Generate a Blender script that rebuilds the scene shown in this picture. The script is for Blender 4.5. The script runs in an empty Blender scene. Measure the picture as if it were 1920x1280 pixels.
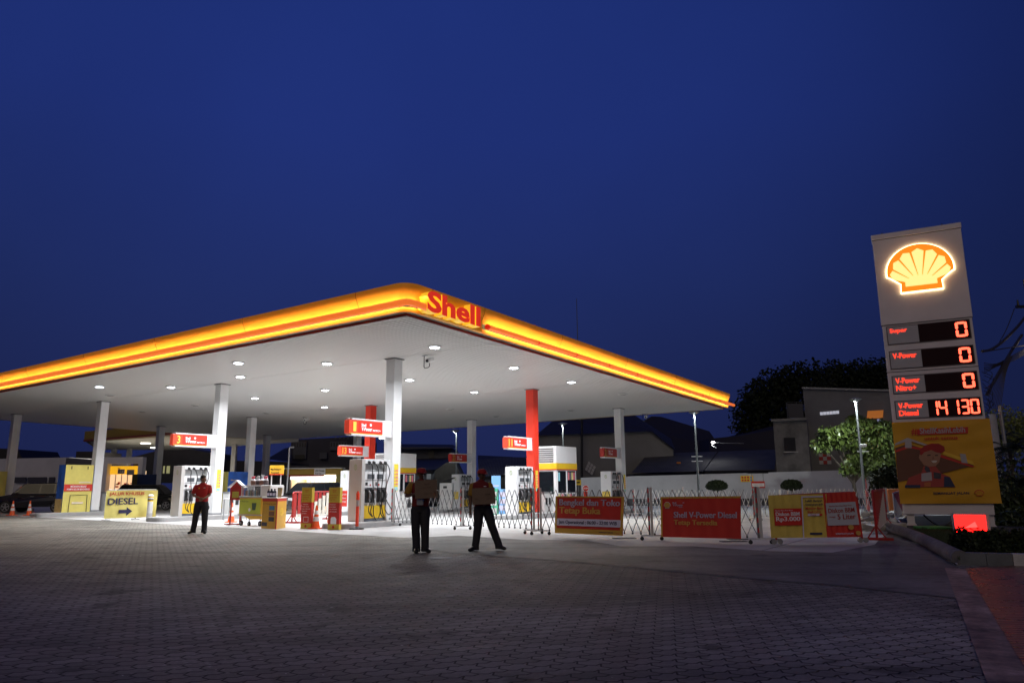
import bpy, bmesh, math, random
from mathutils import Vector, Matrix
random.seed(7)
sc = bpy.context.scene
COL = sc.collection
R = math.radians

# ---------------------------------------------------------------- camera
PITCH, ROLL, FPX, HC = 0.194608, -0.008367, 1359.718, 1.37
cd = bpy.data.cameras.new('camera')
cam = bpy.data.objects.new('camera', cd)
COL.objects.link(cam)
cd.sensor_width = 36.0
cd.lens = FPX / 1920 * 36.0
cd.clip_end = 2000
_F = Vector((0, math.cos(PITCH), math.sin(PITCH)))
_U = Vector((0, -math.sin(PITCH), math.cos(PITCH)))
_R = Vector((1, 0, 0))
_R2 = _R * math.cos(ROLL) + _U * math.sin(ROLL)
_U2 = -_R * math.sin(ROLL) + _U * math.cos(ROLL)
rot = Matrix((( _R2.x, _U2.x, -_F.x), (_R2.y, _U2.y, -_F.y), (_R2.z, _U2.z, -_F.z)))
cam.matrix_world = Matrix.Translation((0, 0, HC)) @ rot.to_4x4()
sc.camera = cam

# ---------------------------------------------------------------- world, warm fill, exposure
def lin(c):
    c = c / 255.0
    return c / 12.92 if c <= 0.04045 else ((c + 0.055) / 1.055) ** 2.4
def S(r, g, b): return (lin(r), lin(g), lin(b))
w = bpy.data.worlds.new("World"); sc.world = w; w.use_nodes = True
nt = w.node_tree; N = nt.nodes; L = nt.links
bg = N['Background']
tc = N.new('ShaderNodeTexCoord'); sep = N.new('ShaderNodeSeparateXYZ'); rp = N.new('ShaderNodeValToRGB')
L.new(tc.outputs['Generated'], sep.inputs[0]); L.new(sep.outputs['Z'], rp.inputs[0])
els = rp.color_ramp.elements
els[0].position = 0.0; els[0].color = (*S(34, 42, 88), 1)
els[1].position = 0.75; els[1].color = (*S(26, 45, 112), 1)
for p_, c_ in ((0.1, S(34, 44, 92)), (0.25, S(31, 45, 100)), (0.45, S(29, 46, 112))):
    e = els.new(p_); e.color = (*c_, 1)
sky = N.new('ShaderNodeTexSky'); sky.sky_type = 'NISHITA'; sky.sun_disc = False
sky.sun_elevation = R(-4); sky.sun_rotation = R(200)
mx = N.new('ShaderNodeMixRGB'); mx.inputs[0].default_value = 0.03
L.new(rp.outputs[0], mx.inputs[1]); L.new(sky.outputs[0], mx.inputs[2])
# the last light of dusk: the sky is a little brighter towards one side, high up
nrm = N.new('ShaderNodeVectorMath'); nrm.operation = 'DOT_PRODUCT'; gv = Vector((-0.17, 0.80, 0.60)).normalized(); nrm.inputs[1].default_value = gv
L.new(tc.outputs['Generated'], nrm.inputs[0])
mr = N.new('ShaderNodeMapRange'); mr.interpolation_type = 'SMOOTHSTEP'; mr.inputs[1].default_value = 0.62; mr.inputs[2].default_value = 1.0; mr.inputs[3].default_value = 0.52; mr.inputs[4].default_value = 1.08
L.new(nrm.outputs['Value'], mr.inputs[0])
cn = N.new('ShaderNodeTexNoise'); cn.inputs['Scale'].default_value = 2.2; cn.inputs['Detail'].default_value = 4; L.new(tc.outputs['Generated'], cn.inputs['Vector'])
cr_ = N.new('ShaderNodeMapRange'); cr_.inputs[1].default_value = 0.3; cr_.inputs[2].default_value = 0.7; cr_.inputs[3].default_value = 0.93; cr_.inputs[4].default_value = 1.07; L.new(cn.outputs['Fac'], cr_.inputs[0])
mm_ = N.new('ShaderNodeMath'); mm_.operation = 'MULTIPLY'; L.new(mr.outputs[0], mm_.inputs[0]); L.new(cr_.outputs[0], mm_.inputs[1])
L.new(mx.outputs[0], bg.inputs[0]); L.new(mm_.outputs[0], bg.inputs[1])
sl = bpy.data.lights.new('street_fill', 'SUN'); sl.energy = 0.34; sl.angle = R(40); sl.color = (1.0, 0.80, 0.48)  # broad warm fill added for the unseen street light behind the camera
so = bpy.data.objects.new('street_fill', sl); COL.objects.link(so)
so.rotation_euler = (R(60), 0, R(-8))
sc.view_settings.view_transform = 'Standard'; sc.view_settings.look = 'None'
sc.view_settings.exposure = 0.0; sc.view_settings.gamma = 1.0
try:
    sc.cycles.use_denoising = True
    sc.cycles.max_bounces = 8; sc.cycles.diffuse_bounces = 4; sc.cycles.sample_clamp_indirect = 6
    sc.cycles.caustics_reflective = False; sc.cycles.caustics_refractive = False
except Exception: pass

# ---------------------------------------------------------------- frames of reference
TH = 0.60635
uD = Vector((-math.cos(TH), math.sin(TH), 0)); vD = Vector((math.sin(TH), math.cos(TH), 0))
ORG = Vector((-4.3260, 26.3364, 0))
CAMP = Vector((0, 0, HC))
def gz(v): return -0.014 * min(max(v, 0.0), 25.0)
def W(a, b, z=0.0): p = ORG + uD * a + vD * b; return Vector((p.x, p.y, z))
def ray(x, y): return _F + _R2 * ((x - 960) / FPX) + _U2 * ((640 - y) / FPX)
def G(x, y, z=0.0):
    d = ray(x, y); return CAMP + d * ((z - HC) / d.z)
def at(x, y, Y):
    d = ray(x, y); return CAMP + d * (Y / d.y)
def uv(P): q = P - ORG; return (q.dot(uD), q.dot(vD))
def GS(x, y):
    P = G(x, y)
    for _ in range(12): P = G(x, y, gz(uv(P)[1]))
    return P
def pr(P):
    q = P - CAMP; d = q.dot(_F)
    return 960 + FPX * q.dot(_R2) / d, 640 - FPX * q.dot(_U2) / d
def _bis(f, lo, hi):
    fl = f(lo)
    for _ in range(60):
        m = (lo + hi) / 2
        if f(m) * fl > 0: lo = m
        else: hi = m
    return m
def vpx(px, a, z=1.0): return _bis(lambda b: pr(W(a, b, z))[0] - px, -10, 45)
def upx(px, b, z=1.0): return _bis(lambda a: pr(W(a, b, z))[0] - px, -12, 60)
def zpx(py, P): return _bis(lambda z: pr(Vector((P.x, P.y, z)))[1] - py, -3, 30)
def onplane(px, py, o, ang):
    """local (x, z) of a photo point on the vertical plane through o with local x axis at angle ang"""
    dx = Vector((math.cos(ang), math.sin(ang), 0)); n = Vector((math.sin(ang), -math.cos(ang), 0))
    d = ray(px, py); t = (o - CAMP).dot(n) / d.dot(n)
    P = CAMP + d * t
    return (P - o).dot(dx), P.z - o.z
ANG_U = -TH                 # local x = towards the right along the front left edge (-u), local -y = -v
ANG_V = math.pi / 2 - TH    # local x = along v, local -y = -u

# ---------------------------------------------------------------- materials
MATS = {}
def mat(name, rgb, rough=0.5, metal=0.0, em=None, es=0.0, var=0.0, vs=3.0, bump=0.0, bs=20.0, coat=0.0, spec=0.5, alpha=1.0):
    if name in MATS: return MATS[name]
    m = bpy.data.materials.new(name); m.use_nodes = True
    n = m.node_tree.nodes; l = m.node_tree.links; b = n['Principled BSDF']
    b.inputs['Base Color'].default_value = (*rgb, 1)
    b.inputs['Roughness'].default_value = rough; b.inputs['Metallic'].default_value = metal
    b.inputs['Specular IOR Level'].default_value = spec
    if coat: b.inputs['Coat Weight'].default_value = coat
    if em: b.inputs['Emission Color'].default_value = (*em, 1); b.inputs['Emission Strength'].default_value = es
    if var or bump:
        t = n.new('ShaderNodeTexCoord')
    if var:
        nz = n.new('ShaderNodeTexNoise'); nz.inputs['Scale'].default_value = vs; nz.inputs['Detail'].default_value = 6
        nz.inputs['Roughness'].default_value = 0.65
        l.new(t.outputs['Object'], nz.inputs['Vector'])
        cr = n.new('ShaderNodeMapRange'); cr.inputs[1].default_value = 0.3; cr.inputs[2].default_value = 0.7
        cr.inputs[3].default_value = 1 - var; cr.inputs[4].default_value = 1 + var
        l.new(nz.outputs['Fac'], cr.inputs[0])
        mm = n.new('ShaderNodeVectorMath'); mm.operation = 'SCALE'; mm.inputs[0].default_value = rgb
        l.new(cr.outputs[0], mm.inputs['Scale']); l.new(mm.outputs[0], b.inputs['Base Color'])
        rr = n.new('ShaderNodeMapRange'); rr.inputs[3].default_value = max(0.02, rough - 0.12); rr.inputs[4].default_value = min(1, rough + 0.12)
        l.new(nz.outputs['Fac'], rr.inputs[0]); l.new(rr.outputs[0], b.inputs['Roughness'])
    if bump:
        nb = n.new('ShaderNodeTexNoise'); nb.inputs['Scale'].default_value = bs; nb.inputs['Detail'].default_value = 4
        l.new(t.outputs['Object'], nb.inputs['Vector'])
        bp = n.new('ShaderNodeBump'); bp.inputs['Strength'].default_value = bump; bp.inputs['Distance'].default_value = 0.02
        l.new(nb.outputs['Fac'], bp.inputs['Height']); l.new(bp.outputs[0], b.inputs['Normal'])
    if alpha < 1: b.inputs['Alpha'].default_value = alpha
    MATS[name] = m
    return m
WHITE = mat('white_paint', (0.78, 0.78, 0.78), 0.4, var=0.05, vs=1.5)
WSTEEL = mat('white_steel', (0.62, 0.62, 0.63), 0.45, var=0.1, vs=6)
GREYM = mat('grey_metal', (0.32, 0.33, 0.34), 0.4, 0.6, var=0.12, vs=8)
PALEG = mat('pale_grey_panel', (0.55, 0.55, 0.54), 0.45, var=0.06, vs=2)
BLACK = mat('black_plastic', (0.015, 0.015, 0.016), 0.4)
RUBB = mat('black_rubber', (0.02, 0.02, 0.02), 0.7)
DARKG = mat('dark_glass', (0.01, 0.012, 0.015), 0.08)
RED = mat('red_paint', (0.62, 0.035, 0.02), 0.4, var=0.06)
DRED = mat('dark_red_paint', (0.35, 0.015, 0.012), 0.45, var=0.12, vs=8)
YEL = mat('yellow_paint', (0.85, 0.55, 0.02), 0.45, var=0.05)
PYEL = mat('pale_yellow_cloth', (0.72, 0.62, 0.16), 0.75, var=0.08, vs=2, bump=0.3, bs=5)
NAVY = mat('navy_ink', (0.02, 0.02, 0.08), 0.6)
BLKINK = mat('black_ink', (0.012, 0.012, 0.015), 0.6)
REDINK = mat('red_ink', (0.55, 0.03, 0.02), 0.6)
WINK = mat('white_ink', (0.8, 0.8, 0.82), 0.6)
YINK = mat('yellow_ink', (0.8, 0.5, 0.04), 0.6)
ORG_ = mat('orange_plastic', (0.8, 0.13, 0.02), 0.45, var=0.08, vs=5)
CHR = mat('steel_bright', (0.6, 0.6, 0.62), 0.3, 0.9)
CONC = mat('concrete_plain', (0.42, 0.41, 0.39), 0.8, var=0.15, vs=2.5, bump=0.3, bs=30)

# ---------------------------------------------------------------- mesh builder
class MB:
    def __init__(s): s.V = []; s.F = []; s.M = []
    def add(s, vs, fs, m=0):
        o = len(s.V); s.V += [tuple(v) for v in vs]
        for f in fs: s.F.append([i + o for i in f]); s.M.append(m)
        return s
    def box(s, x0, y0, z0, x1, y1, z1, m=0):
        v = [(x0,y0,z0),(x1,y0,z0),(x1,y1,z0),(x0,y1,z0),(x0,y0,z1),(x1,y0,z1),(x1,y1,z1),(x0,y1,z1)]
        return s.add(v, [(0,3,2,1),(4,5,6,7),(0,1,5,4),(1,2,6,5),(2,3,7,6),(3,0,4,7)], m)
    def rbox(s, x0, y0, z0, x1, y1, z1, r=0.03, m=0):
        """box with chamfered edges"""
        X = [(x0, x1)]; vs = []; bm = bmesh.new()
        bmesh.ops.create_cube(bm, size=1)
        for v in bm.verts:
            v.co = Vector(((x0+x1)/2 + v.co.x*(x1-x0), (y0+y1)/2 + v.co.y*(y1-y0), (z0+z1)/2 + v.co.z*(z1-z0)))
        bmesh.ops.bevel(bm, geom=bm.edges[:], offset=r, segments=2, affect='EDGES', profile=0.6)
        bm.verts.index_update()
        s.add([v.co[:] for v in bm.verts], [[v.index for v in f.verts] for f in bm.faces], m); bm.free()
        return s
    def bar(s, p0, p1, w, h, m=0, up=(0,0,1)):
        p0 = Vector(p0); p1 = Vector(p1); d = (p1 - p0).normalized(); u = Vector(up)
        if abs(d.dot(u)) > 0.98: u = Vector((0,1,0))
        a = d.cross(u).normalized(); b = a.cross(d).normalized()
        vs = []
        for p in (p0, p1):
            for i, j in ((-1,-1),(1,-1),(1,1),(-1,1)): vs.append(p + a*(w/2*i) + b*(h/2*j))
        return s.add(vs, [(3,2,1,0),(4,5,6,7),(0,1,5,4),(1,2,6,5),(2,3,7,6),(3,0,4,7)], m)
    def cyl(s, p0, p1, r0, r1=None, n=14, m=0, caps=True):
        r1 = r0 if r1 is None else r1
        p0 = Vector(p0); p1 = Vector(p1); d = (p1 - p0).normalized()
        u = Vector((0,0,1)) if abs(d.z) < 0.95 else Vector((1,0,0))
        a = d.cross(u).normalized(); b = d.cross(a).normalized(); vs = []
        for p, r in ((p0, r0), (p1, r1)):
            for k in range(n):
                t = 2*math.pi*k/n; vs.append(p + a*(r*math.cos(t)) + b*(r*math.sin(t)))
        fs = [(k, (k+1)%n, n+(k+1)%n, n+k) for k in range(n)]
        if caps: fs += [tuple(range(n-1,-1,-1)), tuple(range(n, 2*n))]
        return s.add(vs, fs, m)
    def tube(s, pts, r, n=8, m=0):
        pts = [Vector(p) for p in pts]; vs = []; prev = None
        for i, p in enumerate(pts):
            d = (pts[min(i+1, len(pts)-1)] - pts[max(i-1, 0)]).normalized()
            if prev is None:
                u = Vector((0,0,1)) if abs(d.z) < 0.9 else Vector((1,0,0)); a = d.cross(u).normalized()
            else: a = (prev - d*prev.dot(d)).normalized()
            prev = a; b = d.cross(a)
            rr = r[i] if isinstance(r, (list, tuple)) else r
            for k in range(n):
                t = 2*math.pi*k/n; vs.append(p + a*(rr*math.cos(t)) + b*(rr*math.sin(t)))
        fs = []
        for i in range(len(pts)-1):
            for k in range(n): fs.append((i*n+k, i*n+(k+1)%n, (i+1)*n+(k+1)%n, (i+1)*n+k))
        fs += [tuple(range(n-1,-1,-1)), tuple(range((len(pts)-1)*n, len(pts)*n))]
        return s.add(vs, fs, m)
    def prism(s, pts, y0, y1, m=0):
        """polygon in x,z extruded from y0 (front) to y1"""
        n = len(pts)
        A = sum(pts[i][0]*pts[(i+1)%n][1] - pts[(i+1)%n][0]*pts[i][1] for i in range(n))
        if A < 0: pts = pts[::-1]
        vs = [(x, y0, z) for x, z in pts] + [(x, y1, z) for x, z in pts]
        fs = [tuple(range(n)), tuple(range(2*n-1, n-1, -1))] + [(i, n+i, n+(i+1)%n, (i+1)%n) for i in range(n)]
        return s.add(vs, fs, m)
    def slab(s, pts, z0, z1, m=0):
        n = len(pts)
        A = sum(pts[i][0]*pts[(i+1)%n][1] - pts[(i+1)%n][0]*pts[i][1] for i in range(n))
        if A < 0: pts = pts[::-1]
        vs = [(x, y, z0) for x, y in pts] + [(x, y, z1) for x, y in pts]
        fs = [tuple(range(n-1,-1,-1)), tuple(range(n, 2*n))] + [(i, (i+1)%n, n+(i+1)%n, n+i) for i in range(n)]
        return s.add(vs, fs, m)
    def ball(s, c, rx, ry=None, rz=None, nu=12, nv=8, m=0):
        ry = rx if ry is None else ry; rz = rx if rz is None else rz
        vs = [(c[0], c[1], c[2]-rz)]
        for j in range(1, nv):
            f = -math.pi/2 + math.pi*j/nv
            for i in range(nu):
                t = 2*math.pi*i/nu; vs.append((c[0]+rx*math.cos(f)*math.cos(t), c[1]+ry*math.cos(f)*math.sin(t), c[2]+rz*math.sin(f)))
        vs.append((c[0], c[1], c[2]+rz)); fs = []
        for i in range(nu): fs.append((0, 1+(i+1)%nu, 1+i))
        for j in range(nv-2):
            for i in range(nu): fs.append((1+j*nu+i, 1+j*nu+(i+1)%nu, 1+(j+1)*nu+(i+1)%nu, 1+(j+1)*nu+i))
        t = len(vs)-1
        for i in range(nu): fs.append((t, 1+(nv-2)*nu+i, 1+(nv-2)*nu+(i+1)%nu))
        return s.add(vs, fs, m)
    def lathe(s, prof, c=(0,0,0), n=16, m=0):
        vs = []
        for r, z in prof:
            for k in range(n):
                t = 2*math.pi*k/n; vs.append((c[0]+r*math.cos(t), c[1]+r*math.sin(t), c[2]+z))
        fs = []
        for i in range(len(prof)-1):
            for k in range(n): fs.append((i*n+k, i*n+(k+1)%n, (i+1)*n+(k+1)%n, (i+1)*n+k))
        fs += [tuple(range(n-1,-1,-1)), tuple(range((len(prof)-1)*n, len(prof)*n))]
        return s.add(vs, fs, m)
    def xf(s, fn): s.V = [tuple(fn(v)) for v in s.V]; return s
    def build(s, name, mats, parent=None, loc=None, rz=0.0, smooth=False, bevel=0.0):
        me = bpy.data.meshes.new(name); me.from_pydata([tuple(v) for v in s.V], [], s.F)
        if not isinstance(mats, (list, tuple)): mats = [mats]
        for m_ in mats: me.materials.append(m_)
        for i, p in enumerate(me.polygons): p.material_index = s.M[i]; p.use_smooth = smooth
        me.update()
        o = bpy.data.objects.new(name, me); COL.objects.link(o)
        if parent: o.parent = parent
        if loc is not None: o.location = loc
        o.rotation_euler = (0, 0, rz)
        if bevel:
            b = o.modifiers.new('b', 'BEVEL'); b.width = bevel; b.segments = 2; b.limit_method = 'ANGLE'
        if smooth:
            try:
                me.set_sharp_from_angle(angle=R(40))
            except Exception: pass
        return o
def tag(o, label=None, cat=None, group=None, kind=None):
    if label: o['label'] = label
    if cat: o['category'] = cat
    if group: o['group'] = group
    if kind: o['kind'] = kind
    return o
def thing(name, label, cat, loc=(0,0,0), rz=0.0, group=None):
    o = bpy.data.objects.new(name, None); COL.objects.link(o); o.empty_display_size = 0.2
    o.location = loc; o.rotation_euler = (0, 0, rz)
    return tag(o, label, cat, group)
def kids(o): return [c for c in bpy.data.objects if c.parent == o]
def copy_tree(o, parent=None):
    c = o.copy(); COL.objects.link(c)
    if parent: c.parent = parent
    for ch in kids(o): copy_tree(ch, c)
    return c

# ---------------------------------------------------------------- lettering (built-in font, turned into mesh)
def text_mesh(s, bold=0.0):
    cu = bpy.data.curves.new('lettering', 'FONT'); cu.body = s; cu.align_x = 'LEFT'; cu.size = 1.0
    cu.offset = bold; cu.resolution_u = 3
    o = bpy.data.objects.new('tmp', cu); COL.objects.link(o)
    dg = bpy.context.evaluated_depsgraph_get()
    me = bpy.data.meshes.new_from_object(o.evaluated_get(dg))
    vs = [v.co.copy() for v in me.vertices]; fs = [list(p.vertices) for p in me.polygons]
    bpy.data.objects.remove(o); bpy.data.meshes.remove(me); bpy.data.curves.remove(cu)
    x0 = min(v.x for v in vs); x1 = max(v.x for v in vs); y0 = min(v.y for v in vs); y1 = max(v.y for v in vs)
    return [((v.x-x0)/(x1-x0), (v.y-y0)/(y1-y0)) for v in vs], fs
def put_text(mb, s, x0, z0, x1, z1, y, m=0, bold=0.02, shear=0.0, dz=0.0, depth=0.0):
    """letters filling the box x0..x1, z0..z1 on the plane y (facing -y)"""
    if not depth and bold > 0.012:
        sh_ = bold*0.9*abs(z1-z0)
        for i, q in enumerate((-0.5, 0.5, 0.0)): put_text(mb, s, x0+sh_*0.5+q*sh_, z0, x1-sh_*0.5+q*sh_, z1, y-0.0008*i, m, 0.012, shear, dz)
        return mb
    vs, fs = text_mesh(s, bold)
    P = [(x0 + (x1-x0)*a + shear*(z1-z0)*b, y, z0 + (z1-z0)*b + dz*a) for a, b in vs]
    mb.add(P, fs, m)
    if depth:
        bm = bmesh.new(); vv = [bm.verts.new(p) for p in P]
        ff = []
        for f in fs:
            try: ff.append(bm.faces.new([vv[i] for i in f]))
            except Exception: pass
        be = [e for e in bm.edges if len(e.link_faces) == 1]
        q = []
        bm.verts.index_update()
        for e in be:
            a, b = e.verts
            q.append((a.index, b.index))
        n = len(P)
        V2 = P + [(p[0], p[1]+depth, p[2]) for p in P]
        mb.add(V2, [(a, b, b+n, a+n) for a, b in q], m)
        bm.free()
    return mb

def pecten(x, z, w):
    """scallop emblem outline and ribs, centred on x, base at z, width w; returns outline, ring, ribs"""
    def P(a, b): return (x + a*w, z + b*w)
    def shape(k, base, flare=1.0):
        pts = [(-0.31*k, base), (-0.30*k, 0.16), (-0.475*k, 0.30)]
        cx_, cy_, r_ = 0, 0.355, 0.5*k
        for i in range(0, 25):
            t = math.pi + 0.12 - (math.pi + 0.24)*i/24
            pts.append((cx_ + r_*math.cos(t), cy_ + 0.93*r_*math.sin(t)))
        pts += [(0.475*k, 0.30), (0.30*k, 0.16), (0.31*k, base)]
        return pts
    outer = shape(1.0, 0.0); ring = shape(0.965, 0.015)
    ribs = []
    c = (0, 0.10)
    n = 7
    a0, a1 = R(162), R(18)
    for i in range(n):
        t0 = a0 + (a1-a0)*(i/n) - R(1.6); t1 = a0 + (a1-a0)*((i+1)/n) + R(1.6)
        tm = (t0+t1)/2
        def rad(t): # distance from c to the inner outline
            return (0.375 + 0.235*math.sin(t)) if math.sin(t) > 0 else 0.375
        ri = 0.06
        pts = [(c[0]+ri*math.cos(t0), c[1]+ri*math.sin(t0)), (c[0]+rad(t0)*0.96*math.cos(t0), c[1]+rad(t0)*0.96*math.sin(t0)),
               (c[0]+rad(tm)*1.03*math.cos(tm), c[1]+rad(tm)*1.03*math.sin(tm)),
               (c[0]+rad(t1)*0.96*math.cos(t1), c[1]+rad(t1)*0.96*math.sin(t1)), (c[0]+ri*math.cos(t1), c[1]+ri*math.sin(t1))]
        ribs.append([P(*q) for q in pts])
    foot = [P(-0.23, 0.10), P(0.23, 0.10), P(0.23, 0.2), P(0.1, 0.27), P(-0.1, 0.27), P(-0.23, 0.2)]
    return [P(*q) for q in outer], [P(*q) for q in ring], ribs, foot
def put_emblem(mb, x, z, w, y, mo, mr, my, th=0.004):
    """flat scallop mark: outline, red body, yellow ribs"""
    o, r, ribs, foot = pecten(x, z, w)
    mb.prism(o, y, y + th, mo)
    mb.prism(r, y - th, y, mr)
    for q in ribs: mb.prism(q, y - 2*th, y - th, my)
    mb.prism(foot, y - 2.4*th, y - th, my)
    return mb
# ================================================================ GROUND
def ground_mat(name, rgb, rough, stain=0.25, sscale=0.25, fine=0.15, fscale=14, brick=None, joints=None, bump=0.4, spec=0.4, dark=None, wave=None, blotch=False, rotz=TH):
    m = bpy.data.materials.new(name); m.use_nodes = True
    n = m.node_tree.nodes; l = m.node_tree.links; b = n['Principled BSDF']
    b.inputs['Specular IOR Level'].default_value = spec
    t = n.new('ShaderNodeTexCoord'); mp = n.new('ShaderNodeMapping'); mp.inputs['Rotation'].default_value = (0, 0, rotz)
    l.new(t.outputs['Object'], mp.inputs[0])
    def noise(sc_, det=5, rg=0.6):
        q = n.new('ShaderNodeTexNoise'); q.inputs['Scale'].default_value = sc_; q.inputs['Detail'].default_value = det
        q.inputs['Roughness'].default_value = rg; l.new(mp.outputs[0], q.inputs['Vector']); return q
    def rng(src, a, b_, lo=0.3, hi=0.7):
        q = n.new('ShaderNodeMapRange'); q.inputs[1].default_value = lo; q.inputs[2].default_value = hi
        q.inputs[3].default_value = a; q.inputs[4].default_value = b_; l.new(src, q.inputs[0]); return q.outputs[0]
    def mul(a, c):
        q = n.new('ShaderNodeMath'); q.operation = 'MULTIPLY'
        l.new(a, q.inputs[0])
        if isinstance(c, float): q.inputs[1].default_value = c
        else: l.new(c, q.inputs[1])
        return q.outputs[0]
    n1 = noise(sscale, 6); n2 = noise(fscale, 4, 0.7); n3 = noise(sscale*5.3, 5, 0.7)
    f = mul(rng(n1.outputs['Fac'], 1-stain, 1+stain), rng(n2.outputs['Fac'], 1-fine, 1+fine))
    f = mul(f, rng(n3.outputs['Fac'], 1-stain*0.7, 1+stain*0.5))
    height = n2.outputs['Fac']
    if blotch:  # oil drips, tyre marks and darker worn patches
        nb = noise(0.16, 3, 0.5); f = mul(f, rng(nb.outputs['Fac'], 0.66, 1.18, 0.38, 0.62))
        nd = noise(1.7, 2, 0.5); f = mul(f, rng(nd.outputs['Fac'], 0.55, 1.0, 0.31, 0.39))
        ms = n.new('ShaderNodeMapping'); ms.inputs['Scale'].default_value = (0.10, 1.5, 1); ms.inputs['Rotation'].default_value = (0, 0, R(62)); l.new(t.outputs['Object'], ms.inputs[0])
        ns = n.new('ShaderNodeTexNoise'); ns.inputs['Scale'].default_value = 1.0; ns.inputs['Detail'].default_value = 3; l.new(ms.outputs[0], ns.inputs[0])
        f = mul(f, rng(ns.outputs['Fac'], 0.80, 1.05, 0.38, 0.5))
    if brick:
        bw, bh, mort, amp = brick
        sp = n.new('ShaderNodeSeparateXYZ'); l.new(mp.outputs[0], sp.inputs[0])
        def tri(src, period, a):
            q = n.new('ShaderNodeMath'); q.operation = 'PINGPONG'; q.inputs[1].default_value = period
            l.new(src, q.inputs[0]); r = n.new('ShaderNodeMath'); r.operation = 'MULTIPLY'; r.inputs[1].default_value = a / period
            l.new(q.outputs[0], r.inputs[0]); return r.outputs[0]
        ax = n.new('ShaderNodeMath'); l.new(sp.outputs['X'], ax.inputs[0]); l.new(tri(sp.outputs['Y'], bh/2, amp*1.3), ax.inputs[1])
        ay = n.new('ShaderNodeMath'); l.new(sp.outputs['Y'], ay.inputs[0]); l.new(tri(sp.outputs['X'], bw/4, amp*0.8), ay.inputs[1])
        cb = n.new('ShaderNodeCombineXYZ'); l.new(ax.outputs[0], cb.inputs[0]); l.new(ay.outputs[0], cb.inputs[1])
        bt = n.new('ShaderNodeTexBrick'); bt.inputs['Scale'].default_value = 1.0
        bt.inputs['Brick Width'].default_value = bw; bt.inputs['Row Height'].default_value = bh
        bt.inputs['Mortar Size'].default_value = mort; bt.inputs['Mortar Smooth'].default_value = 0.3
        bt.inputs['Color1'].default_value = (0.82, 0.82, 0.82, 1); bt.inputs['Color2'].default_value = (1.15, 1.15, 1.15, 1)
        bt.inputs['Mortar'].default_value = (0.16, 0.16, 0.16, 1)
        l.new(cb.outputs[0], bt.inputs['Vector'])
        rgbw = n.new('ShaderNodeSeparateColor'); l.new(bt.outputs['Color'], rgbw.inputs[0])
        f = mul(f, rgbw.outputs[0])
        inv = n.new('ShaderNodeMath'); inv.operation = 'MULTIPLY_ADD'; inv.inputs[1].default_value = -1.0
        l.new(bt.outputs['Fac'], inv.inputs[0])
        sm = mul(n2.outputs['Fac'], 0.25); l.new(sm, inv.inputs[2]); height = inv.outputs[0]
    if joints:
        bt = n.new('ShaderNodeTexBrick'); bt.inputs['Scale'].default_value = 1.0; bt.offset = 0.0
        bt.inputs['Brick Width'].default_value = joints[0]; bt.inputs['Row Height'].default_value = joints[1]
        bt.inputs['Mortar Size'].default_value = joints[2]; bt.inputs['Mortar Smooth'].default_value = 0.2
        bt.inputs['Color1'].default_value = (0.94, 0.94, 0.94, 1); bt.inputs['Color2'].default_value = (1.04, 1.04, 1.04, 1)
        bt.inputs['Mortar'].default_value = (0.4, 0.4, 0.4, 1)
        l.new(mp.outputs[0], bt.inputs['Vector'])
        rgbw = n.new('ShaderNodeSeparateColor'); l.new(bt.outputs['Color'], rgbw.inputs[0])
        f = mul(f, rgbw.outputs[0])
    if wave:
        wt = n.new('ShaderNodeTexWave'); wt.inputs['Scale'].default_value = wave; wt.bands_direction = 'X'
        m2 = n.new('ShaderNodeMapping'); m2.inputs['Rotation'].default_value = (0, 0, R(90-4)); l.new(t.outputs['Object'], m2.inputs[0])
        l.new(m2.outputs[0], wt.inputs['Vector'])
        f = mul(f, rng(wt.outputs['Fac'], 0.35, 1.1, 0.1, 0.6)); height = wt.outputs['Fac']
    sc_ = n.new('ShaderNodeVectorMath'); sc_.operation = 'SCALE'; sc_.inputs[0].default_value = rgb
    l.new(f, sc_.inputs['Scale']); l.new(sc_.outputs[0], b.inputs['Base Color'])
    l.new(rng(n3.outputs['Fac'], rough-0.1, min(1, rough+0.12)), b.inputs['Roughness'])
    bp = n.new('ShaderNodeBump'); bp.inputs['Strength'].default_value = bump; bp.inputs['Distance'].default_value = 0.01
    l.new(height, bp.inputs['Height']); l.new(bp.outputs[0], b.inputs['Normal'])
    return m
PAVE = ground_mat('paver_blocks', (0.27, 0.255, 0.23), 0.7, 0.2, 0.35, 0.2, 25, rotz=R(-26), brick=(0.24, 0.155, 0.010, 0.036), bump=1.0, spec=0.2, blotch=True)
APRON = ground_mat('pale_concrete', (0.46, 0.455, 0.45), 0.6, 0.14, 0.5, 0.08, 12, joints=(4.6, 4.6, 0.03), bump=0.15)
STRIP = ground_mat('worn_concrete', (0.17, 0.165, 0.158), 0.65, 0.35, 0.6, 0.2, 9, bump=0.5, spec=0.2, blotch=True)
SIDEW = ground_mat('ribbed_tile', (0.20, 0.085, 0.045), 0.3, 0.2, 0.8, 0.15, 9, wave=3.6, bump=0.6, spec=0.6)
STONE = ground_mat('kerb_stone', (0.30, 0.21, 0.17), 0.7, 0.6, 1.4, 0.35, 7, bump=0.8)
SOIL = ground_mat('bed_soil', (0.03, 0.028, 0.02), 0.9, 0.4, 1.2, 0.4, 9, bump=1.0)

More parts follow.
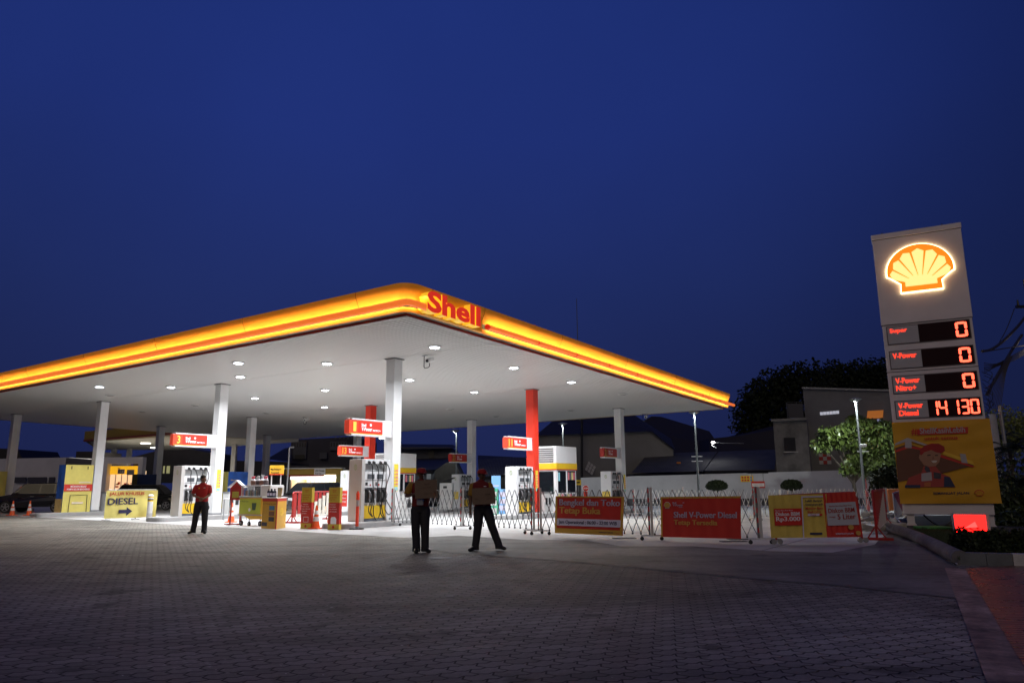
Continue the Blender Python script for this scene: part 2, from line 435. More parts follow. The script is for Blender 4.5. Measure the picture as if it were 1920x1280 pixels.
def clip(poly, axis, val, keep_less):
    out = []
    for i in range(len(poly)):
        a = poly[i]; b = poly[(i+1) % len(poly)]
        ia = (a[axis] <= val) == keep_less; ib = (b[axis] <= val) == keep_less
        if ia: out.append(a)
        if ia != ib:
            t = (val-a[axis])/(b[axis]-a[axis]); out.append((a[0]+t*(b[0]-a[0]), a[1]+t*(b[1]-a[1])))
    return out
def sheet(poly, name, m, dz, label=None):
    mb = MB()
    for lo, hi in ((-1e4, 0.0), (0.0, 25.0), (25.0, 1e4)):
        q = clip(clip(poly, 1, hi, True), 1, lo, False)
        if len(q) < 3: continue
        vs = [W(a, b, gz(b) + dz) for a, b in q]
        A = sum(vs[i].x*vs[(i+1)%len(vs)].y - vs[(i+1)%len(vs)].x*vs[i].y for i in range(len(vs)))
        if A < 0: vs = vs[::-1]
        mb.add(vs, [tuple(range(len(vs)))])
    o = mb.build(name, m); tag(o, label, None, None, 'structure'); return o
def pts(*a): return [uv(GS(*p)) for p in a]
sheet([(-400, -400), (400, -400), (400, 900), (-400, 900)], 'ground', PAVE, 0.0)
edge = pts((0, 966), (280, 980), (450, 989), (640, 1001), (765, 1008), (800, 1029), (850, 1037), (1080, 1054), (1400, 1084), (1560, 1097), (1797, 1122))
sheet([(60, -1.6)] + edge + pts((1797, 1064), (1668, 996)) + [(-45, 22), (-45, 60), (60, 60)], 'concrete_forecourt', APRON, 0.004)
sheet(pts((765, 1008), (860, 1004), (990, 1012), (1100, 1013), (1165, 1024), (1300, 1024), (1440, 1033), (1560, 1036), (1640, 1021), (1668, 996), (1797, 1064), (1797, 1122), (1560, 1097), (1400, 1084), (1080, 1054), (850, 1037), (800, 1029)), 'driveway_strip', STRIP, 0.008)
K0 = G(1810, 1067); K1 = G(1917, 1246); kd = (K1 - K0).normalized(); kn = Vector((-kd.y, kd.x, 0))
if kn.x < 0: kn = -kn
E0 = K0; E1 = K0 + kd*22
sheet([uv(p) for p in (E0 - kn*0.28, E1 - kn*0.28, E1, E0)], 'kerb_strip', STONE, 0.013)
far = G(1960, 1058); far2 = far + (far - K0).normalized()*25
sheet([uv(p) for p in (E0, E1, E1 + Vector((30, 0, 0)), far2)], 'sidewalk', SIDEW, 0.017)

# ================================================================ CANOPY
A_, B_ = 4.67, 4.39
U1, V1 = 36.5, 22.1
def zs(a, b): return 5.99 - 0.0033*a - 0.0203*b
def cv(v): # local (x=-u, y=v, z above the soffit) -> root local
    return (v[0], v[1], v[2] + 5.99 + 0.0033*v[0] - 0.0203*v[1])
CAN = thing('fuel_canopy', 'huge flat station canopy with glowing yellow edge over the pumps', 'canopy', ORG, -TH)
SOF = mat('soffit_panel', (0.60, 0.585, 0.56), 0.45, var=0.03, vs=0.4)
SOFG = mat('soffit_groove', (0.26, 0.25, 0.24), 0.8)
mb = MB()
mb.box(-U1, -B_, 0.03, A_, V1, 0.05, 1)
x = -U1
segs = [(-B_, -0.03), (0.0, 9.27), (9.3, 18.37), (18.4, V1)]
while x < A_ - 0.05:
    for y0, y1 in segs: mb.box(x, y0, 0.0, min(x + 0.17, A_), y1, 0.03, 0)
    x += 0.2
mb.xf(cv).build('soffit', [SOF, SOFG], CAN)
mb = MB(); mb.box(-U1, -B_, 0.45, A_, V1, 0.75); mb.xf(cv).build('roof', mat('roof_sheet', (0.25, 0.25, 0.26), 0.6), CAN)
mb = MB()
mb.bar((-U1, -B_-0.01, 0.0), (A_+0.03, -B_-0.01, 0.0), 0.07, 0.06); mb.bar((A_+0.0, -B_-0.03, 0.0), (A_+0.0, V1, 0.0), 0.07, 0.06)
mb.xf(cv).build('soffit_trim', WHITE, CAN)
mb = MB()
mb.bar((-U1, -B_-0.06, 0.02), (A_+0.08, -B_-0.06, 0.02), 0.035, 0.05); mb.bar((A_+0.06, -B_-0.08, 0.02), (A_+0.06, V1, 0.02), 0.035, 0.05)
mb.xf(cv).build('red_edge_line', RED, CAN)

DD, RC = 0.50, 0.50
def path(d, r_sharp=False, v_from=None):
    c = (A_ + DD - RC, -B_ - DD + RC); r = RC - DD + d
    p = [(-U1, -B_ - d)]
    n = 10
    for i in range(n+1):
        t = -math.pi/2 + math.pi/2*i/n
        p.append((c[0] + r*math.cos(t), c[1] + r*math.sin(t)))
    p.append((A_ + d, V1)); return p
def sweep(mb, prof, m=0):
    rows = [path(d) for d, z in prof]; k = len(rows[0]); vs = []
    for (d, z), r in zip(prof, rows): vs += [(x_, y_, z) for x_, y_ in r]
    fs = [(i*k+j, i*k+j+1, (i+1)*k+j+1, (i+1)*k+j) for i in range(len(prof)-1) for j in range(k-1)]
    mb.add(vs, fs, m)
FASC = bpy.data.materials.new('lit_yellow_panel'); FASC.use_nodes = True
n_ = FASC.node_tree.nodes; b_ = n_['Principled BSDF']
b_.inputs['Base Color'].default_value = (0.96, 0.43, 0.05, 1); b_.inputs['Roughness'].default_value = 0.45
b_.inputs['Emission Color'].default_value = (1.0, 0.40, 0.01, 1); b_.inputs['Emission Strength'].default_value = 0.09
mb = MB(); sweep(mb, [(0.36, 0.33), (0.37, 0.42), (0.42, 0.52), (0.47, 0.62), (0.50, 0.72), (0.50, 0.82), (0.44, 0.84), (0.0, 0.84)])
up_ = mb.xf(cv).build('yellow_fascia_panel', FASC, CAN, smooth=True)
mb = MB(); sweep(mb, [(0.30, 0.02), (0.36, 0.035), (0.36, 0.16)])
mb.xf(cv).build('lower_fascia_panel', FASC, CAN, smooth=True)
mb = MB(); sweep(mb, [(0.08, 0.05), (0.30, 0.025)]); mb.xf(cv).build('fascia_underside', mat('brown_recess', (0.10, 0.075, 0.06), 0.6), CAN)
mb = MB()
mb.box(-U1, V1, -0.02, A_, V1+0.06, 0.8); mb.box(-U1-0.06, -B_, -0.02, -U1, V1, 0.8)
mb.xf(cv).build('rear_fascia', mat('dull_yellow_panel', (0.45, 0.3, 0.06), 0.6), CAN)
# light strip behind the bar, and the bar itself, both with a gap where the lettering stands
STRIPL = mat('light_strip_glow', (0.9, 0.9, 0.8), 0.5, em=(1.0, 0.80, 0.34), es=60.0)
BARM = mat('glowing_bar', (0.8, 0.12, 0.02), 0.35, em=(1.0, 0.20, 0.03), es=0.75, var=0)
GAP0, GAP1 = -4.0, -1.35
def run(d, z, lo=None):
    p = path(d); c1 = [q for q in p[:-1]]
    first = c1 + [(p[-2][0], GAP0)] if GAP0 > p[-2][1] else c1
    return [Vector((x_, y_, z)) for x_, y_ in first], [Vector((A_+d, GAP1, z)), Vector((A_+d, V1 + 0.25, z))]
mb = MB(); d_, z_ = 0.395, 0.235
a1, _ = run(d_, z_); mb.tube(a1[:-1], 0.022, 6); mb.tube([(A_+d_, GAP1+0.22, z_), (A_+d_, V1-0.1, z_)], 0.026, 6)
mb.xf(cv).build('light_strip', STRIPL, CAN)
a1, a2 = run(0.60, 0.19)
cx_, cy_ = A_ + 0.60, -B_ - 0.60
mb = MB(); mb.tube([Vector((-U1, cy_, 0.19)), Vector((cx_-0.12, cy_, 0.19)), Vector((cx_-0.03, cy_+0.03, 0.19)), Vector((cx_, cy_+0.12, 0.19)), Vector((cx_, GAP0-0.15, 0.19))], 0.095, 12)
mb.tube(a2, 0.078, 12)
mb.xf(cv).build('red_bar', BARM, CAN, smooth=True)
JR = mat('red_joint', (0.7, 0.02, 0.01), 0.4, em=(1.0, 0.02, 0.01), es=0.35)
for k in range(12):
    x_ = -(4.45 + 2.87*k) + 0.0
    if x_ < -U1: break
    mb = MB().cyl((x_-0.035, cy_, 0.19), (x_+0.035, cy_, 0.19), 0.084, n=14); mb.xf(cv).build('bar_joint', JR, CAN)
for k in range(-2, 0):
    x_ = -(4.45 + 2.87*k)
    if x_ < A_: 
        mb = MB().cyl((x_-0.035, cy_, 0.19), (x_+0.035, cy_, 0.19), 0.084, n=14); mb.xf(cv).build('bar_joint', JR, CAN)
for k in range(8):
    y_ = 1.54 + 2.62*k
    mb = MB().cyl((cx_, y_-0.035, 0.19), (cx_, y_+0.035, 0.19), 0.084, n=14); mb.xf(cv).build('bar_joint', JR, CAN)
mb = MB().cyl((cx_, GAP1-0.02, 0.19), (cx_, GAP1+0.05, 0.19), 0.086, n=14); mb.xf(cv).build('bar_joint', JR, CAN)
# panel seams of the upper fascia
mb = MB()
prof = [(0.365, 0.33), (0.375, 0.42), (0.425, 0.52), (0.475, 0.62), (0.505, 0.72), (0.505, 0.82)]
for x_ in [3.1 - 5.4*k for k in range(8)]:
    for (d0, z0), (d1, z1) in zip(prof, prof[1:]): mb.bar((x_, -B_-d0, z0), (x_, -B_-d1, z1), 0.02, 0.01, up=(0, 1, 0))
for y_ in [-3.85, -1.35, 3.4, 8.8, 14.2, 19.0]:
    for (d0, z0), (d1, z1) in zip(prof, prof[1:]): mb.bar((A_+d0, y_, z0), (A_+d1, y_, z1), 0.02, 0.01, up=(1, 0, 0))
mb.xf(cv).build('fascia_seams', mat('seam_orange', (0.5, 0.2, 0.02), 0.5), CAN)
# lettering on the right-hand face: deep yellow letters with red faces
LET = mat('letter_side_yellow', (0.9, 0.55, 0.02), 0.4, em=(1.0, 0.58, 0.03), es=0.55)
LETR = mat('letter_face_red', (0.75, 0.03, 0.02), 0.4, em=(1.0, 0.045, 0.02), es=0.55)
def to_v_face(v, d=0.0): # letter box: x along v, y outward negative, z up -> canopy local
    return (A_ - v[1], v[0], v[2])
mb = MB(); put_text(mb, 'Shell', -4.32, 0.06, -1.86, 0.68, -0.72, 0, bold=0.04, depth=0.004)
mb.xf(to_v_face).xf(cv).build('letter_faces', LETR, CAN)
mb = MB(); put_text(mb, 'Shell', -4.32, 0.06, -1.86, 0.68, -0.714, 0, bold=0.04, depth=0.36)
mb.xf(to_v_face).xf(cv).build('letter_returns', LET, CAN)
mb = MB()
mb.box(A_+0.34, -4.1, 0.04, A_+0.42, -1.40, 0.6)
mb.xf(cv).build('sign_backing', mat('sign_backing_yellow', (0.75, 0.42, 0.02), 0.5, em=(1.0, 0.42, 0.01), es=0.12), CAN)
# columns
REDC = mat('red_column', (0.80, 0.05, 0.025), 0.35, var=0.05, vs=1)
CW = 0.42
UC = [0.0, 10.72, 21.4, 32.0]; VC = [0.0, 9.3, 18.4]
for i, a in enumerate(UC):
    for j, b in enumerate(VC):
        z0 = gz(b) + 0.2; z1 = zs(a, b) + 0.02
        mb = MB(); mb.rbox(-a-CW, b, z0 - 0.2 + 0.0, -a, b+CW, z1, 0.012)
        mb.box(-a-CW-0.03, b-0.03, z0-0.05, -a+0.03, b+CW+0.03, z0+0.06, 1)
        mb.box(-a-CW-0.05, b-0.05, z1-0.06, -a+0.05, b+CW+0.05, z1-0.015, 2)
        red = j == 1 and i < 2
        mb.build('column', [REDC if red else WHITE, GREYM, mat('column_cap', (0.2, 0.2, 0.2), 0.6)], CAN)

# ceiling lights
LITM = mat('lamp_glow', (1, 1, 1), 0.5, em=(0.86, 0.92, 1.0), es=30.0)
OFFM = mat('lamp_off_lens', (0.42, 0.41, 0.38), 0.25)
lampd = bpy.data.lights.new('ceiling_lamp', 'AREA'); lampd.shape = 'DISK'; lampd.size = 0.42; lampd.energy = 270; lampd.color = (0.93, 0.96, 1.0)
lampd.spread = R(150)
def ceiling_light(a, b, lit, label, small=False, k=1.0):
    z = zs(a, b)
    t = thing('ceiling_light', label, 'ceiling light', W(a, b, z), -TH, 'ceiling lamps under the canopy')
    f = MB().lathe([(0.24, 0.0), (0.25, -0.015), (0.22, -0.04), (0.175, -0.045), (0.165, -0.02)], n=20)
    f.build('housing', PALEG, t, smooth=True)
    MB().lathe([(0.165, -0.03), (0.13, -0.058), (0.02, -0.066)], n=18).build('lens', LITM if lit else OFFM, t, smooth=True)
    if lit:
        lo = bpy.data.objects.new('lamp_source', lampd); COL.objects.link(lo); lo.parent = t; lo.location = (0, 0, -0.10)
ROWN = ['in the row along the lit left edge', 'in the second row back', 'in the third row back', 'in the fourth row back', 'in the row by the rear edge']
LG = [(-2.54, -0.7, 1, 'lit ceiling lamp nearest the glowing front corner of the canopy'),
      (2.88, -0.7, 1, 'lit ceiling lamp left of the front white column, in line with the front corner lamp'),
      (8.3, -0.7, 1, 'lit ceiling lamp just above right of the second front column, lower of a close pair'),
      (13.5, -0.75, 1, 'lit ceiling lamp midway between second and third front columns, right one of two'),
      (5.56, -2.71, 1, 'lit ceiling lamp upper of a close pair, close to the lit left edge'),
      (16.17, -2.67, 1, 'leftmost lit ceiling lamp, directly above the third front column'),
      (-2.49, 4.1, 1, 'lit ceiling lamp between the white front column and the red column, near right edge'),
      (2.94, 4.0, 1, 'lit ceiling lamp immediately right of the front white column'),
      (8.35, 3.95, 1, 'lit ceiling lamp in the middle of the soffit, middle of three in a line'),
      (13.5, 3.8, 1, 'lit ceiling lamp above the far column right of the second front column'),
      (-2.55, 8.5, 1, 'rightmost lit ceiling lamp, right of the red column'),
      (2.88, 8.5, 1, 'lit ceiling lamp left of the tall red column top'),
      (13.5, 8.4, 1, 'smallest lit ceiling lamp, above left of the short red column'),
      (18.7, -0.9, 0, 'unlit ceiling lamp just above the third front column'),
      (18.8, 3.8, 0, 'unlit ceiling lamp left of the second front column'),
      (24.3, 3.8, 0, 'unlit ceiling lamp right of the third front column, leftmost unlit one'),
      (-2.7, 13.3, 0, 'unlit ceiling lamp above the rightmost column, near the right edge'),
      (2.8, 13.2, 0, 'unlit ceiling lamp between the red column and the rightmost column'),
      (2.8, 17.6, 0, 'unlit ceiling lamp near the rear edge, left of the rightmost column'),
      (8.3, 13.2, 0, 'unlit ceiling lamp left of the rear white column behind sign 23'),
      (18.7, 8.4, 0, 'unlit ceiling lamp between the two far columns left of the middle'),
      (8.3, 17.7, 0, 'unlit ceiling lamp by the rear edge above the dark houses')]
for a, b, lit, lb in LG: ceiling_light(a, b, lit, lb)
# canopy cameras
def camera_unit(px, py, label, s=1.0):
    d = ray(px, py); P = CAMP + d*((6.05 - HC)/d.z)
    a, b = uv(P); z = zs(a, b)
    d2 = ray(px, py)
    t = thing('security_camera', label, 'camera', W(a, b, z), -TH, 'security cameras under the canopy')
    MB().box(-0.12, -0.05, -0.02, 0.1, 0.05, 0.0).build('mount_plate', GREYM, t)
    MB().tube([(-0.04, 0, 0), (-0.04, 0, -0.42), (-0.01, 0, -0.46), (0.16, 0, -0.46), (0.22, 0, -0.42), (0.22, 0, -0.3)], 0.015, 8).build('bracket', BLACK, t)
    c = MB(); c.cyl((0.14, 0.22, -0.13), (0.24, -0.16, -0.24), 0.085, n=16)
    c.build('camera_body', WHITE, t, smooth=True)
    MB().cyl((0.24, -0.163, -0.241), (0.243, -0.172, -0.2435), 0.05, n=14).build('camera_lens', BLACK, t)
camera_unit(797, 663, 'white security camera hanging beside the lamp near the front corner')
camera_unit(571, 771, 'small security camera hanging deep under the canopy, left of the red column')
camera_unit(1205, 760, 'security camera under the right end of the canopy')
# ================================================================ ISLANDS, PUMPS, NUMBER SIGNS, BOOTHS
ISL = mat('island_concrete', (0.33, 0.33, 0.33), 0.7, var=0.12, vs=3, bump=0.3, bs=20)
def island(a, b0, b1, label):
    z = gz((b0+b1)/2)
    t = thing('pump_island', label, 'kerb island', W(a, b0, min(gz(b0), gz(b1))), ANG_V, 'raised pump islands')
    Ln = b1-b0; n = 8; P = []
    x0, x1, y0, y1, r = 0, Ln, -0.5, 0.72, 0.3
    for cx, cy, s in ((x0+r, y0+r, 180), (x1-r, y0+r, 270), (x1-r, y1-r, 0), (x0+r, y1-r, 90)):
        for i in range(6): q = R(s + 90*i/5); P.append((cx + r*math.cos(q), cy + r*math.sin(q)))
    h = gz(b0) - min(gz(b0), gz(b1)) + 0.17
    MB().slab(P, -0.02, h).build('kerb', ISL, t, bevel=0.015)
    MB().slab([(x*0.94+Ln*0.03, y*0.86+0.03) for x, y in P], h, h+0.012).build('top_slab', mat('island_top', (0.5, 0.5, 0.5), 0.7, var=0.1), t)
IN = ['front row', 'middle row', 'rear row']
for i, a in enumerate(UC):
    for j, (b0, b1) in enumerate(((-2.65, 1.6), (6.6, 14.6), (15.9, 20.2))):
        nm = {(0,0): 'grey kerbed island under the front white column and pump', (1,0): 'grey kerbed island behind the man in the red shirt',
              (2,0): 'grey kerbed island carrying the yellow-wrapped pump', (3,0): 'far left kerbed island behind the black car',
              (0,1): 'grey kerbed island under the tall red column and booth', (1,1): 'grey kerbed island under the short red column',
              (2,1): 'kerbed island behind the stall with the blue-wrapped pump', (3,1): 'kerbed island behind the second black car',
              (0,2): 'kerbed island under the rightmost column', (1,2): 'kerbed island under sign 23'}.get((i, j))
        if nm: island(a, b0, b1, nm)

HOSE = mat('hose_rubber', (0.012, 0.012, 0.013), 0.35)
GMARK = mat('green_mark', (0.30, 0.38, 0.14), 0.5)
PUMPW = mat('pump_white', (0.72, 0.72, 0.73), 0.35, var=0.04)
PUMPG = mat('pump_end_grey', (0.50, 0.48, 0.46), 0.4, var=0.04)
LCD = mat('pump_display', (0.1, 0.11, 0.12), 0.2)
def make_pump(endm, H=2.08):
    t = thing('fuel_pump', '', 'fuel pump', (0, 0, 0), ANG_V, 'fuel pumps on the islands')
    c = MB(); c.rbox(0, 0, 0.0, 0.16, 0.62, H, 0.012); c.build('end_cabinet', endm, t)
    c = MB(); c.rbox(1.2, 0, 0.0, 1.34, 0.62, H, 0.012); c.build('end_cabinet', PUMPW, t)
    MB().box(0.16, 0.05, 0.0, 1.2, 0.58, 0.10).build('plinth', mat('plinth_blue_grey', (0.12, 0.14, 0.18), 0.5), t)
    MB().box(0.16, 0.04, 0.10, 1.2, 0.58, 0.52).build('lower_panel', YEL, t)
    MB().box(0.16, 0.10, 0.52, 1.2, 0.55, 1.12).build('nozzle_bay', PUMPW, t)
    m = MB(); m.rbox(0.16, 0.03, 1.12, 1.2, 0.58, 1.66, 0.01); m.build('display_cabinet', PUMPW, t)
    m = MB(); m.box(0.30, 0.018, 1.42, 0.62, 0.028, 1.58); m.box(0.74, 0.018, 1.42, 1.06, 0.028, 1.58); m.build('display', LCD, t)
    m = MB()
    m.box(0.20, 0.02, 1.36, 1.16, 0.028, 1.375); m.box(0.2, 0.02, 1.2, 0.31, 0.028, 1.3); m.box(0.68, 0.02, 1.19, 0.74, 0.028, 1.31)
    m.build('keypad', BLACK, t)
    m = MB(); m.box(0.80, 0.02, 1.19, 0.87, 0.027, 1.25); m.box(0.42, 0.02, 1.185, 0.46, 0.027, 1.24); m.build('sticker', REDINK, t)
    MB().box(0.16, 0.16, 1.66, 1.2, 0.46, 1.94).build('upper_recess', mat('recess_grey', (0.35, 0.36, 0.36), 0.4), t)
    m = MB(); m.rbox(0.14, 0.02, 1.94, 1.22, 0.6, H+0.01, 0.012); m.build('top_cover', PUMPW, t)
    g = MB()
    for rr, xx, mi in ((1.0, -0.004, 0), (0.72, -0.006, 1)): g.add([(xx, 0.31-0.07*rr*math.cos(q*math.pi/8), H-0.27+0.10*rr*math.sin(q*math.pi/8)) for q in range(16)], [tuple(range(16))], mi)
    g.add([(-0.008, 0.29, H-0.33), (-0.008, 0.30, H-0.23), (-0.008, 0.34, H-0.21), (-0.008, 0.31, H-0.3)], [(0, 1, 2, 3)], 0)
    g.build('oval_mark', [GMARK, endm], t)
    for k, x in enumerate((0.33, 0.55, 0.88, 1.10)):
        b = MB(); b.rbox(x-0.075, 0.0, 0.62, x+0.075, 0.1, 1.06, 0.02); b.build('nozzle_boot', BLACK, t)
        nz = MB(); nz.tube([(x, -0.02, 1.02), (x+0.01, -0.06, 0.96), (x, -0.07, 0.82), (x-0.02, -0.05, 0.70)], [0.03, 0.035, 0.028, 0.02], 8)
        nz.tube([(x+0.03, -0.03, 0.98), (x+0.05, -0.09, 0.9), (x+0.03, -0.08, 0.76)], 0.012, 6)
        nz.build('nozzle', mat('nozzle_grey', (0.2, 0.2, 0.21), 0.35, 0.3), t)
        MB().cyl((x, -0.03, 1.955), (x, 0.05, 1.985), 0.055, n=12).build('hose_outlet', BLACK, t)
        dx = (-0.03, 0.05, -0.06, 0.04)[k]; zb = (0.16, 0.05, 0.1, 0.2)[k]
        P = [(x, -0.04, 1.95), (x+0.02, -0.14, 1.86), (x+0.03+dx, -0.17, 1.6), (x+0.06*(1 if k < 2 else -1), -0.15, 1.2), (x+0.10*(1 if k < 2 else -1), -0.17, 0.75),
             (x+0.12*(1 if k % 2 else -1)+0.05, -0.20, 0.35), (x+0.02, -0.22, zb), (x-0.12, -0.20, zb+0.12), (x-0.13, -0.17, 0.42), (x-0.06, -0.13, 0.6), (x-0.01, -0.08, 0.72)]
        Q = []
        for i in range(len(P)-1):   # smooth a little
            p0 = Vector(P[max(i-1, 0)]); p1 = Vector(P[i]); p2 = Vector(P[i+1]); p3 = Vector(P[min(i+2, len(P)-1)])
            for s in range(4):
                u_ = s/4
                Q.append(0.5*((2*p1)+(p2-p0)*u_+(2*p0-5*p1+4*p2-p3)*u_*u_+(3*p1-p0-3*p2+p3)*u_**3))
        Q.append(Vector(P[-1]))
        MB().tube(Q, 0.017, 7).build('hose', HOSE, t, smooth=True)
    return t
pumpA = make_pump(PUMPG)
def place(o, a, b, label, z=0.185, rz=None):
    o.location = W(a, b, gz(b) + z); o['label'] = label
    return o
place(pumpA, -0.1, -1.56, 'fuel pump with four black hoses beside the front white column, under sign 1')
p = copy_tree(pumpA); place(p, 10.6, -1.64, 'fuel pump with looped hoses behind the man in the red shirt')
pumpB = make_pump(PUMPW)
place(pumpB, -0.1, 7.72, 'fuel pump in front of the tall red column, under sign 11')
YP = mat('pump_yellow_panel', (0.75, 0.55, 0.1), 0.5)
def low_panel(o, m_, z0, z1, nm='end_sticker'):
    MB().box(-0.006, 0.06, z0, -0.002, 0.56, z1).build(nm, m_, o)
for a, b, lb in ((10.6, 16.95, 'fuel pump under sign 23, between the two men with cardboard'), (-0.1, 16.75, 'fuel pump by the rightmost white column, under sign 21')):
    p = copy_tree(pumpB); place(p, a, b, lb); low_panel(p, YP, 0.55, 1.02)
# pump further back with a red lower end
p = copy_tree(pumpB); place(p, 10.6, 7.72, 'fuel pump with a red lower end panel, behind the two narrow boards')
low_panel(p, RED, 0.25, 1.05)
m = MB()
for k, s in enumerate(('MOHON', 'V-Power', 'NITRO')): put_text(m, s, 0, 0.82-0.19*k, 0.40, 0.91-0.19*k, 0, 0, 0.03)
m.xf(lambda v: (-0.010, 0.51-v[0], v[2])).build('lettering', WINK, p)

# wrapped pumps
BLUEG = mat('blue_print', (0.02, 0.10, 0.42), 0.6, var=0.35, vs=1.6)
SAND = mat('sand_print', (0.5, 0.35, 0.12), 0.6, var=0.3, vs=3)
def cloth_box(x1, y1, z1, seed, top=0.03):
    """a cloth cover with folds; returns MB of a box whose sides sag a little"""
    rnd = random.Random(seed); mb = MB(); nx, nz = 14, 10
    def side(p0, p1, out):
        vs = []
        for j in range(nz+1):
            for i in range(nx+1):
                f = i/nx; h = j/nz
                off = 0.02*math.sin(f*9+seed)*(1-h) + 0.012*math.sin(h*7+f*5)
                if i in (0, nx): off = 0
                vs.append((p0[0]+(p1[0]-p0[0])*f + out[0]*off, p0[1]+(p1[1]-p0[1])*f + out[1]*off, z1*h))
        return vs, [(j*(nx+1)+i, j*(nx+1)+i+1, (j+1)*(nx+1)+i+1, (j+1)*(nx+1)+i) for j in range(nz) for i in range(nx)]
    return side, mb
def wrapped_pump(a, b0, b1, wd, zt, end_m, face_m, label, detail=False):
    t = thing('wrapped_pump', label, 'covered pump', W(a, b0, gz(b0)+0.10), ANG_V, 'fuel pumps wrapped in printed covers')
    Lx = b1-b0
    side, _ = cloth_box(Lx, wd, zt, a)
    for nm, p0, p1, out, mm in (('front_cloth', (0, 0), (Lx, 0), (0, -1), face_m), ('end_cloth', (0, wd), (0, 0), (-1, 0), end_m),
                                ('end_cloth', (Lx, 0), (Lx, wd), (1, 0), end_m), ('back_cloth', (Lx, wd), (0, wd), (0, 1), face_m)):
        vs, fs = side(p0, p1, out); MB().add(vs, fs).build(nm, mm, t, smooth=True)
    MB().add([(0,0,zt), (Lx,0,zt), (Lx,wd,zt), (0,wd,zt)], [(0,1,2,3)]).build('top_cloth', face_m, t)
    if detail:
        m = MB(); m.box(0.0, -0.035, zt*0.46, Lx, -0.028, zt*0.60); m.build('red_band', RED, t)
        m = MB(); put_text(m, 'MOHON MAAF', Lx*0.22, zt*0.535, Lx*0.78, zt*0.575, -0.04); put_text(m, 'POMPA BELUM BEROPERASI', Lx*0.1, zt*0.48, Lx*0.9, zt*0.515, -0.04)
        m.build('lettering', WINK, t)
        m = MB(); m.tube([(Lx*0.22, -0.035, 0.02), (Lx*0.24, -0.035, zt*0.38), (Lx*0.84, -0.035, zt*0.38), (Lx*0.86, -0.035, 0.02)], 0.015, 6)
        for f in (0.18, 0.76): m.box(Lx*f, -0.04, zt*0.91, Lx*f+0.04, -0.03, zt*0.97)
        m.build('straps', BLKINK, t)
        m = MB(); m.box(Lx*0.5, -0.036, zt*0.625, Lx*0.92, -0.03, zt*0.65); m.box(Lx*0.32, -0.036, zt*0.2, Lx*0.72, -0.03, zt*0.24); m.build('price_strip', mat('cream_ink', (0.75, 0.65, 0.5), 0.6), t)
    return t
a = 21.3; b0, b1 = vpx(118, a), vpx(171, a)
wd = upx(105, b0) - a
tp = wrapped_pump(a, b0, b1, wd, 2.45, BLUEG, PYEL, 'pump wrapped in pale yellow cloth with a red notice band, beside the third front column', True)
MB().box(-0.03, 0.02, 0.0, -0.025, wd-0.02, 0.75).build('end_print', SAND, tp)
a = 21.3; b0, b1 = vpx(426, a), vpx(463, a)
t = wrapped_pump(a, b0, b1, 0.6, 2.3, PYEL, BLUEG, 'pump wrapped in a bright blue printed cover behind the food stall')
m = MB(); put_text(m, 'Nikmati diskon', 0.15, 1.75, 0.7, 1.83, -0.05); m.build('lettering', YINK, t)
a = 31.9; b0, b1 = vpx(255, a), vpx(291, a)
wrapped_pump(a, b0, b1, 0.7, 2.3, mat('olive_cloth', (0.2, 0.17, 0.04), 0.8), mat('dark_blue_print', (0.01, 0.03, 0.12), 0.6, var=0.2), 'pump wrapped in a dark blue cover behind the second black car')
a = 31.9; b0, b1 = vpx(-8, a), vpx(9, a)
wrapped_pump(a, b0, b1, 0.6, 2.3, PYEL, PYEL, 'pump wrapped in yellow cloth at the left edge behind the black car')

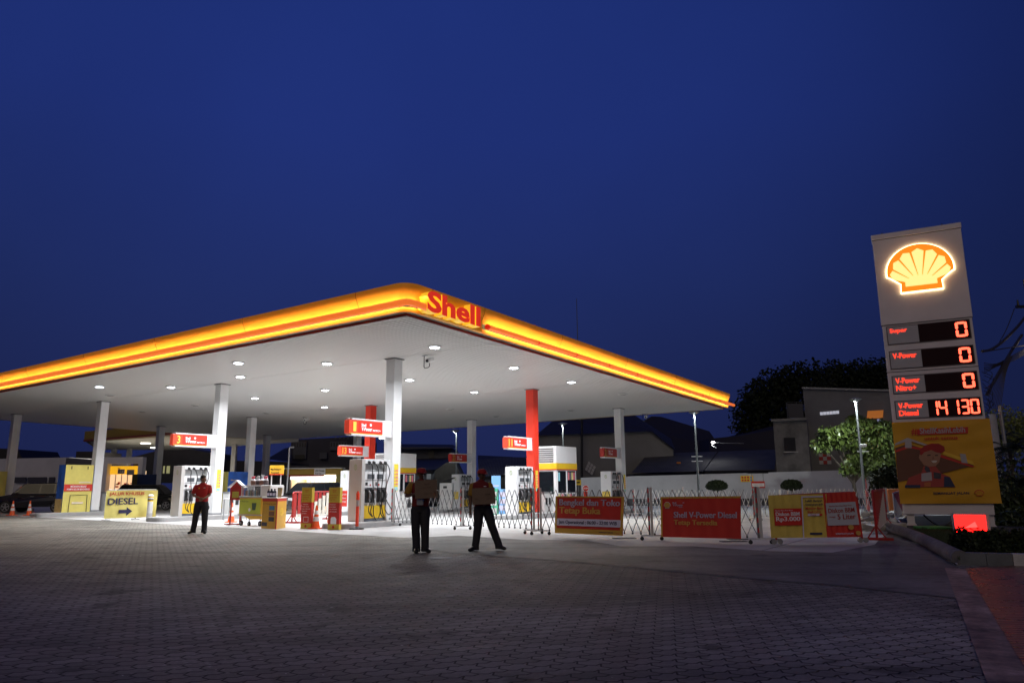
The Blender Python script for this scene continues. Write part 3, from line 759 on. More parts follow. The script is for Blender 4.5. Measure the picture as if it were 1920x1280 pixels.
# numbered signs on the columns
SIGNR = mat('sign_red_lit', (0.7, 0.045, 0.03), 0.35, em=(1.0, 0.05, 0.03), es=0.22)
SIGNO = mat('sign_number_red_lit', (0.8, 0.08, 0.04), 0.35, em=(1.0, 0.09, 0.04), es=0.25)
SIGNRD = mat('sign_red_unlit', (0.5, 0.03, 0.02), 0.35)
NUMY = mat('number_yellow', (0.9, 0.65, 0.1), 0.4, em=(1.0, 0.6, 0.1), es=0.3)
NUMD = mat('number_yellow_unlit', (0.55, 0.38, 0.06), 0.4)
LETW = mat('sign_white_lit', (0.9, 0.9, 0.95), 0.4, em=(1, 1, 1), es=0.5)
SIGNW = mat('sign_frame_white', (0.8, 0.8, 0.82), 0.35)
def number_sign(num, a, bcol, lit, label, second=True):
    b0 = bcol - 2.05; z = 3.07 - 0.017*bcol
    t = thing('pump_number_sign', label, 'sign', W(a + 0.08, b0, z), ANG_V, 'red numbered signs on the columns')
    red = SIGNR if lit else SIGNRD; ora = SIGNO if lit else SIGNRD
    Lx = 2.12; h = 0.58
    m = MB(); m.rbox(0.03, 0.02, 0.06, 1.60, 0.26, h-0.06, 0.01); m.build('sign_box', ora, t)
    m = MB(); m.rbox(0.12, 0.0, h-0.055, Lx-0.02, 0.28, h, 0.012); m.rbox(0.12, 0.0, 0.0, Lx-0.02, 0.28, 0.055, 0.012)
    m.box(1.60, 0.015, 0.03, Lx-0.01, 0.265, h-0.03)
    m.build('frame', SIGNW, t)
    m = MB(); m.box(0.47, 0.005, 0.085, 1.60, 0.018, h-0.085); m.build('face_panel', red, t)
    m = MB(); m.box(0.05, 0.008, 0.058, 1.60, 0.018, 0.080); m.build('yellow_line', YEL, t)
    m = MB(); n = len(num)
    put_text(m, num, 0.14 if n > 1 else 0.2, 0.13, 0.42 if n > 1 else 0.34, 0.46, 0.0, 0, 0.03)
    m.build('number', NUMY if lit else NUMD, t)
    m = MB(); put_text(m, 'Shell', 0.58, 0.32, 0.80, 0.42, 0.0, 0, 0.03); put_text(m, 'V-Power', 0.58, 0.17, 1.08, 0.30, 0.0, 0, 0.05, 0.1)
    if second: put_text(m, 'NITRO+', 1.12, 0.17, 1.50, 0.235, 0.0, 0, 0.05, 0.2)
    m.cyl((1.02, 0.0, 0.385), (1.02, 0.004, 0.385), 0.045, n=12)
    m.build('lettering', LETW if lit else WINK, t)
    m = MB(); m.bar((Lx-0.02, 0.10, 0.03), (Lx+0.12, 0.10, -0.35), 0.02, 0.02); m.build('strut', WSTEEL, t)
number_sign('1', 0.0, 0.0, True, 'red and white sign with a yellow 1, on the front white column')
number_sign('3', 10.7, 0.0, True, 'red and white sign with a yellow 3, above the man in the red shirt')
number_sign('13', 10.7, 9.3, True, 'red and white sign with a yellow 13, on the short red column')
number_sign('11', 0.0, 9.3, True, 'red and white sign with a yellow 11, on the tall red column')
number_sign('23', 10.7, 18.4, False, 'unlit dark red sign with the number 23, on the rear white column', False)
number_sign('21', 0.0, 18.4, False, 'unlit dark red sign with the number 21, on the rightmost column', False)

# notices on column faces and boxes beside the columns
PINK = mat('pink_print', (0.75, 0.2, 0.25), 0.6)
CYAN = mat('pale_cyan_print', (0.3, 0.65, 0.75), 0.6)
def notice(a, b, label, h=0.95, z=1.18, red=False):
    t = thing('column_notice', label, 'notice', W(a, b + 0.10, gz(b) + z), ANG_V, 'yellow notices on the columns')
    MB().box(0.0, -0.012, 0.0, 0.2, -0.004, h).build('notice_sheet', mat('bright_yellow_sheet', (0.85, 0.68, 0.05), 0.5), t)
    m = MB()
    for k in range(5):
        z_ = h*0.72 - k*h*0.125
        m.box(0.10, -0.015, z_, 0.185, -0.0125, z_+h*0.07, 0); m.box(0.02, -0.015, z_+0.01, 0.08, -0.0125, z_+h*0.045, 0)
    m.box(0.02, -0.015, h*0.02, 0.185, -0.0125, h*0.15, 1)
    m.build('notice_print', [PINK, CYAN], t)
notice(0.0, 0.0, 'tall yellow notice stuck to the front white column')
notice(10.72, 0.0, 'tall yellow notice on the white column behind the man in the red shirt')
notice(0.0, 9.3, 'tall yellow notice stuck to the tall red column')
notice(0.0, 18.4, 'narrow yellow notice stuck low on the rightmost column')
def bin_box(a, b, label):
    t = thing('service_box', label, 'dispenser', W(a, b, gz(b)+0.17), ANG_V, 'grey service boxes beside the columns')
    m = MB(); m.rbox(0, 0, 0, 0.62, 0.45, 0.95, 0.02); m.build('cabinet', PALEG, t)
    m = MB(); m.rbox(0.08, -0.03, 0.42, 0.24, 0.02, 0.72, 0.03); m.rbox(0.36, -0.03, 0.42, 0.52, 0.02, 0.72, 0.03); m.build('hopper', BLACK, t)
    MB().box(-0.02, -0.02, 0.95, 0.64, 0.47, 1.0).build('lid', GREYM, t)
bin_box(0.0, 0.75, 'grey service box right of the front white column')
bin_box(10.7, 0.75, 'grey service box right of the column behind the man in the red shirt')
bin_box(21.3, 0.65, 'grey service box right of the third front column, beside the diesel banner')
bin_box(-0.1, 10.0, 'grey service box right of the tall red column, in front of the booth')

# attendants' booths
LOUV = mat('louvre_dark', (0.05, 0.05, 0.05), 0.6)
def booth(a, b, label):
    t = thing('attendant_booth', label, 'booth', W(a, b, gz(b)+0.17), ANG_V, 'white attendants booths on the islands')
    Lx, Ly, H = 1.9, 1.35, 3.15
    m = MB(); m.rbox(0, 0, 0, Lx, Ly, 2.2, 0.02); m.rbox(-0.03, -0.03, 2.32, Lx+0.03, Ly+0.03, H, 0.02); m.build('wall', WHITE, t)
    m = MB(); m.box(-0.035, -0.035, 2.06, Lx+0.035, Ly+0.035, 2.34); m.build('yellow_band', YEL, t)
    m = MB(); m.box(-0.04, -0.04, 2.02, Lx+0.04, Ly+0.04, 2.062); m.build('red_line', RED, t)
    m = MB()
    for k in range(7): m.bar((-0.05, 0.12, 2.42+0.1*k), (-0.05, Ly-0.08, 2.42+0.1*k), 0.012, 0.032)
    m.build('louvres', LOUV, t)
    for x0, x1 in ((0.12, 0.88), (1.0, 1.78)):
        w_ = MB(); w_.box(x0, -0.012, 0.95, x1, -0.002, 1.98); w = w_.build('window', DARKG, t)
        MB().box(x0-0.03, -0.02, 0.92, x0, 0.0, 2.0).box(x1, -0.02, 0.92, x1+0.03, 0.0, 2.0).box(x0, -0.02, 1.98, x1, 0, 2.01).box(x0, -0.02, 0.92, x1, 0, 0.95).build('window_frame', SIGNW, w)
    MB().box(-0.012, 0.15, 0.9, -0.002, 1.22, 1.95).build('window', DARKG, t)
    PM = [mat('poster_yellow', (0.8, 0.7, 0.3), 0.6), PINK, mat('poster_dark', (0.15, 0.15, 0.18), 0.6), CYAN]
    for k in range(6): MB().box(0.15+0.27*k, -0.02, 0.62, 0.35+0.27*k, -0.013, 0.88).build('poster', PM[k % 3], t)
    for k in range(4): MB().box(1.05+0.17*k, -0.026, 1.55, 1.19+0.17*k, -0.021, 1.92).build('poster', PM[(k+1) % 3], t)
    MB().box(0.14, -0.026, 1.5, 0.3, -0.021, 1.9).build('poster', CYAN, t)
booth(-0.3, 10.75, 'white booth with louvred top and yellow band, right of the tall red column')
booth(10.4, 10.75, 'white booth with yellow band, partly hidden behind the front white column')

# ================================================================ FORECOURT OBJECTS
# traffic cones
CONEO = mat('cone_orange', (0.85, 0.12, 0.02), 0.5, var=0.1, vs=6); CONEW = mat('cone_band', (0.7, 0.7, 0.7), 0.4, var=0.1, vs=10)
def make_cone():
    t = thing('traffic_cone', '', 'traffic cone', group='orange traffic cones')
    m = MB(); m.slab([(-0.19,-0.19),(0.19,-0.19),(0.19,0.19),(-0.19,0.19)], 0, 0.035); m.build('base', CONEO, t, bevel=0.01)
    r = lambda z: 0.135 - (0.135-0.028)*z/0.72
    m = MB()
    for z0, z1, mi in ((0.03, 0.24, 0), (0.24, 0.38, 1), (0.38, 0.46, 0), (0.46, 0.58, 1), (0.58, 0.75, 0)):
        m.cyl((0,0,z0), (0,0,z1), r(z0)+(0.002 if mi else 0), r(z1)+(0.002 if mi else 0), 18, mi)
    m.build('cone_body', [CONEO, CONEW], t, smooth=True)
    return t
cone = make_cone(); first = True
for px, py, lb in ((592, 991, 'orange and white traffic cone between the two narrow boards'), (619, 988, 'traffic cone half hidden behind the second narrow board'),
                   (433, 979, 'traffic cone behind the red donation box stand'), (22, 966, 'traffic cone at far left in front of the black car'), (54, 966, 'traffic cone at the tail of the black car, right one of two')):
    o = cone if first else copy_tree(cone); first = False
    P = GS(px, py); o.location = (P.x, P.y, P.z+0.008); o['label'] = lb; o.rotation_euler[2] = px*0.7
# delineator post
P = GS(669, 992); t = thing('delineator_post', 'slim orange-red post with grey band beside the front pump', 'post', (P.x, P.y, P.z+0.006))
MB().lathe([(0.24, 0), (0.23, 0.035), (0.1, 0.05), (0.06, 0.09)], n=18).build('base', BLACK, t)
m = MB(); m.cyl((0,0,0.05), (0,0,0.72), 0.055, 0.05, 14, 0); m.cyl((0,0,0.72), (0,0,0.92), 0.052, n=14, m=1); m.cyl((0,0,0.92), (0,0,1.14), 0.055, n=14, m=0); m.cyl((0,0,1.14), (0,0,1.2), 0.03, n=14, m=0)
m.build('shaft', [mat('post_orange', (0.8, 0.06, 0.02), 0.4), mat('reflective_grey', (0.35, 0.3, 0.3), 0.4)], t, smooth=True)
# white bollard by the banner
P = GS(279, 976); t = thing('bollard', 'white bollard with yellow and black bands in front of the diesel banner', 'bollard', (P.x, P.y, P.z))
m = MB(); m.cyl((0,0,0), (0,0,0.32), 0.115, n=18, m=1); m.cyl((0,0,0.32), (0,0,0.8), 0.11, n=18, m=0)
for k in range(5): m.cyl((0,0,0.8+0.05*k), (0,0,0.85+0.05*k), 0.112, n=18, m=(2, 3, 0, 2, 0)[k])
m.cyl((0,0,1.05), (0,0,1.09), 0.112, 0.06, 18, 0)
m.build('shaft', [WHITE, PALEG, YEL, BLACK], t, smooth=True)
# diesel banner on a frame
PL = GS(197, 978); PR_ = GS(291, 974); ang = math.atan2((PR_-PL).y, (PR_-PL).x); Lb = (PR_-PL).length
t = thing('banner_stand', 'low tubular stand on castors carrying the diesel banner', 'stand', (PL.x, PL.y, PL.z+0.006), ang)
m = MB()
for x_ in (0.05, Lb*0.6, Lb-0.05): m.cyl((x_, 0.05, 0.05), (x_, 0.05, 1.3), 0.02, n=8); m.bar((x_-0.16, 0.05, 0.06), (x_+0.16, 0.05, 0.06), 0.06, 0.04)
m.cyl((0.05, 0.05, 1.28), (Lb-0.05, 0.05, 1.28), 0.02, n=8); m.build('frame', WSTEEL, t)
m = MB()
def zb(px, py): x_, z_ = onplane(px, py, PL, ang); return x_, z_
tl = zb(200, 920); bl = zb(194.5, 972); tr = zb(296, 921.5); br = zb(291, 971)
ban = thing('diesel_banner', 'pale yellow banner reading JALUR KHUSUS DIESEL with a black arrow', 'banner', (PL.x, PL.y, PL.z+0.006), ang)
nx, nz = 30, 8; vs = []
for j in range(nz+1):
    for i in range(nx+1):
        f = i/nx; h = j/nz
        x_ = (bl[0]*(1-h)+tl[0]*h)*(1-f) + (br[0]*(1-h)+tr[0]*h)*f
        vs.append((x_, 0.0 + 0.012*math.sin(f*31+h*2) + 0.01*math.sin(f*11), bl[1]*(1-h) + tl[1]*h + 0.02*math.sin(f*3.1)*(0.5 if h > 0.5 else -0.5)))
MB().add(vs, [(j*(nx+1)+i, j*(nx+1)+i+1, (j+1)*(nx+1)+i+1, (j+1)*(nx+1)+i) for j in range(nz) for i in range(nx)]).build('cloth', mat('banner_yellow', (0.78, 0.68, 0.2), 0.7, var=0.08, vs=2), ban, smooth=True)
Wd = br[0]-bl[0]; Hb = tl[1]-bl[1]; X0 = bl[0]; Z0 = bl[1]
m = MB(); put_text(m, 'JALUR KHUSUS', X0+Wd*0.06, Z0+Hb*0.80, X0+Wd*0.73, Z0+Hb*0.95, -0.035, 0, 0.02); m.build('lettering', REDINK, ban)
m = MB(); put_text(m, 'DIESEL', X0+Wd*0.04, Z0+Hb*0.49, X0+Wd*0.62, Z0+Hb*0.73, -0.035, 0, 0.03)
q = [(0.26, 0.17), (0.41, 0.17), (0.41, 0.08), (0.52, 0.235), (0.41, 0.39), (0.41, 0.30), (0.26, 0.30)]
m.prism([(X0+Wd*a_, Z0+Hb*b_) for a_, b_ in q], -0.036, -0.03); m.build('lettering', NAVY, ban)
# two narrow promotion boards
def board(px0, px1, pyt, pyb, label, kind):
    P0 = GS(px0, pyb); P1 = GS(px1, pyb+0.3); an = math.atan2((P1-P0).y, (P1-P0).x)
    w_ = (P1-P0).length; h = onplane(px0, pyt, P0, an)[1]
    t = thing('promotion_board', label, 'board', (P0.x, P0.y, P0.z+0.008), an, 'narrow red and yellow promotion boards')
    m = MB(); m.box(0, 0, 0, w_, 0.14, h*0.13, 0); m.box(0, 0.002, h*0.13, w_, 0.138, h*0.64, 1); m.box(0, 0, h*0.64, w_, 0.14, h, 0)
    m.build('board_panel', [mat('board_yellow', (0.62, 0.45, 0.05), 0.5), mat('board_red', (0.6, 0.04, 0.03), 0.5)], t)
    m = MB()
    L1 = ['Shell', 'GO+']
    for k, s in enumerate(L1): put_text(m, s, w_*0.34, h*(0.92-0.035*k), w_*0.66, h*(0.945-0.035*k), -0.004)
    for k, s in enumerate(['Lebih Banyak', 'untuk Anda', 'hari ini']): put_text(m, s, w_*0.1, h*(0.80-0.05*k), w_*(0.1+0.75*len(s)/12), h*(0.825-0.05*k), -0.004)
    m.build('lettering', REDINK, t)
    m = MB()
    TX = (['Tukarkan', 'Poin Anda', 'dan nikmati', 'Minuman', 'Gratis'] if kind == 0 else ['Dapatkan', 'potongan', 'Rp150.000', 'oli mesin'])
    for k, s in enumerate(TX): put_text(m, s, w_*0.12, h*(0.58-0.055*k), w_*(0.12+0.78*len(s)/11), h*(0.605-0.055*k), -0.003)
    if kind: 
        m.prism([(w_*0.25, h*0.135), (w_*0.75, h*0.135), (w_*0.75, h*0.26), (w_*0.62, h*0.3), (w_*0.35, h*0.3), (w_*0.25, h*0.27)], -0.004, 0.0)
    else:
        for q in ((0.25, 0.16, 0.28, 0.29), (0.72, 0.16, 0.75, 0.29), (0.28, 0.275, 0.72, 0.29), (0.28, 0.16, 0.72, 0.168)): m.box(w_*q[0], -0.004, h*q[1], w_*q[2], -0.001, h*q[3])
    m.build('print', WINK, t)
    m = MB(); m.cyl((w_/2, -0.003, h*0.065), (w_/2, 0.0, h*0.065), w_*0.11, n=16); m.build('emblem', REDINK, t)
board(563, 582, 914, 991, 'narrow red and yellow board left of the traffic cone', 0)
board(614, 635, 914, 993, 'narrow red and yellow board with a white jerrycan, right of the cone', 1)
# ---------------------------------------------------------------- barriers with red and white slats
CREAM = mat('cream_slat', (0.62, 0.58, 0.50), 0.5, var=0.08, vs=5)
def barrier(P0, P1, label, h=1.15, n=14, rev=False, frame=DRED, z0=0.22):
    d = (P1-P0); an = math.atan2(d.y, d.x); Lx = d.length
    t = thing('crowd_barrier', label, 'barrier', P0, an, 'red and white steel barriers')
    m = MB(); m.tube([(0.0, 0, 0.04), (0.0, 0, h-0.05), (0.05, 0, h), (Lx-0.05, 0, h), (Lx, 0, h-0.05), (Lx, 0, 0.04)], 0.028, 8); m.build('frame', frame, t)
    MB().cyl((0, 0, z0), (Lx, 0, z0), 0.02, n=8).build('lower_rail', CREAM, t)
    m = MB()
    for k in range(n):
        x0 = 0.06 + (Lx-0.12)*k/n; x1 = x0 + (Lx-0.12)/n*0.62; f = k/(n-1)
        if rev: f = 1-f
        zc = z0 + (h-z0)*min(1, f*0.95 + 0.0)
        m.box(x0, -0.012, z0+0.01, x1, 0.012, zc, 0); m.box(x0, -0.012, zc, x1, 0.012, h-0.03, 1)
    m.build('slats', [CREAM, DRED], t)
    for x_ in (0, Lx):
        m = MB(); m.bar((x_, -0.35, 0.04), (x_, 0.35, 0.04), 0.06, 0.06); m.bar((x_, -0.2, 0.05), (x_, 0, 0.35), 0.03, 0.03); m.bar((x_, 0.2, 0.05), (x_, 0, 0.35), 0.03, 0.03)
        m.build('foot', frame, t)
    return t
barrier(GS(547, 981), GS(619, 975), 'red barrier with cream slats behind the two narrow boards', n=9, h=1.15)
barrier(GS(1645, 1013), GS(1664, 996), 'red and white barrier with a T foot, left of the big price sign', n=16)
barrier(GS(1681, 987), GS(1694, 973), 'white-framed red and white barrier partly behind the big price sign', n=12, rev=True, frame=CREAM, h=1.1)

# ---------------------------------------------------------------- folding gates
RWP = mat('gate_red_white', (0.5, 0.03, 0.03), 0.5)
def gate_post(t, P, h=1.28, two=True, wheels=True, ang=0.0):
    """P local xyz"""
    x, y = P
    m = MB(); m.rbox(x-0.05, y-0.035, 0.12, x-0.012, y+0.035, h, 0.006, 0); m.rbox(x+0.006, y-0.025, 0.12, x+0.065, y+0.025, h, 0.006, 1)
    for k in range(5): m.box(x-0.053, y-0.038, 0.25+0.22*k, x-0.018, y-0.03, 0.36+0.22*k, 2)
    p_ = m.build('post', [mat('gate_post_dark', (0.14, 0.13, 0.13), 0.5), PALEG, RWP], t)
    m = MB(); m.rbox(x-0.26, y-0.04, 0.10, x+0.3, y+0.04, 0.135, 0.008); m.build('base_plate', WSTEEL, p_)
    for xx in (x-0.22, x+0.26):
        m = MB(); m.cyl((xx, y-0.02, 0.045), (xx, y+0.02, 0.045), 0.045, n=12); m.bar((xx, y, 0.05), (xx, y, 0.11), 0.03, 0.02); m.build('castor', RUBB, p_)
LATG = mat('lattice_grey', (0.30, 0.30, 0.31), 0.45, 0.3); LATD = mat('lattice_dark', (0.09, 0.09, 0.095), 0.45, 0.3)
def lattice(t, L0, L1, zb_, zt_, pitch, name='lattice', m0=None, off=0.0):
    """scissor bars in local x-z between L0 and L1 (x values)"""
    m = MB(); H = zt_-zb_
    n = max(2, int(round((L1-L0)/pitch))); pw = (L1-L0)/n
    reach = 2.0
    for k in range(n):
        xa = L0 + pw*k
        for s, yy in ((1, -0.012), (-1, 0.012)):
            x0, x1 = (xa, xa+pw*reach) if s > 0 else (xa+pw, xa+pw-pw*reach)
            z0, z1 = zb_, zt_
            # trim at the ends
            def zx(x_): return z0 + (z1-z0)*(x_-x0)/(x1-x0)
            c0, c1 = x0, x1
            if c1 > L1: c1 = L1
            if c1 < L0: c1 = L0
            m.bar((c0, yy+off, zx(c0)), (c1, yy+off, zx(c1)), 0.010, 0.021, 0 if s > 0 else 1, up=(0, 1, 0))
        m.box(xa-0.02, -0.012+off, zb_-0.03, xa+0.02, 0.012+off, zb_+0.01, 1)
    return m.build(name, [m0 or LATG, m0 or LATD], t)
def gate(pixels, label, pitch=0.19, h=1.27, wheels=True, postless=(), lm=None):
    Ps = [GS(*p) for p in pixels]; P0 = Ps[0]; P1 = Ps[-1]
    t = thing('folding_gate', label, 'gate', (P0.x, P0.y, P0.z+0.006), 0.0, 'folding scissor gates')
    for i, p in enumerate(Ps):
        if i not in postless: gate_post(t, ((p-P0).x, (p-P0).y), h)
    for a, b in zip(Ps, Ps[1:]):
        d = b-a; an = math.atan2(d.y, d.x)
        sub = lattice(t, 0.1, d.length-0.04, 0.16, h-0.06, pitch, m0=lm)
        sub.location = (a-P0).xyz; sub.rotation_euler = (0, 0, an)
    return t
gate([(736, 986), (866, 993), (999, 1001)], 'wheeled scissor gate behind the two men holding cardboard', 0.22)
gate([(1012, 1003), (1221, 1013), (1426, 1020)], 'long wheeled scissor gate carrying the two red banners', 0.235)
gate([(1190, 967), (1416, 975), (1665, 972)], 'white scissor gate further back across the right side', 0.235, 1.3, lm=WSTEEL)

# ---------------------------------------------------------------- banners hung on the gate
def hung_banner(name, label, TL_, TR__, BR_, BL_, baseL, baseR, m_, off=-0.10, fold=0.012, group=None):
    P0 = GS(*baseL); P1 = GS(*baseR); d = P1-P0; an = math.atan2(d.y, d.x)
    o = Vector((P0.x + math.sin(an)*(-off)*0, P0.y, P0.z)); n = Vector((math.sin(an), -math.cos(an), 0)); o = o + n*(-off)
    q = [onplane(*p, o, an) for p in (TL_, TR__, BR_, BL_)]
    t = thing(name, label, 'banner', o, an, group)
    nx, nz = 36, 10; vs = []
    for j in range(nz+1):
        for i in range(nx+1):
            f = i/nx; h = j/nz
            x_ = (q[3][0]*(1-h)+q[0][0]*h)*(1-f) + (q[2][0]*(1-h)+q[1][0]*h)*f
            z_ = (q[3][1]*(1-f)+q[2][1]*f)*(1-h) + (q[0][1]*(1-f)+q[1][1]*f)*h
            vs.append((x_, fold*math.sin(f*40+h*3)*(0.4+0.6*abs(math.sin(f*7))) , z_))
    MB().add(vs, [(j*(nx+1)+i, j*(nx+1)+i+1, (j+1)*(nx+1)+i+1, (j+1)*(nx+1)+i) for j in range(nz) for i in range(nx)]).build('cloth', m_, t, smooth=True)
    def M(f, h):
        x_ = (q[3][0]*(1-h)+q[0][0]*h)*(1-f) + (q[2][0]*(1-h)+q[1][0]*h)*f
        z_ = (q[3][1]*(1-f)+q[2][1]*f)*(1-h) + (q[0][1]*(1-f)+q[1][1]*f)*h
        return x_, z_
    return t, M
def mapped(mb, M, y):
    """warp a unit-square drawing (x, y, z with x,z in 0..1) on to the banner"""
    mb.V = [(*M(v[0], v[2])[:1], y + v[1], M(v[0], v[2])[1]) for v in mb.V]; return mb
BANR = mat('banner_red', (0.58, 0.035, 0.022), 0.65, var=0.08, vs=2)
BANY = mat('banner_ochre', (0.62, 0.36, 0.05), 0.65, var=0.08, vs=2)
LAV = mat('lavender_white_ink', (0.66, 0.63, 0.78), 0.6)
GOLD = mat('gold_ink', (0.62, 0.36, 0.08), 0.6)
t, M = hung_banner('opening_hours_banner', 'red banner reading Bengkel dan Toko Tetap Buka, with opening hours', (1042.5, 929.5), (1171, 930.5), (1167.5, 1004), (1041, 998.5), (1040, 1006), (1180, 1013), BANR)
m = MB(); m.box(0, 0, 0, 1, 0.002, 0.135); m.box(0, 0, 0.135, 0.03, 0.002, 0.97); m.box(0.965, 0, 0.135, 1, 0.002, 0.97); m.box(0, 0, 0.965, 1, 0.002, 1); mapped(m, M, -0.02).build('border', BANY, t)
m = MB(); put_text(m, 'Bengkel dan Toko', 0.06, 0.70, 0.95, 0.92, 0, 0, 0.03); m.V = [(v[0], 0, v[2]) for v in m.V]; mapped(m, M, -0.022).build('lettering', LAV, t)
m = MB(); put_text(m, 'Tetap Buka', 0.06, 0.48, 0.68, 0.71, 0, 0, 0.03); mapped(m, M, -0.022).build('lettering', GOLD, t)
m = MB(); P_ = []
for cx, cz, s in ((0.045, 0.24, 180), (0.955, 0.24, 270), (0.955, 0.37, 0), (0.045, 0.37, 90)):
    for i in range(5): q = R(s+90*i/4); P_.append((cx + 0.015*math.cos(q), cz + 0.03*math.sin(q)))
m.prism(P_, 0, 0.002); mapped(m, M, -0.022).build('hours_strip', LAV, t)
m = MB(); put_text(m, 'Jam Operasional : 06:00 - 22:00 WIB', 0.06, 0.235, 0.92, 0.355, 0, 0, 0.02); put_text(m, 'SEMANGAT JALAN', 0.67, 0.045, 0.87, 0.085, 0, 0, 0.03); mapped(m, M, -0.026).build('lettering', NAVY, t)
m = MB(); put_emblem(m, 0.935, 0.03, 0.045, 0, 0, 0, 1, 0.002); mapped(m, M, -0.027).build('emblem', [REDINK, BANY], t)
t, M = hung_banner('diesel_available_banner', 'red banner reading Diesel Tetap Tersedia with a gold scallop emblem', (1239, 931), (1389, 929.5), (1389.5, 1009.5), (1240, 1006), (1225, 1014), (1400, 1020), BANR)
m = MB(); m.box(0, 0, 0, 0.022, 0.002, 1)
for k in range(10): m.box(0.022+0.0978*k, 0, 0.955, 0.022+0.0978*k+0.09, 0.002, 1.0)
mapped(m, M, -0.02).build('border', BANY, t)
m = MB(); put_text(m, 'Shell V-Power Diesel', 0.17, 0.48, 0.955, 0.63, 0, 0, 0.03); put_text(m, 'Shell', 0.155, 0.83, 0.205, 0.87, 0, 0, 0.04); put_text(m, 'V-Power', 0.16, 0.765, 0.29, 0.82, 0, 0, 0.04); put_text(m, 'DIESEL', 0.235, 0.73, 0.29, 0.75, 0, 0, 0.02)
m.cyl((0.297, 0, 0.85), (0.297, 0.002, 0.85), 0.012, n=10); m.V = [(v[0], 0, v[2]) for v in m.V]; mapped(m, M, -0.024).build('lettering', LAV, t)
m = MB(); put_text(m, 'Tetap Tersedia', 0.17, 0.27, 0.72, 0.43, 0, 0, 0.03); mapped(m, M, -0.024).build('lettering', GOLD, t)
m = MB(); put_emblem(m, 0, 0, 1, 0, 0, 0, 1, 0.002); m.V = [(0.087+v[0]*0.088, v[1], 0.71+v[2]*0.20) for v in m.V]; mapped(m, M, -0.024).build('emblem', [LAV, GOLD], t)
m = MB(); put_emblem(m, 0, 0, 1, 0, 0, 0, 0, 0.001); m.V = [(0.087+v[0]*0.078, v[1]-0.004, 0.722+v[2]*0.175) for v in m.V]; mapped(m, M, -0.03).build('emblem', [GOLD], t)

# discount banners pulled over a wheeled barrier
bp0 = GS(1456, 1020); bp1 = GS(1617, 1017); dd_ = bp1-bp0; ban_ = math.atan2(dd_.y, dd_.x)
t = thing('wheeled_barrier', 'wheeled barrier under the yellow and red discount banners', 'barrier', (bp0.x, bp0.y, bp0.z+0.006), ban_)
Lx = dd_.length
m = MB(); m.tube([(0, 0, 0.09), (0, 0, 0.98), (0.12, 0, 1.06), (Lx-0.18, 0, 1.12), (Lx-0.03, 0, 1.0), (Lx, 0, 0.09)], 0.025, 8)
for k in range(9): m.cyl((Lx*(k+1)/10, 0, 0.2), (Lx*(k+1)/10, 0, 1.05), 0.016, n=6)
m.cyl((0, 0, 0.2), (Lx, 0, 0.2), 0.018, n=6); m.build('frame', DRED, t)
for x_ in (0.0, Lx): m = MB(); m.cyl((x_-0.05, -0.03, 0.055), (x_-0.05, 0.03, 0.055), 0.055, n=14); m.cyl((x_+0.09, -0.03, 0.055), (x_+0.09, 0.03, 0.055), 0.055, n=14); m.bar((x_-0.08, 0, 0.1), (x_+0.12, 0, 0.1), 0.03, 0.03); m.build('castor', mat('castor_grey', (0.25, 0.25, 0.25), 0.5), t)
BGOLD = mat('banner_mustard', (0.68, 0.52, 0.10), 0.65, var=0.15, vs=2)
t, M = hung_banner('discount_banner', 'mustard yellow cloth banner reading Diskon BBM Rp3.000', (1440, 928), (1549, 925.5), (1551, 1007), (1446, 1008), (1452, 1020), (1617, 1017), BGOLD, off=-0.06, fold=0.016)
m = MB(); m.box(0.07, 0, 0.29, 0.55, 0.002, 0.68); mapped(m, M, -0.035).build('red_panel', RED, t)
m = MB(); put_text(m, 'Diskon BBM', 0.095, 0.51, 0.51, 0.60, 0, 0, 0.03); put_text(m, 'Rp3.000', 0.095, 0.36, 0.52, 0.49, 0, 0, 0.03); put_text(m, 'Member Baru Akun Motor', 0.09, 0.625, 0.40, 0.65, 0, 0, 0.02); mapped(m, M, -0.039).build('lettering', WINK, t)
m = MB(); m.box(0.555, 0, 0.0, 0.575, 0.002, 0.96); m.box(0.575, 0, 0.93, 0.93, 0.002, 0.96); mapped(m, M, -0.035).build('white_line', LAV, t)
m = MB(); 
for k, s in enumerate(('Lebih Banyak', 'Senangnya jadi', 'Member Baru', 'Shell GO+')): put_text(m, s, 0.62+0.03*(k == 3), 0.82-0.085*k, 0.92-0.03*(k == 3), 0.875-0.085*k, 0, 0 if k < 2 else 1, 0.03)
m.box(0.655, 0, 0.50, 0.86, 0.002, 0.55, 2); m.box(0.86, 0, 0.50, 0.91, 0.002, 0.55, 1); put_text(m, 'Cuss!', 0.70, 0.51, 0.80, 0.54, -0.003, 1, 0.02)
m.box(0.68, 0, 0.07, 0.90, 0.002, 0.115, 0); mapped(m, M, -0.036).build('lettering', [NAVY, REDINK, LAV], t)
t, M = hung_banner('discount_banner', 'dark red cloth banner reading Diskon BBM 5 Liter', (1543, 925), (1603, 921), (1618.5, 1006), (1551, 1007), (1452, 1020), (1617, 1017), BANR, off=-0.065, fold=0.016)
m = MB(); m.box(0.03, 0, 0.27, 0.93, 0.002, 0.78); mapped(m, M, -0.035).build('white_panel', mat('banner_grey_white', (0.5, 0.5, 0.55), 0.6), t)
m = MB(); put_text(m, 'Diskon BBM', 0.08, 0.55, 0.86, 0.655, 0, 0, 0.03); put_text(m, '5 Liter', 0.33, 0.40, 0.86, 0.52, 0, 0, 0.025); put_text(m, 'Member Baru Akun Mobil Wow', 0.12, 0.69, 0.8, 0.72, 0, 0, 0.02); put_text(m, 'hingga', 0.1, 0.44, 0.27, 0.48, 0, 0, 0.02)
m.V = [(v[0], 0, v[2]) for v in m.V]; mapped(m, M, -0.04).build('lettering', REDINK, t)
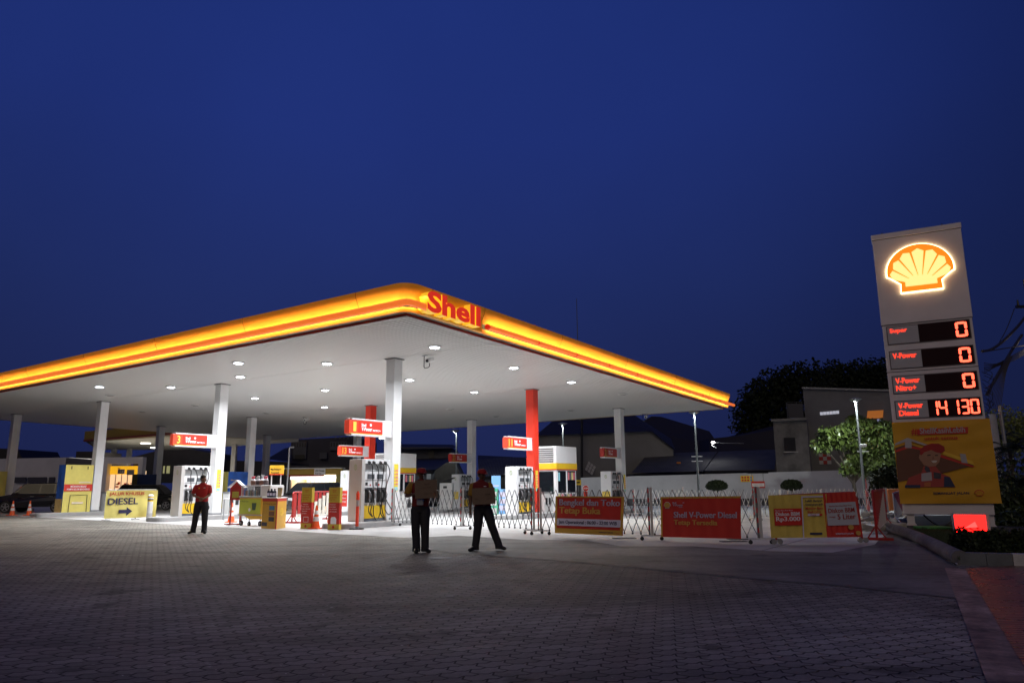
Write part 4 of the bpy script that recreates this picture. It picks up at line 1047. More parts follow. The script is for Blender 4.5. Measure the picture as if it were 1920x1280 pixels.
m = MB(); put_text(m, 'SEMANGAT JALAN', 0.22, 0.055, 0.72, 0.10, 0, 0, 0.03); m.cyl((0.70, 0, 0.20), (0.70, 0.002, 0.20), 0.001, n=4); mapped(m, M, -0.04).build('lettering', LAV, t)
m = MB(); m.prism([(0.68+0.08*math.cos(q*math.pi/10), 0.22+0.055*math.sin(q*math.pi/10)) for q in range(20)], 0, 0.002); m.prism([(0.86+0.07*math.cos(q*math.pi/10), 0.09+0.05*math.sin(q*math.pi/10)) for q in range(20)], 0, 0.002); mapped(m, M, -0.037).build('emblem', GOLD, t)

# ================================================================ PRICE SIGN
TA = Vector((11.44, 21.96, 0)); TANG = math.atan2(-0.476, 0.879); TW = 2.41
def tl(px, py): return onplane(px, py, TA, TANG)
def z1(zx, zy): return tl(1600 + zx/3.369, 400 + zy/3.369)
TOT = thing('price_sign', 'tall grey price sign with a glowing scallop emblem and red LED prices', 'sign', TA, TANG)
CAB = mat('sign_cabinet_grey', (0.70, 0.66, 0.70), 0.4, var=0.05, vs=1)
m = MB(); m.rbox(0, 0, 6.10, TW, 0.45, 8.84, 0.015); m.rbox(0.02, 0.01, 0.95, TW-0.02, 0.44, 6.085, 0.015); m.build('cabinet', CAB, TOT)
m = MB(); m.rbox(-0.02, -0.02, 8.855, TW+0.02, 0.47, 9.02, 0.015); m.build('top_cap', CAB, TOT)
m = MB(); m.box(0.0, -0.005, 6.085, TW, 0.44, 6.10); m.box(0.0, -0.005, 8.84, TW, 0.44, 8.855); m.box(0.01, 0.005, 4.62, TW-0.01, 0.1, 4.64); m.build('seam', BLACK, TOT)
m = MB(); m.rbox(0.05, 0.02, 0.42, TW-0.1, 0.42, 0.94, 0.015); m.build('lower_cabinet', CAB, TOT)
for x0 in (0.12, TW-0.32):
    m = MB(); m.prism([(x0-0.13, -0.02), (x0+0.33, -0.02), (x0+0.20, 0.16), (x0+0.20, 0.44), (x0, 0.44), (x0, 0.16)], 0.1, 0.36); m.build('leg', CAB, TOT)
m = MB(); 
for x_ in (0.3, 1.95): m.cyl((x_, 0.2, 9.02), (x_, 0.2, 9.12), 0.02, n=6)
m.build('lifting_eye', BLACK, TOT)
# emblem box
cxl, czl = z1(205, 375)[0], z1(300, 508)[1]; cxr = z1(641, 345)[0]
EW = cxr - cxl; ECX = (cxl + cxr)/2
botz = (z1(303, 512)[1] + z1(577, 474)[1])/2
o_, r_, ribs, foot = pecten(ECX, botz, EW)
HALO = mat('emblem_halo', (1, 0.9, 0.7), 0.5, em=(1.0, 0.74, 0.36), es=6.0)
ERED = mat('emblem_orange', (0.8, 0.2, 0.03), 0.4, em=(1.0, 0.24, 0.006), es=1.0)
EYEL = mat('emblem_yellow', (0.9, 0.7, 0.2), 0.4, em=(1.0, 0.76, 0.26), es=1.15)
top_scale = 1.0
m = MB(); m.prism(o_, -0.05, -0.003); m.build('emblem_halo', HALO, TOT)
m = MB(); m.prism(r_, -0.11, -0.05); m.build('emblem_body', ERED, TOT)
m = MB()
for q in ribs: m.prism(q, -0.125, -0.11)
m.build('emblem_ribs', EYEL, TOT)
m = MB(); m.prism(foot, -0.128, -0.11); m.build('emblem_foot', EYEL, TOT)
# price rows
LBOX = mat('label_plate', (0.42, 0.42, 0.46), 0.4); LDK = mat('led_panel', (0.02, 0.005, 0.008), 0.7, spec=0.2)
FRM = mat('row_frame', (0.08, 0.06, 0.07), 0.5)
LEDR = mat('led_red', (0.9, 0.1, 0.05), 0.5, em=(1.0, 0.10, 0.05), es=3.2)
LBLR = mat('label_red', (0.9, 0.08, 0.04), 0.5, em=(1.0, 0.05, 0.02), es=1.6)
SEG = {'0': 'abcdef', '1': 'bc', '3': 'abcdg', '4': 'bcfg', '5': 'acdfg'}
def digit(mb, ch, x, z, w_, h, y):
    s = 0.23*w_; g = 0.004
    def hz(zc): mb.prism([(x+g+s*0.5, zc), (x+g+s, zc+s/2), (x+w_-g-s, zc+s/2), (x+w_-g-s*0.5, zc), (x+w_-g-s, zc-s/2), (x+g+s, zc-s/2)], y-0.01, y)
    def vt(xc, za, zb__): mb.prism([(xc, za+g), (xc+s/2, za+g+s/2), (xc+s/2, zb__-g-s/2), (xc, zb__-g), (xc-s/2, zb__-g-s/2), (xc-s/2, za+g+s/2)], y-0.01, y)
    xl, xr = x+s/2, x+w_-s/2; zm = z+h/2
    for c in SEG[ch]:
        if c == 'a': hz(z+h-s/2)
        if c == 'g': hz(zm)
        if c == 'd': hz(z+s/2)
        if c == 'f': vt(xl, zm, z+h)
        if c == 'b': vt(xr, zm, z+h)
        if c == 'e': vt(xl, z, zm)
        if c == 'c': vt(xr, z, zm)
rows = [((212, 722), (222, 828), (420, 808), (742, 780), ['Super'], '0'), ((230, 877), (240, 982), (440, 962), (765, 938), ['V-Power'], '0'),
        ((247, 1033), (258, 1137), (460, 1118), (788, 1100), ['V-Power', 'Nitro+'], '0'), ((265, 1190), (276, 1294), (480, 1275), (808, 1250), ['V-Power', 'Diesel'], '14 130')]
for tlp, blp, mid, rgt, words, num in rows:
    x0, zt = z1(*tlp); _, zb_ = z1(*blp); xm = z1(*mid)[0]; x1 = z1(*rgt)[0]
    r0 = MB(); r0.box(x0-0.025, -0.012, zb_-0.025, x1+0.025, -0.001, zt+0.025); row = r0.build('price_row', FRM, TOT)
    MB().box(x0, -0.022, zb_, xm-0.01, -0.013, zt).build('label_plate', LBOX, row)
    MB().box(xm, -0.022, zb_, x1, -0.013, zt).build('led_panel', LDK, row)
    m = MB(); wl = xm-x0
    for k, wd_ in enumerate(words):
        hh = (zt-zb_)*(0.33 if len(words) == 2 else 0.32); zz = zt - (zt-zb_)*0.10 - hh*(k+1) - k*(zt-zb_)*0.11
        nlen = {'Super': 0.56, 'V-Power': 0.76, 'Nitro+': 0.63, 'Diesel': 0.60}[wd_]
        put_text(m, wd_, x0+wl*0.08, zz, x0+wl*(0.08+nlen), zz+hh, -0.024, 0, 0.03)
    m.build('lettering', LBLR, row)
    m = MB(); hh = (zt-zb_)*0.86; zz = zb_ + (zt-zb_)*0.07
    if num == '0': digit(m, '0', x1-0.36, zz, 0.30, hh, -0.024)
    else:
        for ch, f in (('1', 0.02), ('4', 0.20), ('1', 0.43), ('3', 0.62), ('0', 0.81)): digit(m, ch, xm+(x1-xm)*f, zz, (x1-xm)*0.17, hh, -0.024)
    m.build('led_digits', LEDR, row)
# cloth banner tied to the lower part
bq = [tl(1672, 792), tl(1855, 784.5), tl(1878, 943), tl(1688, 944)]
t = thing('campaign_banner', 'ochre cloth banner with a smiling rider in a red cap, tied below the prices', 'banner', TA, TANG)
YB = -0.06
def BM(f, h):
    x_ = (bq[3][0]*(1-h)+bq[0][0]*h)*(1-f) + (bq[2][0]*(1-h)+bq[1][0]*h)*f
    z_ = (bq[3][1]*(1-f)+bq[2][1]*f)*(1-h) + (bq[0][1]*(1-f)+bq[1][1]*f)*h
    return x_, z_
nx, nz = 30, 24; vs = []
for j in range(nz+1):
    for i in range(nx+1):
        f, h = i/nx, j/nz; x_, z_ = BM(f, h)
        y_ = YB + 0.014*math.sin(h*16+f*5) + 0.01*math.sin(h*31-f*7) + 0.008*math.sin(f*9)
        vs.append((x_, y_, z_))
OCH = mat('campaign_ochre', (0.66, 0.35, 0.02), 0.7, var=0.06, vs=1.5)
MB().add(vs, [(j*(nx+1)+i, j*(nx+1)+i+1, (j+1)*(nx+1)+i+1, (j+1)*(nx+1)+i) for j in range(nz) for i in range(nx)]).build('cloth', OCH, t, smooth=True)
def ph(zx, zy): # photo zoom coordinate (scale 3.764, origin 1640,760) -> unit square of the banner
    x_, z_ = tl(1640 + zx/3.764, 760 + zy/3.764)
    h = (z_ - bq[3][1])/(bq[0][1]-bq[3][1]); xl = bq[3][0]*(1-h)+bq[0][0]*h; xr = bq[2][0]*(1-h)+bq[1][0]*h
    return (x_-xl)/(xr-xl), h
def bpoly(pl, nm, m_, y): 
    mb = MB(); mb.prism([ph(*q) for q in pl], 0, 0.001); mapped(mb, BM, YB-0.03-y).build(nm, m_, t)
SKIN = mat('print_skin', (0.36, 0.19, 0.12), 0.7); WR = mat('print_grey', (0.42, 0.40, 0.42), 0.7)
bpoly([(145, 300), (235, 270), (700, 425), (470, 480), (330, 500), (165, 540), (150, 320)], 'print_canopy_shade', mat('print_brown', (0.14, 0.06, 0.035), 0.7), 0.0)
bpoly([(145, 318), (235, 285), (330, 300), (705, 432), (690, 438), (480, 372), (330, 315), (240, 300), (145, 332)], 'print_red_edge', REDINK, 0.003)
bpoly([(145, 268), (232, 228), (380, 280), (375, 290), (240, 248), (145, 282)], 'print_white_edge', WR, 0.004)
bpoly([(215, 240), (258, 240), (262, 300), (215, 300)], 'print_white_edge', WR, 0.005)
bpoly([(490, 325), (690, 395), (705, 425), (480, 345)], 'print_yellow_edge', YINK, 0.005)
bpoly([(600, 340), (640, 345), (655, 410), (612, 405)], 'print_white_edge', WR, 0.006)
# the rider, as printed flat figure
bpoly([(215, 575), (240, 510), (330, 475), (345, 430), (430, 430), (470, 480), (530, 505), (570, 578)], 'print_suit', mat('print_suit_red', (0.38, 0.06, 0.05), 0.7), 0.008)
bpoly([(330, 480), (400, 470), (405, 530), (330, 535)], 'print_suit_patch', WR, 0.010)
bpoly([(415, 470), (470, 480), (465, 520), (418, 515)], 'print_suit_patch', mat('print_dark', (0.05, 0.05, 0.07), 0.7), 0.010)
bpoly([(490, 500), (530, 508), (568, 576), (488, 576)], 'print_suit_patch', mat('print_navy', (0.03, 0.04, 0.09), 0.7), 0.010)
bpoly([(215, 560), (322, 560), (322, 580), (215, 580)], 'print_suit_patch', mat('print_navy', (0.03, 0.04, 0.09), 0.7), 0.011)
bpoly([(350, 545), (395, 540), (396, 572), (350, 575)], 'print_suit_patch', mat('print_orange', (0.5, 0.15, 0.05), 0.7), 0.011)
bpoly([(362, 425), (385, 440), (392, 470), (365, 472), (350, 445)], 'print_neck', mat('print_dark', (0.05, 0.05, 0.07), 0.7), 0.011)
bpoly([(325, 330), (322, 385), (345, 420), (385, 432), (430, 428), (455, 400), (468, 345), (440, 318), (350, 318)], 'print_face', SKIN, 0.012)
bpoly([(316, 345), (312, 370), (326, 395), (332, 350)], 'print_ear', SKIN, 0.013)
bpoly([(318, 345), (322, 310), (350, 285), (400, 268), (450, 270), (490, 290), (496, 320), (470, 338), (430, 330), (400, 315), (350, 330), (330, 352)], 'print_cap', mat('print_cap_red', (0.33, 0.02, 0.02), 0.7), 0.014)
bpoly([(370, 350), (395, 346), (396, 352), (370, 357)], 'print_eye', BLKINK, 0.016)
bpoly([(425, 350), (446, 350), (446, 356), (425, 356)], 'print_eye', BLKINK, 0.016)
bpoly([(398, 393), (420, 388), (442, 390), (432, 404), (412, 405)], 'print_smile', mat('print_teeth', (0.6, 0.55, 0.5), 0.7), 0.016)
bpoly([(412, 355), (420, 378), (404, 380)], 'print_nose', mat('print_skin_dark', (0.25, 0.12, 0.08), 0.7), 0.015)
bpoly([(300, 168), (658, 152), (658, 198), (300, 210)], 'red_strip', REDINK, 0.003)
def btext(s, a, b, m_, y=0.006, bold=0.02):
    (x0, h1), (x1, _), (_, h0) = ph(*a), ph(b[0], a[1]), ph(a[0], b[1])
    mb = MB(); put_text(mb, s, x0, h0, x1, h1, 0, 0, bold); mapped(mb, BM, YB-0.03-y).build('lettering', m_, t)
btext('#', (255, 166), (300, 212), REDINK); btext('ShellKasihLebih', (315, 160), (635, 202), WR, 0.008)
btext('untuk semua', (350, 220), (585, 246), REDINK); btext('SEMANGAT JALAN', (413, 612), (665, 634), NAVY)
m = MB(); put_emblem(m, 0, 0, 1, 0, 0, 1, 0, 0.001); x0, h0 = ph(705, 642); x1, h1 = ph(770, 595)
m.V = [(x0 + (v[0]+0.5)*(x1-x0), v[1], h0 + v[2]*(h1-h0)/0.85) for v in m.V]; mapped(m, BM, YB-0.04).build('emblem', [OCH, REDINK], t)

# glowing red box sign in the hedge
x0, z0 = onplane(1794, 1008, Vector((10.9, 19.0, 0)), R(-22)); x1, _ = onplane(1852, 1006, Vector((10.9, 19.0, 0)), R(-22)); _, zt = onplane(1790, 965, Vector((10.9, 19.0, 0)), R(-22))
t = thing('light_box', 'small glowing red light box with an arrow, standing in the hedge', 'light box', (10.9, 19.0, 0), R(-22))
m = MB(); m.rbox(x0-0.02, 0, 0.02, x1+0.10, 0.3, zt+0.04, 0.012); m.build('box', PALEG, t)
m = MB(); m.box(x0, -0.012, max(0.04, z0), x1, -0.002, zt); m.build('lit_face', mat('red_glow', (0.8, 0.02, 0.01), 0.4, em=(1.0, 0.006, 0.005), es=7.0), t)
m = MB(); w_ = x1-x0; h_ = zt-z0; m.prism([(x0+w_*0.3, z0+h_*0.45), (x0+w_*0.65, z0+h_*0.72), (x0+w_*0.72, z0+h_*0.48)], -0.016, -0.012); m.build('arrow', mat('pale_red_glow', (0.9, 0.2, 0.15), 0.5, em=(1.0, 0.02, 0.018), es=7.0), t)
# ================================================================ STALL
OY = mat('stall_orange_yellow', (0.75, 0.42, 0.03), 0.45, var=0.04); LIME = mat('lime_print', (0.50, 0.55, 0.06), 0.55, var=0.06)
GLS = mat('display_glass', (0.35, 0.38, 0.4), 0.08, alpha=0.35)
P0 = GS(446, 985); P1 = GS(489, 986.5); an = math.atan2((P1-P0).y, (P1-P0).x); Lx = (P1-P0).length
t = thing('food_cart', 'lime-fronted drinks cart on castors with a glass display case', 'food cart', (P0.x, P0.y, P0.z+0.006), an)
m = MB(); m.rbox(0, 0, 0.34, Lx, 0.6, 0.98, 0.015, 0); m.prism([(0.0, 0.34), (Lx*0.25, 0.34), (Lx*0.5, 0.22), (Lx, 0.24), (Lx, 0.36), (0, 0.36)], 0.0, 0.04, 0); m.build('cart_body', OY, t)
MB().box(0.04, -0.012, 0.42, Lx-0.07, -0.002, 0.94).build('front_print', LIME, t)
m = MB(); put_text(m, 'Es Kopi Susu', 0.07, 0.82, Lx*0.42, 0.875, -0.016, 0, 0.02)
m.prism([(Lx*0.6, 0.55), (Lx*0.74, 0.55), (Lx*0.77, 0.8), (Lx*0.57, 0.8)], -0.016, -0.012)
m.build('print', mat('dark_green_print', (0.05, 0.09, 0.05), 0.6), t)
m = MB(); m.cyl((Lx*0.48, -0.016, 0.56), (Lx*0.48, -0.012, 0.56), 0.06, n=14); m.build('print', WINK, t)
m = MB(); m.rbox(-0.01, -0.02, 0.98, Lx+0.0, 0.62, 1.04, 0.01, 0); m.box(-0.02, -0.03, 0.36, Lx+0.02, -0.005, 0.40, 0); m.build('counter_edge', mat('cart_grey', (0.4, 0.4, 0.38), 0.5), t)
m = MB()
m.box(0.02, 0.04, 1.04, 0.05, 0.07, 1.38).box(Lx-0.12, 0.0, 1.04, Lx-0.09, 0.03, 1.42).box(0.05, 0.04, 1.38, Lx-0.05, 0.6, 1.42).box(0.02, 0.56, 1.04, 0.05, 0.6, 1.4)
m.rbox(Lx-0.09, 0.0, 1.04, Lx+0.38, 0.6, 1.42, 0.02); m.build('display_frame', SIGNW, t)
m = MB(); m.box(0.05, 0.045, 1.05, Lx-0.12, 0.052, 1.38); m.build('display_glass', GLS, t)
m = MB(); rnd = random.Random(5)
for k in range(11): x_ = 0.08+0.066*k; m.cyl((x_, 0.2, 1.04), (x_, 0.2, 1.04+rnd.uniform(0.14, 0.22)), 0.026, n=8, m=k % 5)
m.build('jars', [mat('jar_brown', (0.15, 0.05, 0.03), 0.4), mat('jar_orange', (0.7, 0.25, 0.05), 0.4), WINK, mat('jar_teal', (0.15, 0.35, 0.4), 0.4), mat('jar_amber', (0.5, 0.3, 0.08), 0.4)], t)
for x_ in (0.12, 0.55, Lx-0.1):
    m = MB(); r_ = 0.09 if x_ != 0.55 else 0.07; m.cyl((x_, 0.02, r_), (x_, 0.07, r_), r_, n=16); m.cyl((x_, 0.0, r_), (x_, 0.02, r_), r_*0.45, n=12, m=1); m.bar((x_, 0.045, r_), (x_, 0.045, 0.3), 0.03, 0.03, 1); m.build('wheel', [RUBB, GREYM], t)
cart_o, cart_an = Vector((P0.x, P0.y, P0.z)), an
# hampers on top of the display case
def on_cart(x, y, z):
    return cart_o + Vector((math.cos(cart_an)*x - math.sin(cart_an)*y, math.sin(cart_an)*x + math.cos(cart_an)*y, z))
for k, (x_, top, lb) in enumerate(((0.40, 0, 'leftmost gift hamper with a pink bow on the drinks cart'), (0.66, 2, 'gift hamper with dark jars, second from the left on the drinks cart'),
                              (0.88, 1, 'gift hamper with a white gathered top on the drinks cart'), (1.08, 0, 'rightmost gift hamper with a pink bow on the drinks cart'))):
    h = thing('gift_hamper', lb, 'gift hamper', on_cart(x_, 0.25, 1.425), cart_an, 'wrapped gift hampers on the cart')
    MB().lathe([(0.085, 0), (0.10, 0.05), (0.10, 0.15), (0.085, 0.17)], n=12).build('contents', mat('hamper_brown' + str(k % 2), ((0.12, 0.05, 0.03), (0.05, 0.03, 0.03))[k % 2], 0.5, var=0.5, vs=30), h, smooth=True)
    MB().lathe([(0.088, 0.165), (0.06, 0.21), (0.02, 0.25), (0.035, 0.29), (0.06, 0.32 + 0.04*(top == 1))], n=11).build('wrapping', mat('clear_wrap', (0.75, 0.75, 0.78), 0.2, alpha=0.75), h)
    if top != 1:
        m = MB(); m.ball((-0.04, -0.02, 0.27), 0.055, 0.02, 0.045, 8, 6); m.ball((0.05, -0.02, 0.28), 0.05, 0.02, 0.045, 8, 6); m.ball((0, -0.03, 0.26), 0.02)
        m.build('bow', mat('pink_bow' if top == 0 else 'white_bow', (0.85, 0.12, 0.18) if top == 0 else (0.7, 0.7, 0.7), 0.5), h)
# promotion counter
P0 = GS(489.5, 990); Pc = GS(518, 992); P1 = GS(535, 989); an = math.atan2((Pc-P0).y, (Pc-P0).x)
t = thing('promotion_counter', 'yellow promotion counter with red edges beside the drinks cart', 'counter', (P0.x, P0.y, P0.z+0.006), an)
def loc_(P): d = P-P0; return (d.x*math.cos(an)+d.y*math.sin(an), -d.x*math.sin(an)+d.y*math.cos(an))
a_, b__ = loc_(Pc), loc_(P1); H = 0.98
foot_ = [(0, 0), a_, b__, (b__[0]-0.35, b__[1]+0.2), (0, 0.5)]
MB().slab(foot_, 0, H).build('counter_body', OY, t)
ft2 = [(-0.03, -0.03), (a_[0], -0.04), (b__[0]+0.03, b__[1]-0.02), (b__[0]-0.33, b__[1]+0.23), (-0.03, 0.53)]
MB().slab(ft2, H, H+0.035).build('counter_top', SIGNW, t)
m = MB(); m.box(0, -0.008, 0.88, a_[0], -0.001, H); m.box(a_[0]-0.06, -0.012, 0.0, a_[0]+0.005, -0.001, H)
m.bar((a_[0], a_[1]-0.006, 0.93), (b__[0], b__[1]-0.006, 0.93), 0.01, 0.09); m.build('red_edge', RED, t)
m = MB(); put_text(m, 'Isi Ulang Bensin', 0.05, 0.78, a_[0]-0.1, 0.82, -0.005, 0, 0.02); m.build('lettering', mat('brown_ink', (0.3, 0.08, 0.02), 0.6), t)
m = MB()
for k, z_ in enumerate((0.6, 0.42, 0.24)): m.box(a_[0]*0.48, -0.01, z_, a_[0]*0.82, -0.002, z_+0.14, k); 
m.box(0.04, -0.01, 0.08, a_[0]*0.38, -0.002, 0.2, 2); m.build('product_prints', [mat('print_blue', (0.05, 0.2, 0.4), 0.5), mat('print_brown2', (0.25, 0.1, 0.05), 0.5), mat('print_dark2', (0.04, 0.03, 0.05), 0.5)], t)
an2 = math.atan2(b__[1]-a_[1], b__[0]-a_[0]); L2 = math.hypot(b__[0]-a_[0], b__[1]-a_[1])
m = MB(); put_emblem(m, L2*0.5, 0.36, L2*0.5, 0, 0, 1, 1); m.build('emblem', [RED, YEL], t, loc=(a_[0]+0.006*math.sin(an2), a_[1]-0.012, 0), rz=an2)
ctr_o, ctr_an = Vector((P0.x, P0.y, P0.z)), an
def on_ctr(x, y, z): return ctr_o + Vector((math.cos(ctr_an)*x - math.sin(ctr_an)*y, math.sin(ctr_an)*x + math.cos(ctr_an)*y, z + H + 0.042))
BOT = mat('bottle_dark', (0.02, 0.025, 0.05), 0.2)
for k in range(5):
    o = MB().lathe([(0.05, 0), (0.052, 0.18), (0.03, 0.22), (0.018, 0.24), (0.018, 0.28)], n=10)
    o.box(-0.035, -0.056, 0.05, 0.035, -0.05, 0.14, 1)
    o = o.build('oil_bottle', [BOT, LAV], smooth=True); o.location = on_ctr(0.08+0.105*k, 0.16+0.04*(k % 2), 0)
    tag(o, ('leftmost dark oil bottle on the promotion counter', 'second dark oil bottle from the left on the counter', 'middle one of five dark oil bottles on the counter', 'fourth dark oil bottle from the left on the counter', 'rightmost dark oil bottle on the promotion counter')[k], 'bottle', 'oil bottles on the promotion counter')
o = MB().box(0, 0, 0, 0.2, 0.02, 0.3).build('menu_card', mat('card_tan', (0.45, 0.33, 0.15), 0.6)); o.location = on_ctr(0.62, 0.2, 0); o.rotation_euler = (R(-8), 0, ctr_an); tag(o, 'tan menu card standing at the right end of the counter', 'menu card')
o = MB().box(0, 0, 0, 0.24, 0.02, 0.26).box(0.03, -0.004, 0.03, 0.21, 0, 0.23, 1).build('framed_card', [BLACK, mat('card_gold', (0.5, 0.35, 0.08), 0.6)]); o.location = on_ctr(0.28, 0.38, 0.05); o.rotation_euler = (0, 0, ctr_an); tag(o, 'black-framed gold card behind the oil bottles', 'sign card')
# yellow payment sign on two posts
P0 = GS(508, 980); t = thing('payment_sign', 'yellow sign on two white posts above the promotion counter', 'sign', (P0.x, P0.y, P0.z), 0)
x0, z0 = onplane(505, 890, P0, 0); x1, z1_ = onplane(532, 872, P0, 0)
m = MB(); m.rbox(x0, 0, z0, x1, 0.08, z1_, 0.01, 0); m.box(x0, -0.005, z0, x1, 0.085, z0+0.04, 1); m.build('sign_panel', [OY, RED], t)
m = MB(); put_text(m, 'Meja Pembayaran', x0+0.05, z1_-0.19, x1-0.08, z1_-0.11, -0.006, 0, 0.03); put_text(m, 'Terpisah', x0+0.05, z1_-0.32, x0+0.38, z1_-0.24, -0.006, 0, 0.03); m.build('lettering', BLKINK, t)
m = MB(); m.cyl((x0+0.08, 0.04, 0), (x0+0.08, 0.04, z0), 0.022, n=8); m.cyl((x1-0.1, 0.04, 0), (x1-0.1, 0.04, z0), 0.022, n=8); m.bar((x0+0.08, -0.2, 0.02), (x0+0.08, 0.25, 0.02), 0.04, 0.04); m.bar((x1-0.1, -0.2, 0.02), (x1-0.1, 0.25, 0.02), 0.04, 0.04); m.build('posts', WSTEEL, t)
# red donation box stand
P0 = GS(428, 984); t = thing('donation_stand', 'red stand with a small house-shaped box left of the drinks cart', 'stand', (P0.x, P0.y, P0.z), 0)
m = MB()
for x_ in (0.06, 0.42): m.bar((x_, 0, 0.03), (x_, 0, 0.95), 0.05, 0.05); m.bar((x_, -0.25, 0.04), (x_, 0.25, 0.04), 0.06, 0.05)
m.bar((-0.08, -0.2, 0.05), (0.62, -0.2, 0.05), 0.04, 0.04); m.build('stand_frame', DRED, t)
MB().rbox(0.03, -0.12, 0.90, 0.45, 0.12, 1.30, 0.01).build('box', mat('box_dark_red', (0.32, 0.02, 0.02), 0.5), t)
MB().box(0.12, -0.128, 0.98, 0.36, -0.121, 1.2).build('box_label', mat('olive_label', (0.4, 0.36, 0.06), 0.6), t)
m = MB(); m.prism([(0.0, 1.30), (0.48, 1.30), (0.24, 1.55)], -0.1, 0.1); m.build('gable', DRED, t)
m = MB(); m.bar((-0.08, 0, 1.34), (0.24, 0, 1.60), 0.30, 0.02, up=(0, 0, 1)); m.bar((0.24, 0, 1.60), (0.56, 0, 1.34), 0.30, 0.02); m.build('roof', SIGNW, t)
# white work table behind
P0 = GS(415, 975); t = thing('folding_table', 'small white table behind the red donation stand', 'table', (P0.x, P0.y, P0.z), -0.2)
MB().rbox(0, 0, 0.86, 0.95, 0.5, 0.9, 0.01).build('tabletop', SIGNW, t)
for x_ in (0.05, 0.9):
    for y_ in (0.05, 0.45): MB().cyl((x_, y_, 0), (x_, y_, 0.86), 0.02, n=8).build('leg', GREYM, t)
# tall grey frame pole beside the workshop
P0 = GS(535, 958); t = thing('hooked_pole', 'tall thin white pole with a bent top, left of the workshop', 'pole', (P0.x, P0.y, P0.z), 0)
h = onplane(537, 838, P0, 0)[1]
MB().tube([(0, 0, 0), (0.05, 0, h*0.6), (0.06, 0, h-0.1), (0.12, 0, h), (0.35, 0, h)], 0.045, 8).build('pole', WSTEEL, t, smooth=True)
# blue display board and green rack near the tall red column
P0 = GS(921, 966); t = thing('display_board', 'light blue display board standing left of the pump under sign 11', 'display', (P0.x, P0.y, P0.z), 0)
x1 = onplane(950, 966, P0, 0)[0]; s_ = x1
m = MB(); m.rbox(s_*0.50, 0, 0.0, s_*0.98, 0.25, 1.30, 0.02); m.rbox(s_*0.02+0.0, 0.1, 1.25, s_*0.62, 0.16, 1.98, 0.02); m.build('blue_panels', mat('light_blue_panel', (0.22, 0.48, 0.85), 0.4), t)
m = MB()
for k in range(3): m.box(s_*0.55, -0.01, 0.25+0.33*k, s_*0.93, 0.0, 0.5+0.33*k)
m.box(s_*0.1, 0.09, 1.45, s_*0.5, 0.099, 1.5); m.build('print', LAV, t)
P0 = GS(917, 971); t = thing('green_rack', 'green wrapped display rack left of the light blue board', 'rack', (P0.x, P0.y, P0.z), 0)
m = MB(); m.rbox(0, 0, 0, 0.42, 0.3, 1.32, 0.04, 0)
for k in range(3): m.box(0.04, -0.01, 0.2+0.36*k, 0.34, 0.0, 0.45+0.36*k, 1)
m.build('rack_body', [mat('green_wrap', (0.08, 0.45, 0.28), 0.4, var=0.5, vs=8), WSTEEL], t)
# stop paddle on a red bollard
P0 = GS(1099, 962); t = thing('stop_post', 'red post with a round STOP plate behind the opening-hours banner', 'sign', (P0.x, P0.y, P0.z), 0)
MB().cyl((0, 0, 0), (0, 0, 1.55), 0.11, n=14).build('post', RED, t, smooth=True)
zc = onplane(1099, 915, P0, 0)[1]
q = [(0.19*math.cos(R(22.5+45*k)), zc+0.19*math.sin(R(22.5+45*k))) for k in range(8)]
m = MB(); m.prism(q, -0.14, -0.12, 0); q = [(0.165*math.cos(R(22.5+45*k)), zc+0.165*math.sin(R(22.5+45*k))) for k in range(8)]; m.prism(q, -0.146, -0.14, 1); put_text(m, 'STOP', -0.12, zc-0.045, 0.12, zc+0.045, -0.15, 0, 0.04); m.build('stop_plate', [WINK, RED], t)
# white bollards behind the gate
for px, lb in ((1283, 'white bollard behind the red diesel banner'), (1466, 'white bollard left of the right-hand round bush'), (1543, 'pale bollard behind the middle of the discount banners')):
    P0 = GS(px, 962); o = MB().cyl((0, 0, 0), (0, 0, 0.4), 0.07, n=12, m=1).cyl((0, 0, 0.4), (0, 0, 1.45 if px == 1283 else 1.3), 0.065, n=12).build('bollard', [WHITE, RED], smooth=True); o.location = P0; tag(o, lb, 'bollard', 'white bollards behind the gates')
# roofed sign on a frame behind the gate post
P0 = GS(1411, 965); t = thing('notice_stand', 'small roofed frame with a red and white notice behind the gate post', 'notice stand', (P0.x, P0.y, P0.z), 0)
x1, zt = onplane(1434, 887, P0, 0)
m = MB(); m.box(-0.1, -0.1, zt, x1+0.15, 0.2, zt+0.05); m.build('roof', BLACK, t)
m = MB(); m.cyl((0.1, 0, 0), (0.1, 0, zt), 0.02, n=6); m.cyl((x1-0.1, 0, 0), (x1-0.1, 0, zt), 0.02, n=6); m.build('frame', GREYM, t)
m = MB(); m.box(0.05, -0.03, zt-0.75, x1-0.05, -0.02, zt-0.4, 0); m.box(0.08, -0.035, zt-0.68, x1-0.08, -0.03, zt-0.5, 1); m.build('notice_sheet', [RED, WHITE], t)
